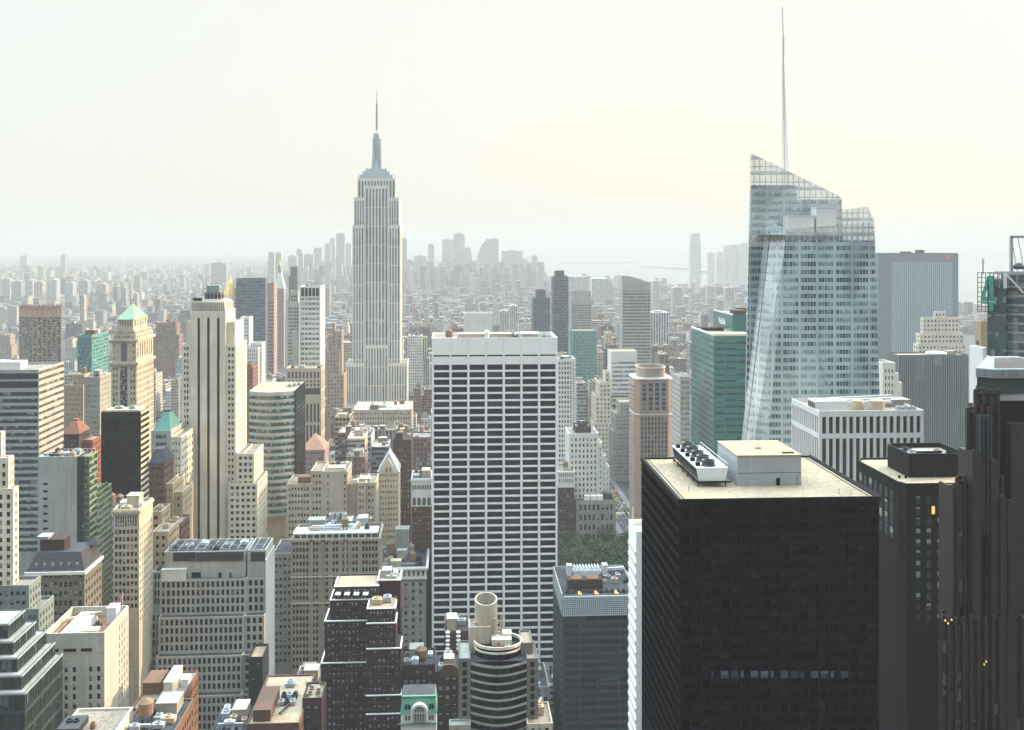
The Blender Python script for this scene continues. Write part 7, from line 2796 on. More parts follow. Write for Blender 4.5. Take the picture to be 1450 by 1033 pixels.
    for a, c in ((829, 846), (848, 875), (876, 900)):
        m = MB()
        m.box(X(a, Y), X(c, Y), Y - .06, Y - .003, z - 7 * px, z - .3)
        b.put('roof_opening', 'black_metal', m)
    m = MB()
    m.loft([[(x0, Y - .5, z + .004), (x1, Y - .5, z + .004), (x1, Y + 46, z + .004), (x0, Y + 46, z + .004)], [(x0, Y + 4, zt), (x1, Y + 4, zt), (x1, Y + 46, zt), (x0, Y + 46, zt)]])
    b.put('sloped_louvre', 'grey_metal', m)
    m = MB()
    for i in range(1, 10):
        t = i / 10
        m.box(x0, x1, Y - .5 + 4.5 * t - .16, Y - .5 + 4.5 * t, z + (zt - z) * t, z + (zt - z) * t + .12)
    for i in range(40):
        xx = x0 + (x1 - x0) * i / 39
        m.bar((xx, Y - .55, z + .1), (xx, Y + 3.95, zt + .1), .09)
    b.put('louvre_slat', 'dark_metal', m)
    m = MB()
    m.box(x0 + .5, x1 - .5, Y + 5, Y + 45, zt + .004, zt + .1)
    b.put('roof', 'tar_roof', m)
    for k in (-1, 1):
        m = MB()
        m.box(x0 if k < 0 else x1 - .5, x0 + .5 if k < 0 else x1, Y + 4, Y + 46, zt + .11, zt + 1.4)
        b.put('parapet', 'concrete', m)
    m = MB()
    m.box(x0, x1, Y + 45.5, Y + 46, zt + .11, zt + 1.4)
    m.box(x0 + 6, x1, Y + 40, Y + 40.6, zt + .11, zt + 1.6)
    b.put('roof_beam', 'grey_metal', m)
    m = MB()
    q = X(828, Y + 14)
    m.box(q - 8.5, q + 8.5, Y + 12, Y + 18, zt + .1, zt + 5.2)
    b.put('tank_house', 'dark_brick', m)
    for k in (-4, 4):
        m = MB()
        m.lathe(q + k, Y + 15, [(2.9, zt + 5.204), (2.9, zt + 5.6), (.1, zt + 7.0)], 16)
        b.put('water_tank', 'rust', m)
    m = MB()
    q = X(831, Y + 36)
    m.box(q - 7, q + 7, Y + 34, Y + 40, zt + .1, zt + 2.4)
    for i in range(9):
        m.loft([[(q - 6.6 + i * 1.5, Y + 33.9, zt + 2.4), (q - 5.6 + i * 1.5, Y + 33.9, zt + 2.4), (q - 5.6 + i * 1.5, Y + 40, zt + 2.4), (q - 6.6 + i * 1.5, Y + 40, zt + 2.4)], [(q - 6.3 + i * 1.5, Y + 34.5, zt + 4.2), (q - 5.9 + i * 1.5, Y + 34.5, zt + 4.2), (q - 5.9 + i * 1.5, Y + 40, zt + 4.2), (q - 6.3 + i * 1.5, Y + 40, zt + 4.2)]])
    b.put('cooling_tower', 'white_metal', m)
    for k in (-9, 9):
        b.shed(q + k, Y + 36, zt, 2.4, 4, 5, 'white_metal')
    b.duct((X(858, Y + 36), Y + 37, zt + 2.4), (x1 - 1, Y + 38, zt + 2.4), .6, 'white_metal')
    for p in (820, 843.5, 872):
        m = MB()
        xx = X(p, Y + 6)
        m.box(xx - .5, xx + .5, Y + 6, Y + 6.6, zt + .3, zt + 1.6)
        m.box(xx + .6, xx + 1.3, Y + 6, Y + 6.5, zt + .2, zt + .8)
        b.put('lit_lamp', 'golden_glow', m)
    for i in range(12):
        b.unit(X(803 + i * 8, Y + 9), Y + 8.6, zt, 2, 1.6, 1.4, ('dark_metal', 'green_metal')[i % 2])
    b.clutter(x0 + 14, x1, Y + 20, Y + 33, zt, 4, 9, 0, 0)
    b.done()
    # low roofs at the foot of the picture
    for (p0, p1, pyf, Yf, dp, wall, lab, rf, nm) in (
            (349, 424, 1024, 320, 36, 'brown_brick', 'brown block with a big pale roof, a long brown roof house and ducts', 'white_roof', 'pale_roofed_block'),
            (428, 456, 988, 330, 12, 'dark_brick', 'dark block with a planted roof terrace and brown garden seats', 'gravel_roof', 'terrace_roofed_block'),
            (186, 250, 1002, 330, 28, 'rust_brick', 'brown brick block with pale roof decks beside the terraced tan block', 'gravel_roof', 'brown_brick_block'),
            (168, 246, 1040, 285, 22, 'rust_brick', 'brown brick block with a roof packed with machinery and a tank at the lower edge', 'tar_roof', 'machinery_roof_block'),
            (296, 352, 1040, 330, 20, 'dark_metal', 'low block with a blue grey roof below the terraced tan block', 'tar_roof', 'low_dark_block')):
        b = Bd(nm, lab, 'apartment building', X(p0, Yf), Yf, None, 1060)
        x0, x1, zz = b.ptier(p0, p1, pyf, Yf, dp, wall, f=G(bw=2.2, fh=3.2, ww=.46, wh=.55, mt=2.6, mat='window_lit'), s=G(bw=2.4, fh=3.2, ww=.5, wh=.55, mt=2.6), roof=rf, ph=.5)
        zr = zz - .5
        if nm == 'pale_roofed_block':
            b.shed(x0 + 4.2, Yf + 11, zr, 5.4, 17, 3.4, 'brown_brick', 'white_roof')
            b.duct((x0 + 9, Yf + 6, zr + .8), (x1 - 4, Yf + 16, zr + .8), .25, 'dark_metal')
            b.duct((x1 - 4, Yf + 16, zr + .8), (x1 - 4, Yf + 22, zr + .8), .25, 'dark_metal')
            for i in range(6):
                b.unit(x0 + 8.4 + (i % 3) * 1.8, Yf + 14 + (i // 3) * 5, zr, 1.6, 2.2, 1.4, ('grey_metal', 'dark_metal')[i % 2])
            b.unit(x0 + 9, Yf + 28, zr, 3, 3, 1.4)
        elif nm == 'terrace_roofed_block':
            for i in range(3):
                m = MB()
                m.box(x0 + 1.4 + (i % 2) * 2.4, x0 + 2.6 + (i % 2) * 2.4, Yf + 3 + i * 2, Yf + 3.9 + i * 2, zr, zr + .45)
                m.box(x0 + 1.4 + (i % 2) * 2.4, x0 + 2.6 + (i % 2) * 2.4, Yf + 3.8 + i * 2, Yf + 4 + i * 2, zr + .453, zr + 1)
                b.put('garden_seat', 'rust', m)
            for (a, c, s) in ((1.2, 1.4, .8), (4.6, 1.8, .9), (5.2, 9.6, .8), (.5, 10, .9)):
                m = MB()
                rr = random.Random(int(a * 10))
                for _ in range(70):
                    u, v, w_ = rr.gauss(0, .5) * s, rr.gauss(0, .5) * s, abs(rr.gauss(.7, .4)) * s
                    m.face([(x0 + a + u - .15, Yf + c + v, zr + w_), (x0 + a + u + .15, Yf + c + v + .1, zr + w_ + .05), (x0 + a + u, Yf + c + v + .1, zr + w_ + .3)])
                b.put('planter_foliage', 'leaf_bright', m)
        elif nm == 'brown_brick_block':
            b.shed(x0 + 3, Yf + 16, zr, 5.4, 10, 3.6, 'rust_brick', 'gravel_roof')
            b.shed(x0 + 9, Yf + 15, zr, 2.6, 13, 4.8, 'pale_limestone', 'white_roof')
            b.shed(x1 - 1.6, Yf + 18, zr, 2.2, 4, 2.4, 'white_stone', 'white_roof')
            b.clutter(x0 + 10, x1, Yf + 3, Yf + 27, zr, 5, 4, 0, 0)
        else:
            b.clutter(x0, x1, Yf, Yf + dp, zr, len(nm), 11, 1 if 'machin' in nm else 0, 1)
        b.done()
    # red pyramid roof
    Y = 760
    b = Bd('salmon_pyramid_block', 'brown block with a salmon tiled pyramid roof and a sunlit flank', 'tower', X(445, Y), Y, 'the salmon pyramid roof', 675)
    px = Y / F
    x0, x1 = X(427, Y), X(459.5, Y)
    z = Z(637, x0, Y)
    b.tier(x0, x1, Y, Y + 26, 0, z, 'pink_stone', f=G(nb=8, fh=7.6 * px, ww=.4, wh=.44, mt=3 * px, ml=.6, rec=.35), s=G(bw=3, fh=7.6 * px, ww=.3, wh=.45), roof=None, cornice=.4)
    m = MB()
    m.pyramid(x0 - .4, x1 + .4, Y - .4, Y + 26, z + .004, Z(617.5, x0, Y), None, .02)
    b.put('pyramid_roof', 'salmon', m)
    b.done()
    # long pale roofed hall before the art deco tower
    Y = 1080
    b = Bd('long_pale_hall', 'long low stone hall with a sunlit pale roof below the needle spired skyscraper', 'office building', X(540, Y), Y, 'the long pale roofed hall', 600)
    x0, x1 = X(500, Y), X(582, Y)
    z = Z(580, x0, Y)
    b.tier(x0, x1, Y, Y + 60, 0, z, 'limestone', f=G(nb=22, fh=5, ww=.45, wh=.6, mt=3), s=None, roof='pale_roof')
    b.tank(X(569, Y + 20), Y + 24, z - 1, 3, 4, 3)
    b.clutter(x0, x1, Y + 5, Y + 55, z - 1, 6, 5, 1, 2)
    b.done()


round_tower()


# ================================================================== hazy skyline far downtown and across the river
PLAIN = []      # (root, x, y, z, half width, colour word, size word, noun, feature word) to be labelled at the end


def hazy(p0, p1, py, Y, dp, col, noun, word, feat='', mat='facade_pier', cut=None, bay=5, fh=6):
    x0, x1 = X(p0, Y), X(p1, Y)
    z = Z(py, x0, Y)
    r = empty('distant_' + noun.replace(' ', '_'), (x0, Y, 0))
    m = MB()
    if cut:
        t = x1 - x0
        pts = {'round': [(0, 0), (1, 0), (1, .80), (.9, .93), (.75, 1), (0, 1)], 'slant': [(0, 0), (1, 0), (1, 1), (.72, 1), (.3, .85), (0, .6)], 'taper': [(0, 0), (1, 0), (.96, .7), (.85, 1), (.1, 1), (0, .75)]}[cut]
        A = [(x0 + t * u, Y, z * v) for u, v in pts]
        m.face(A, [(t * u / bay, z * v / fh) for u, v in pts], col)
        B2 = [(p[0], Y + dp, p[2]) for p in A]
        for i in range(len(A)):
            j = (i + 1) % len(A)
            m.face([A[j], A[i], B2[i], B2[j]], None, col)
    else:
        m.uvbox(x0, x1, Y, Y + dp, 0, z, bay, fh, col)
    m.build('wall', mat, r)
    m = MB()
    t = x1 - x0
    m.box(x0 + t * .25, x0 + t * .7, Y + dp * .2, Y + dp * .8, z - 1, z + max(2.5, Y * .0009), (.3, .3, .3))
    if not cut:
        m.build('roof_shed', 'painted', r)
    PLAIN.append((r, (x0 + x1) / 2, Y, z, (x1 - x0) / 2, word, 'hazy', noun, feat))
    return r, x0, x1, z


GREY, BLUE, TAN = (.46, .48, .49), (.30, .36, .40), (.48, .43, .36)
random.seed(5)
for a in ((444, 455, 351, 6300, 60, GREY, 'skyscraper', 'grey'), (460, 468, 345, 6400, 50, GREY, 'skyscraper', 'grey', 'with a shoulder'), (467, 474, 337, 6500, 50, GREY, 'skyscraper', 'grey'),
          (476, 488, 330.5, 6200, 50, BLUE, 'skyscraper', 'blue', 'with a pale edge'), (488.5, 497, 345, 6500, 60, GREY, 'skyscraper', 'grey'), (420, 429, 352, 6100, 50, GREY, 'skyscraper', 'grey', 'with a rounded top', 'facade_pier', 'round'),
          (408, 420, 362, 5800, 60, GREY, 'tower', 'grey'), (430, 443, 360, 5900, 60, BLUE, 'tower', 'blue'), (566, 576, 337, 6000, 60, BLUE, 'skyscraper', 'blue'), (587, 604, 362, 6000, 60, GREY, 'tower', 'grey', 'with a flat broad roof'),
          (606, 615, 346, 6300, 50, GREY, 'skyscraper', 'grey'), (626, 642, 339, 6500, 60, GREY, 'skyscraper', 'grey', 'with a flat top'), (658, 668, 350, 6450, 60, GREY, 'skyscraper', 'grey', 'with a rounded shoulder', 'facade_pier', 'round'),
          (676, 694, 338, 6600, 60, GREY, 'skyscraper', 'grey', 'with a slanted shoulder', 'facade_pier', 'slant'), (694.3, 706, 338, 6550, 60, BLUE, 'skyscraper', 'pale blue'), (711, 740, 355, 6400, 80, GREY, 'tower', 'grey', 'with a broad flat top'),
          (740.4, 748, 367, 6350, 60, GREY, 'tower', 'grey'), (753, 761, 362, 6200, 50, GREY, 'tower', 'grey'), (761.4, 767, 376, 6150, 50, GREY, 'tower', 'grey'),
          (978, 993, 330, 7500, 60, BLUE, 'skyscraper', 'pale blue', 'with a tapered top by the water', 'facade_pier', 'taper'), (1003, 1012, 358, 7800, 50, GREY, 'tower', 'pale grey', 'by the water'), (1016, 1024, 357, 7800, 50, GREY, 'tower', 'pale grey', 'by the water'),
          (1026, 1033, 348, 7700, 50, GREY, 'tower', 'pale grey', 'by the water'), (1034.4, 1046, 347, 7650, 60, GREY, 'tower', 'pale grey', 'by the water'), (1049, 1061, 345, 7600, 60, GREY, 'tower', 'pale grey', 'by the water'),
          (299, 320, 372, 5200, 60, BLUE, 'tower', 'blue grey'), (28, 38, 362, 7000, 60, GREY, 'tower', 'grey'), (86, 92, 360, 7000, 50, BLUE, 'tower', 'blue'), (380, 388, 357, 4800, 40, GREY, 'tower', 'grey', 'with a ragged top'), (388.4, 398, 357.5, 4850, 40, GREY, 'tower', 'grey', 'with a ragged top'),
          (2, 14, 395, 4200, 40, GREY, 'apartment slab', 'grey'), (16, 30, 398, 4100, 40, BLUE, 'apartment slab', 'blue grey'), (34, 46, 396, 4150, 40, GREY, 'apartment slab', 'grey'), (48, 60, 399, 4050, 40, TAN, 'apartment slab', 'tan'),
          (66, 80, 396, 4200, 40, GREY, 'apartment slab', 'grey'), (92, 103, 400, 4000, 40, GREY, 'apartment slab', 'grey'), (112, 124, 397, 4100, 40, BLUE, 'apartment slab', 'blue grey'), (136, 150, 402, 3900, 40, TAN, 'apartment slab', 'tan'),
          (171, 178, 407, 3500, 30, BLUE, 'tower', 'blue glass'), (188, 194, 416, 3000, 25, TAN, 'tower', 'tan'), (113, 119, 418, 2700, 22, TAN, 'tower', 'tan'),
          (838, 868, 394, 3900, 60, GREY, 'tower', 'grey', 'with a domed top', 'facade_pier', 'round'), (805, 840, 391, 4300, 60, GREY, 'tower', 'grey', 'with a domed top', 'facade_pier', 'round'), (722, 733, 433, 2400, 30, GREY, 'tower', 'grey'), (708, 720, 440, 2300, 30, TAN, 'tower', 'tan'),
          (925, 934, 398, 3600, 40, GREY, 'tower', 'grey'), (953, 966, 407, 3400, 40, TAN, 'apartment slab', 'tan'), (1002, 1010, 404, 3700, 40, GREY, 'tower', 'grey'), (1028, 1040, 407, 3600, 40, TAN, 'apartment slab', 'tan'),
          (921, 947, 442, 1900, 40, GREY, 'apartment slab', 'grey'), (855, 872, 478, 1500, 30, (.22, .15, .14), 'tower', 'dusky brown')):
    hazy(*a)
r, x0, x1, z = hazy(642.3, 658, 331, 6600, 60, BLUE, 'skyscraper', 'blue', 'with a roof mast')
m = MB()
m.bar(((x0 + x1) / 2, 6620, z), ((x0 + x1) / 2, 6620, z + 32), 2.2)
m.build('roof_mast', 'grey_metal', r)

# ================================================================== plain blocks of the street grid
GW, GH = 725, 517
buf = np.zeros((GH, GW), dtype=bool)


def cover(poly):
    """boolean mask piece (slices, mask) of a convex polygon in half-size photograph pixels"""
    P = np.array(poly) * .5
    x0, x1 = int(max(0, floor(P[:, 0].min()))), int(min(GW, math.ceil(P[:, 0].max())))
    y0, y1 = int(max(0, floor(P[:, 1].min()))), int(min(GH, math.ceil(P[:, 1].max())))
    if x1 <= x0 or y1 <= y0:
        return None
    gx, gy = np.meshgrid(np.arange(x0, x1) + .5, np.arange(y0, y1) + .5)
    pos = np.ones(gx.shape, bool)
    neg = np.ones(gx.shape, bool)
    for i in range(len(P)):
        a, b = P[i], P[(i + 1) % len(P)]
        cr = (b[0] - a[0]) * (gy - a[1]) - (b[1] - a[1]) * (gx - a[0])
        pos &= cr >= 0
        neg &= cr <= 0
    return (slice(y0, y1), slice(x0, x1)), pos | neg


def splat(x0, x1, y0, y1, z):
    """how many fresh half-size pixels a box shows; marks them"""
    n = 0
    q = [px_of(x0, y0, 0), px_of(x1, y0, 0), px_of(x1, y0, z), px_of(x0, y0, z)]
    xs = x1 if x1 < 0 else x0
    s = [px_of(xs, y0, 0), px_of(xs, y1, 0), px_of(xs, y1, z), px_of(xs, y0, z)]
    t = [px_of(x0, y0, z), px_of(x1, y0, z), px_of(x1, y1, z), px_of(x0, y1, z)]
    for poly in (q, s, t):
        c = cover(poly)
        if c is None:
            continue
        sl, mk_ = c
        n += int((mk_ & ~buf[sl]).sum())
        buf[sl] |= mk_
    return n


WALLS = [('tan', (.38, .31, .22)), ('cream', (.48, .42, .32)), ('beige', (.42, .37, .29)), ('grey', (.28, .28, .27)), ('pale grey', (.42, .42, .40)), ('white', (.58, .57, .53)),
         ('brown', (.21, .13, .09)), ('red brick', (.17, .085, .065)), ('dusky brick', (.15, .09, .08)), ('sand coloured', (.38, .31, .21)), ('dark', (.09, .09, .095))]
ROOFS = [(.05, .05, .052), (.10, .10, .10), (.18, .17, .155), (.26, .24, .20), (.36, .34, .30), (.14, .12, .10), (.18, .14, .11)]
rnd = random.Random(77)
AVES = [-880, -700, -560, -420, -275, -128, AX, 430, 710, 990, 1270]
cand = []
hero_px = []
for (x0, x1, y0, y1, z, vb) in FOOT:
    xs = [px_of(x, y, 0)[0] for x in (x0, x1) for y in (y0, y1)]
    hero_px.append((min(xs), max(xs), y0, vb))
y = 300.0
while y < 2700:
    for half in (0, 1):
        yy0 = y + half * 31
        for ia in range(len(AVES) - 1):
            xa, xb = AVES[ia] + 14, AVES[ia + 1] - 14
            x = xa
            while x < xb - 8:
                wd = rnd.choice((9, 12, 15, 18, 22, 28, 34))
                if yy0 > 1500:
                    wd *= 1.3
                wd = min(wd, xb - x)
                ww = W(x, yy0)
                if -40 < px_of(x, yy0, 0)[0] < 1490 or -40 < px_of(x + wd, yy0, 0)[0] < 1490:
                    k = rnd.random()
                    h = rnd.uniform(16, 34) if k < .35 else rnd.uniform(30, 58) if k < .82 else rnd.uniform(55, 85) if k < .96 else rnd.uniform(80, 125)
                    if yy0 > 1700:
                        h *= .72
                    cand.append([x + .15, x + wd - .15, yy0, yy0 + min(30.6, rnd.uniform(24, 31)), h])
                x += wd
    y += 80
PARK = (58, 143, 684, 822)
ok = []
for c in cand:
    x0, x1, y0, y1, h = c
    if any(x0 < b[1] + 1 and x1 > b[0] - 1 and y0 < b[3] + 1 and y1 > b[2] - 1 for b in FOOT):
        continue
    if x0 < PARK[1] and x1 > PARK[0] and y0 < PARK[3] and y1 > PARK[2]:
        continue
    pa = [px_of(x, yy, 0)[0] for x in (x0, x1) for yy in (y0, y1)]
    lo, hi = min(pa), max(pa)
    zmax = Z(455 if y0 < 1600 else 428, x0, y0)
    for (a, b, hy, vb) in hero_px:
        if hy > y0 and a < hi - 1 and b > lo + 1:
            zmax = min(zmax, Z(vb, (x0 + x1) / 2, y1) - 1)
    # the avenue and the park stay in view
    if lo < 906 and hi > 866 and y0 < 1150 and x1 < AX:
        zmax = min(zmax, Z(752, x0, y1))
    if lo < 893 and hi > 790 and y0 < 690:
        zmax = min(zmax, Z(810, x0, y1))
    fill = 0
    for (a, b, hy, vb) in hero_px:
        if hy >= 600 and hy - 420 < y0 < hy and a - 8 < (lo + hi) / 2 < b + 8 and vb < 760:
            fill = max(fill, Z(vb + rnd.uniform(2, 34), (x0 + x1) / 2, y0))
    if fill and rnd.random() < .6:
        h = max(h, min(fill, 118))
    h = min(h, zmax)
    if h < 9:
        continue
    c[4] = h
    ok.append(c)
everything = [(b[2], 'hero', b) for b in FOOT] + [(c[2], 'plain', c) for c in ok]
everything.sort(key=lambda q: q[0])
for _, kind, b in everything:
    if kind == 'hero':
        splat(*b[:5])
    else:
        n = splat(*b[:5])
        b.append(n)
ok = [c for c in ok if c[5] >= 3]
ok.sort(key=lambda c: -c[5])
SOLO, REST = ok[:270], ok[270:]
print('plain blocks', len(ok), 'solo', len(SOLO), [c[5] for c in ok[:270:30]])

tank_mesh = None


def plain_block(c):
    global tank_mesh
    x0, x1, y0, y1, h, n = c
    r = random.Random(int(x0 * 7 + y0 * 13))
    cw, col = r.choice(WALLS)
    kk = r.uniform(.85, 1.15)
    col = tuple(min(.7, v * kk) for v in col)
    mat = r.choices(('facade_punched', 'facade_ribbon', 'facade_pier', 'facade_dark'), (7, 1.4, 2.4, .6))[0]
    small = (h < 28)
    name, noun = ('low_rise_building', 'low building') if small else (('tall_block', 'tall block') if h > 62 else r.choice((('loft_building', 'loft block'), ('apartment_block', 'apartment block'), ('office_block', 'office block'))))
    root = empty(name, (x0, y0, 0))
    m, rf = MB(), MB()
    feats = []
    rcol = r.choice(ROOFS)
    bay, fh = r.uniform(2.3, 3.4), r.uniform(3.3, 4.1)
    blocks = [(x0, x1, y0, y1, 0, h)]
    wd, dp = x1 - x0, y1 - y0
    if h > 40 and wd > 14 and r.random() < .55:
        s = r.uniform(.08, .2)
        hz = h * r.uniform(.72, .9)
        blocks = [(x0, x1, y0, y1, 0, hz), (x0 + wd * s * r.random(), x1 - wd * s, y0 + dp * s * .7, y1 - 2, hz - 1.1, h)]
        feats.append('setback')
    for (a, b, c_0, d, z0, z1) in blocks:
        m.uvbox(a, b, c_0, d, z0, z1, bay, fh, col, 'RL'[int(a > 0)] if r.random() < .25 else '', top=False)
        t = .5
        o = [(a, c_0), (b, c_0), (b, d), (a, d)]
        i_ = [(a + t, c_0 + t), (b - t, c_0 + t), (b - t, d - t), (a + t, d - t)]
        for k in range(4):
            j = (k + 1) % 4
            m.face([(*o[k], z1), (*o[j], z1), (*i_[j], z1), (*i_[k], z1)], None, tuple(v * 1.1 for v in col))
            m.face([(*i_[k], z1), (*i_[j], z1), (*i_[j], z1 - 1), (*i_[k], z1 - 1)], None, col)
        rf.face([(*p, z1 - 1) for p in i_], None, rcol)
    m.build('wall', mat, root)
    rf.build('roof', 'painted', root)
    a, b, c_0, d, z0, z1 = blocks[-1]
    if r.random() < .4:
        q = MB()
        q.box(a - .4, b + .4, c_0 - .45, c_0 - .006, z1 - 1.5, z1 - .4, tuple(min(.7, v * 1.2) for v in col))
        q.build('cornice', 'painted', root)
    zr = z1 - 1
    spots = []

    def spot(sx, sy):
        for _ in range(15):
            if b - a < sx + 2 or d - c_0 < sy + 2:
                return None
            xx, yy = r.uniform(a + sx / 2 + .8, b - sx / 2 - .8), r.uniform(c_0 + sy / 2 + .8, d - sy / 2 - .8)
            if all(abs(xx - u) > (sx + s1) / 2 or abs(yy - v) > (sy + s2) / 2 for u, v, s1, s2 in spots):
                spots.append((xx, yy, sx, sy))
                return xx, yy
    for _ in range(r.choice((1, 1, 2, 2, 3))):
        sx, sy, sz = r.uniform(3, 7), r.uniform(3, 8), r.uniform(2.4, 5.5)
        q = spot(sx, sy)
        if q:
            k = MB()
            k.box(q[0] - sx / 2, q[0] + sx / 2, q[1] - sy / 2, q[1] + sy / 2, zr - .2, zr + sz, r.choice(WALLS)[1])
            k.box(q[0] - sx / 2 - .15, q[0] + sx / 2 + .15, q[1] - sy / 2 - .15, q[1] + sy / 2 + .15, zr + sz + .003, zr + sz + .2, r.choice(ROOFS))
            k.build('roof_shed', 'painted', root)
    nt_ = 0
    for _ in range(r.choice((0, 0, 1, 1, 2))):
        q = spot(4.2, 4.2)
        if q:
            if tank_mesh is None:
                tm = MB()
                R_ = 1.9
                tm.lathe(0, 0, [(R_, 2.4), (R_, 6.2), (R_ * 1.07, 6.21), (.05, 7.7)], 12, (.20, .14, .10))
                for i in range(4):
                    aa = pi / 4 + i * pi / 2
                    tm.bar((1.4 * cos(aa), 1.4 * sin(aa), -.2), (1.4 * cos(aa), 1.4 * sin(aa), 2.4), .15, (.06, .06, .06))
                tm.box(-1.6, 1.6, -1.6, 1.6, 2.1, 2.397, (.06, .06, .06))
                tank_mesh = tm.mesh('water_tank', 'painted')
            o = bpy.data.objects.new('water_tank', tank_mesh)
            LINK(o)
            o.parent = root
            o.location = (q[0] - x0, q[1] - y0, zr)
            nt_ += 1
    for _ in range(r.choice((1, 2, 3, 4))):
        sx, sy = r.uniform(1.4, 3.4), r.uniform(1.4, 3.4)
        q = spot(sx, sy)
        if q:
            k = MB()
            hh = r.uniform(1, 2.2)
            cc = r.choice(((.35, .36, .37), (.55, .55, .53), (.12, .12, .13), (.3, .25, .18)))
            k.box(q[0] - sx / 2, q[0] + sx / 2, q[1] - sy / 2, q[1] + sy / 2, zr - .1, zr + hh, cc)
            k.lathe(q[0], q[1], [(min(sx, sy) * .35, zr + hh + .003), (min(sx, sy) * .35, zr + hh + .45), (min(sx, sy) * .2, zr + hh + .45)], 10, (.2, .2, .2))
            k.build('air_unit', 'painted', root)
    feat = 'with two roof tanks' if nt_ > 1 else 'with a roof tank' if nt_ else 'with a set back top' if 'setback' in feats else 'with a pale roof' if rcol[0] > .3 else 'with a dark roof'
    size = 'narrow' if wd < 13 else 'broad' if wd > 27 else ''
    PLAIN.append((root, (x0 + x1) / 2, y0, h, wd / 2, cw, size, noun, feat))


for c in SOLO:
    plain_block(c)

# everything smaller and farther: one mass
far = MB()
for (x0, x1, y0, y1, h, n) in REST:
    kk = rnd.uniform(.85, 1.2)
    cw, col = rnd.choice(WALLS)
    far.uvbox(x0, x1, y0, y1, 0, h, 3, 3.7, tuple(min(.7, v * kk) for v in col), top=False)
    far.face([(x0, y0, h), (x1, y0, h), (x1, y1, h), (x0, y1, h)], None, rnd.choice(ROOFS))
    sx = (x1 - x0) * .3
    far.box(x0 + sx, x0 + 2 * sx, y0 + 8, y0 + 15, h - .1, h + rnd.uniform(2.5, 5), rnd.choice(WALLS)[1], False)


def in_water(x, y):
    p, q = px_of(x, y, 0)
    if 765 < p < 1500 and 362 < q < 393 + (p - 765) * .074:
        return True
    return p < 345 and abs(q - (396 - (p + 40) * .043)) < 2.2


yy = 2700.0
while yy < 14000:
    step = 48 + (yy - 2700) * .010
    xw = yy * .56
    x = -xw
    while x < xw:
        wd = rnd.uniform(11, 30) * (1 + (yy - 2700) / 8000)
        if rnd.random() < .84 and abs((x + 128) % 282 - 14) > 13 and not in_water(x, yy) and not in_water(x + wd, yy):
            p, q = px_of(x, yy, 0)
            h = rnd.choice((10, 14, 17, 20, 24, 28))
            k = rnd.random()
            if k < .09:
                h = rnd.uniform(32, 62)
            elif k < .11 and yy < 7500:
                h = rnd.uniform(60, 105)
            if 430 < p < 770 and 4800 < yy < 7000 and rnd.random() < .35:
                h = rnd.uniform(60, 150)
            if yy > 8500:
                h = min(h, 40)
            if p > 765:
                h = min(h, 55)
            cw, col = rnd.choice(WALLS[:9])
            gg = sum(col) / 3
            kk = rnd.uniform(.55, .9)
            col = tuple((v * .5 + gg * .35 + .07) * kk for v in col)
            d = rnd.uniform(.35, .8) * step
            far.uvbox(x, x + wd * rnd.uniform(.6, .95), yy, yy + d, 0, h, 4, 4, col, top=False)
            far.face([(x, yy, h), (x + wd * .9, yy, h), (x + wd * .9, yy + d, h), (x, yy + d, h)], None, rnd.choice(ROOFS[:3]))
        x += wd
    yy += step
tag(far.build('distant_city', 'facade_punched'), kind='stuff')

# ================================================================== the park trees
crowns = []
wall_mat('bark', (.07, .05, .035), .9, .5)
lm, lt, lb = new_mat('tree_leaves')
oi = N(lt, 'ShaderNodeObjectInfo')
ge = N(lt, 'ShaderNodeNewGeometry')
q = math_node(lt, 'FRACT', math_node(lt, 'ADD', oi.outputs['Random'], ge.outputs['Random Per Island']))
rp = N(lt, 'ShaderNodeValToRGB')
rp.color_ramp.elements[0].color = (.005, .018, .004, 1)
rp.color_ramp.elements[1].color = (.03, .07, .016, 1)
lt.links.new(q, rp.inputs[0])
lt.links.new(rp.outputs[0], lb.inputs['Base Color'])
lb.inputs['Roughness'].default_value = .8
MATS['tree_leaves'] = lm
for v in range(4):
    r = random.Random(v + 50)
    m = MB()
    lobes = [(r.uniform(-3.2, 3.2), r.uniform(-3.2, 3.2), r.uniform(8, 14.5), r.uniform(1.8, 3.0)) for _ in range(13)]
    for (a, b, c0, rr) in lobes:
        for _ in range(75):
            d = Vector((r.gauss(0, 1), r.gauss(0, 1), r.gauss(0, 1))).normalized() * rr * r.uniform(.6, 1.08)
            p = Vector((a, b, c0)) + d
            u = Vector((r.gauss(0, 1), r.gauss(0, 1), r.gauss(0, .6))).normalized() * r.uniform(.3, .6)
            w2 = u.cross(Vector((r.gauss(0, 1), r.gauss(0, 1), r.gauss(0, 1)))).normalized() * r.uniform(.25, .5)
            m.face([tuple(p - u), tuple(p + w2), tuple(p + u), tuple(p - w2)])
    t = MB()
    t.lathe(0, 0, [(.5, 0), (.36, 2.5), (.3, 6.5), (.12, 11)], 8)
    for k in range(5):
        l = lobes[k]
        t.bar((0, 0, 4.5 + k * .6), (l[0] * .8, l[1] * .8, l[2] - .5), .12)
    crowns.append((m.mesh('crown', 'tree_leaves'), t.mesh('trunk', 'bark')))
r = random.Random(8)
pts = []
for _ in range(4000):
    if len(pts) >= 74:
        break
    x, y = r.uniform(66, 141), r.uniform(690, 806)
    if all(hypot(x - a, y - b) > 7.0 for a, b in pts):
        pts.append((x, y))
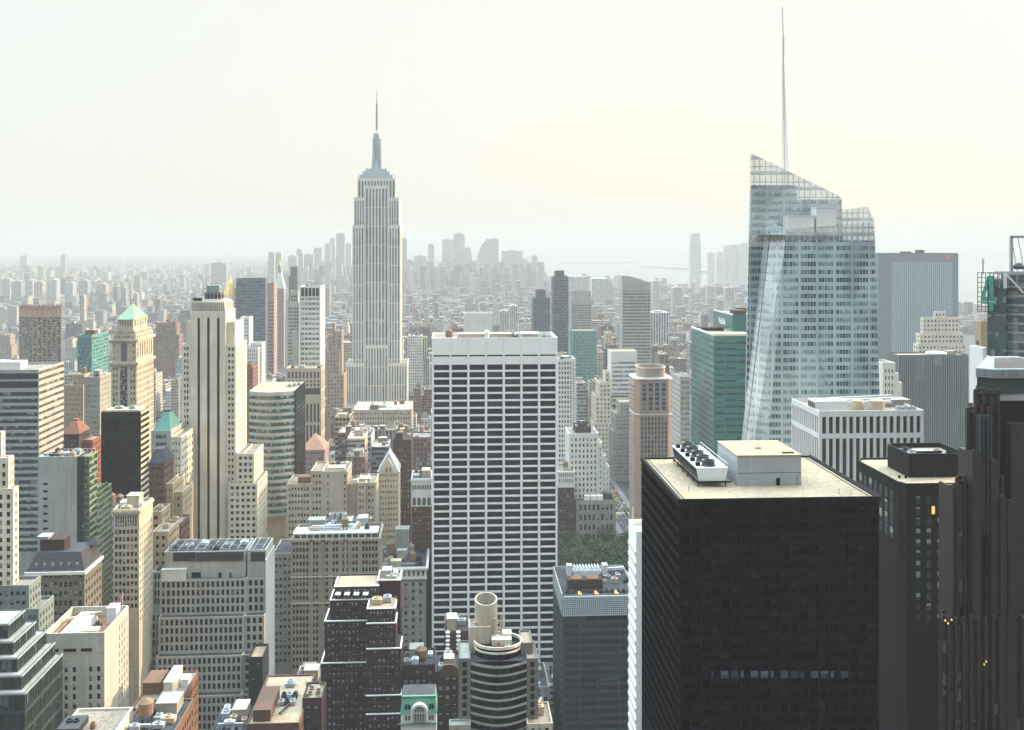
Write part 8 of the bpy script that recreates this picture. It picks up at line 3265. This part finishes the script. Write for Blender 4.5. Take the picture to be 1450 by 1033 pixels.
for i, (x, y) in enumerate(pts):
    t = tag(empty('park_tree', (x, y, 0)), 'dark green plane tree in the shaded park between tall blocks', 'tree', 'trees of the shaded park')
    s = r.uniform(.95, 1.35)
    t.scale = (s, s, s)
    t.rotation_euler = (0, 0, r.uniform(0, 6.28))
    for nm, me in zip(('crown', 'trunk'), crowns[i % 4]):
        o = bpy.data.objects.new(nm, me)
        LINK(o)
        o.parent = t

# ================================================================== unseen blocks out of view, added to shade the near streets and haze
for (x0, x1, y0, y1, z, lab) in ((-48, 48, -60, -14, 250, 'unseen pale stone slab tower that carries the viewing terrace, added for shade'), (-190, -62, -70, -20, 120, 'unseen stone office block beside the viewing terrace tower, added for shade'),
                                 (64, 210, -80, -20, 165, 'unseen tall stone office block beside the viewing terrace tower, added for shade'), (-330, -205, -60, 20, 140, 'unseen stone block down the street from the viewing terrace tower, added for shade'),
                                 (228, 360, -60, 60, 180, 'unseen glass block down the street from the viewing terrace tower, added for shade'), (86, 160, 0, 104, 238, 'unseen dark stone slab tower across the street from the viewing terrace tower, added for shade')):
    b = Bd('unseen_shade_block', lab, 'building', x0, y0)
    b.tier(x0, x1, y0, y1, 0, z, 'dark_limestone', f=None, s=None, ph=1.2)
    b.shed((x0 + x1) / 2, (y0 + y1) / 2, z - 1.2, 12, 10, 4) if z != 250 else None
    b.done()

# ================================================================== traffic on the avenue


def car_parts(body):
    m = MB()
    m.loft([[(-.9, -2.3, .3), (.9, -2.3, .3), (.9, 2.3, .3), (-.9, 2.3, .3)], [(-.92, -2.35, .75), (.92, -2.35, .75), (.92, 2.35, .7), (-.92, 2.35, .7)], [(-.85, -2.2, .95), (.85, -2.2, .95), (.85, 2.2, .9), (-.85, 2.2, .9)]])
    g = MB()
    g.loft([[(-.8, -1.6, .955), (.8, -1.6, .955), (.8, 1.2, .955), (-.8, 1.2, .955)], [(-.65, -1.1, 1.45), (.65, -1.1, 1.45), (.65, .7, 1.45), (-.65, .7, 1.45)]])
    wh = MB()
    n = 12
    wh.loft([[(-.1, .33 * cos(2 * pi * i / n), .33 * sin(2 * pi * i / n)) for i in range(n)], [(.1, .33 * cos(2 * pi * i / n), .33 * sin(2 * pi * i / n)) for i in range(n)]])
    rt = MB()
    rt.box(-.63, .63, -1.05, .65, 1.453, 1.5)
    return m.mesh('body', body), g.mesh('cabin_glass', 'window_black'), wh.mesh('wheel', 'rubber'), rt.mesh('car_roof', body)


kits = {k: car_parts(k) for k in ('taxi_yellow', 'car_black', 'car_white', 'car_silver', 'car_red')}
r = random.Random(3)
y = 840
while y < 1240:
    for lane in (-7.2, -3.6, 0, 3.6, 7.2):
        if r.random() < .62:
            k = r.choices(list(kits), (5, 3, 2, 2, 1))[0]
            nm = 'taxi' if k == 'taxi_yellow' else 'car'
            lab = {'taxi_yellow': 'yellow taxi in traffic on the shaded avenue', 'car_black': 'black car in traffic on the shaded avenue', 'car_white': 'white car in traffic on the shaded avenue',
                   'car_silver': 'silver car in traffic on the shaded avenue', 'car_red': 'red car in traffic on the shaded avenue'}[k]
            c = tag(empty('yellow_taxi' if nm == 'taxi' else 'parked_car' if abs(lane) > 7 else 'city_car', (AX + lane, y + r.uniform(-2, 2), .31)), lab, nm, lab.split(' in ')[0] + 's on the avenue')
            body, glass, wheel, roof = kits[k]
            for pn, me in (('body', body), ('cabin_glass', glass), ('car_roof', roof)):
                o = bpy.data.objects.new(pn, me)
                LINK(o)
                o.parent = c
            for sx in (-.85, .85):
                for sy in (-1.4, 1.4):
                    o = bpy.data.objects.new('wheel', wheel)
                    LINK(o)
                    o.parent = c
                    o.location = (sx, sy, .33)
    y += r.uniform(7, 14)

# ================================================================== labels of the plain blocks
used = set(o.get('label') for o in S.objects if o.get('label'))
refpx = [(*px_of(x, y, z), y, ph) for (x, y, z, ph) in REFS]
ORD = ['second ', 'third ', 'fourth ', 'fifth ', 'sixth ']
for (root, x, y, z, hw, cw, size, noun, feat) in sorted(PLAIN, key=lambda p: p[2]):
    pxx, pyy = px_of(x, y, z)
    near = sorted(refpx, key=lambda q: abs(q[0] - pxx) + .35 * abs(q[1] - pyy))
    head = ' '.join(v for v in (size, cw, noun) if v)
    lab = None
    opts = []
    for (qx, qy, Yq, ph) in near[:6]:
        dx = pxx - qx
        if abs(dx) < 14:
            rel = 'beyond' if y > Yq else 'before'
        elif dx < 0:
            rel = 'left of'
        else:
            rel = 'right of'
        opts.append((rel, ph))
    for rel, ph in opts:
        for f in (feat, ''):
            t = ' '.join(v for v in (head, f, rel, ph) if v)
            if t not in used and len(t.split()) <= 16:
                lab = t
                break
        if lab:
            break
    if not lab:
        for (r1, p1), (r2, p2) in ((a, b) for a in opts for b in opts if a[1] != b[1]):
            for f in ('', feat):
                t = ' '.join(v for v in (head, f, r1, p1, 'and', r2, p2) if v)
                if t not in used and len(t.split()) <= 16:
                    lab = t
                    break
            if lab:
                break
    if not lab:
        lab = ' '.join((head, feat, 'far down the hazy streets'))
        print('LABEL CLASH', lab)
    used.add(lab)
    tag(root, lab, 'skyscraper' if noun == 'skyscraper' else 'tower' if noun == 'tower' else 'building', 'hazy towers of the far skyline' if size == 'hazy' else 'plain blocks of the street grid')

# ================================================================== the haze over the city
hm = bpy.data.materials.new('city_haze')
hm.use_nodes = True
n = hm.node_tree
n.nodes.clear()
out = n.nodes.new('ShaderNodeOutputMaterial')
pv_ = n.nodes.new('ShaderNodeVolumePrincipled')
pv_.inputs['Color'].default_value = HAZE_COLOR
pv_.inputs['Density'].default_value = HAZE_DENSITY
pv_.inputs['Anisotropy'].default_value = HAZE_ANISO
n.links.new(pv_.outputs[0], out.inputs['Volume'])
MATS['city_haze'] = hm
m = MB()
m.box(-34500, 34500, -400, 27300, -1.2, 446)
tag(m.build('haze', 'city_haze'), kind='stuff')
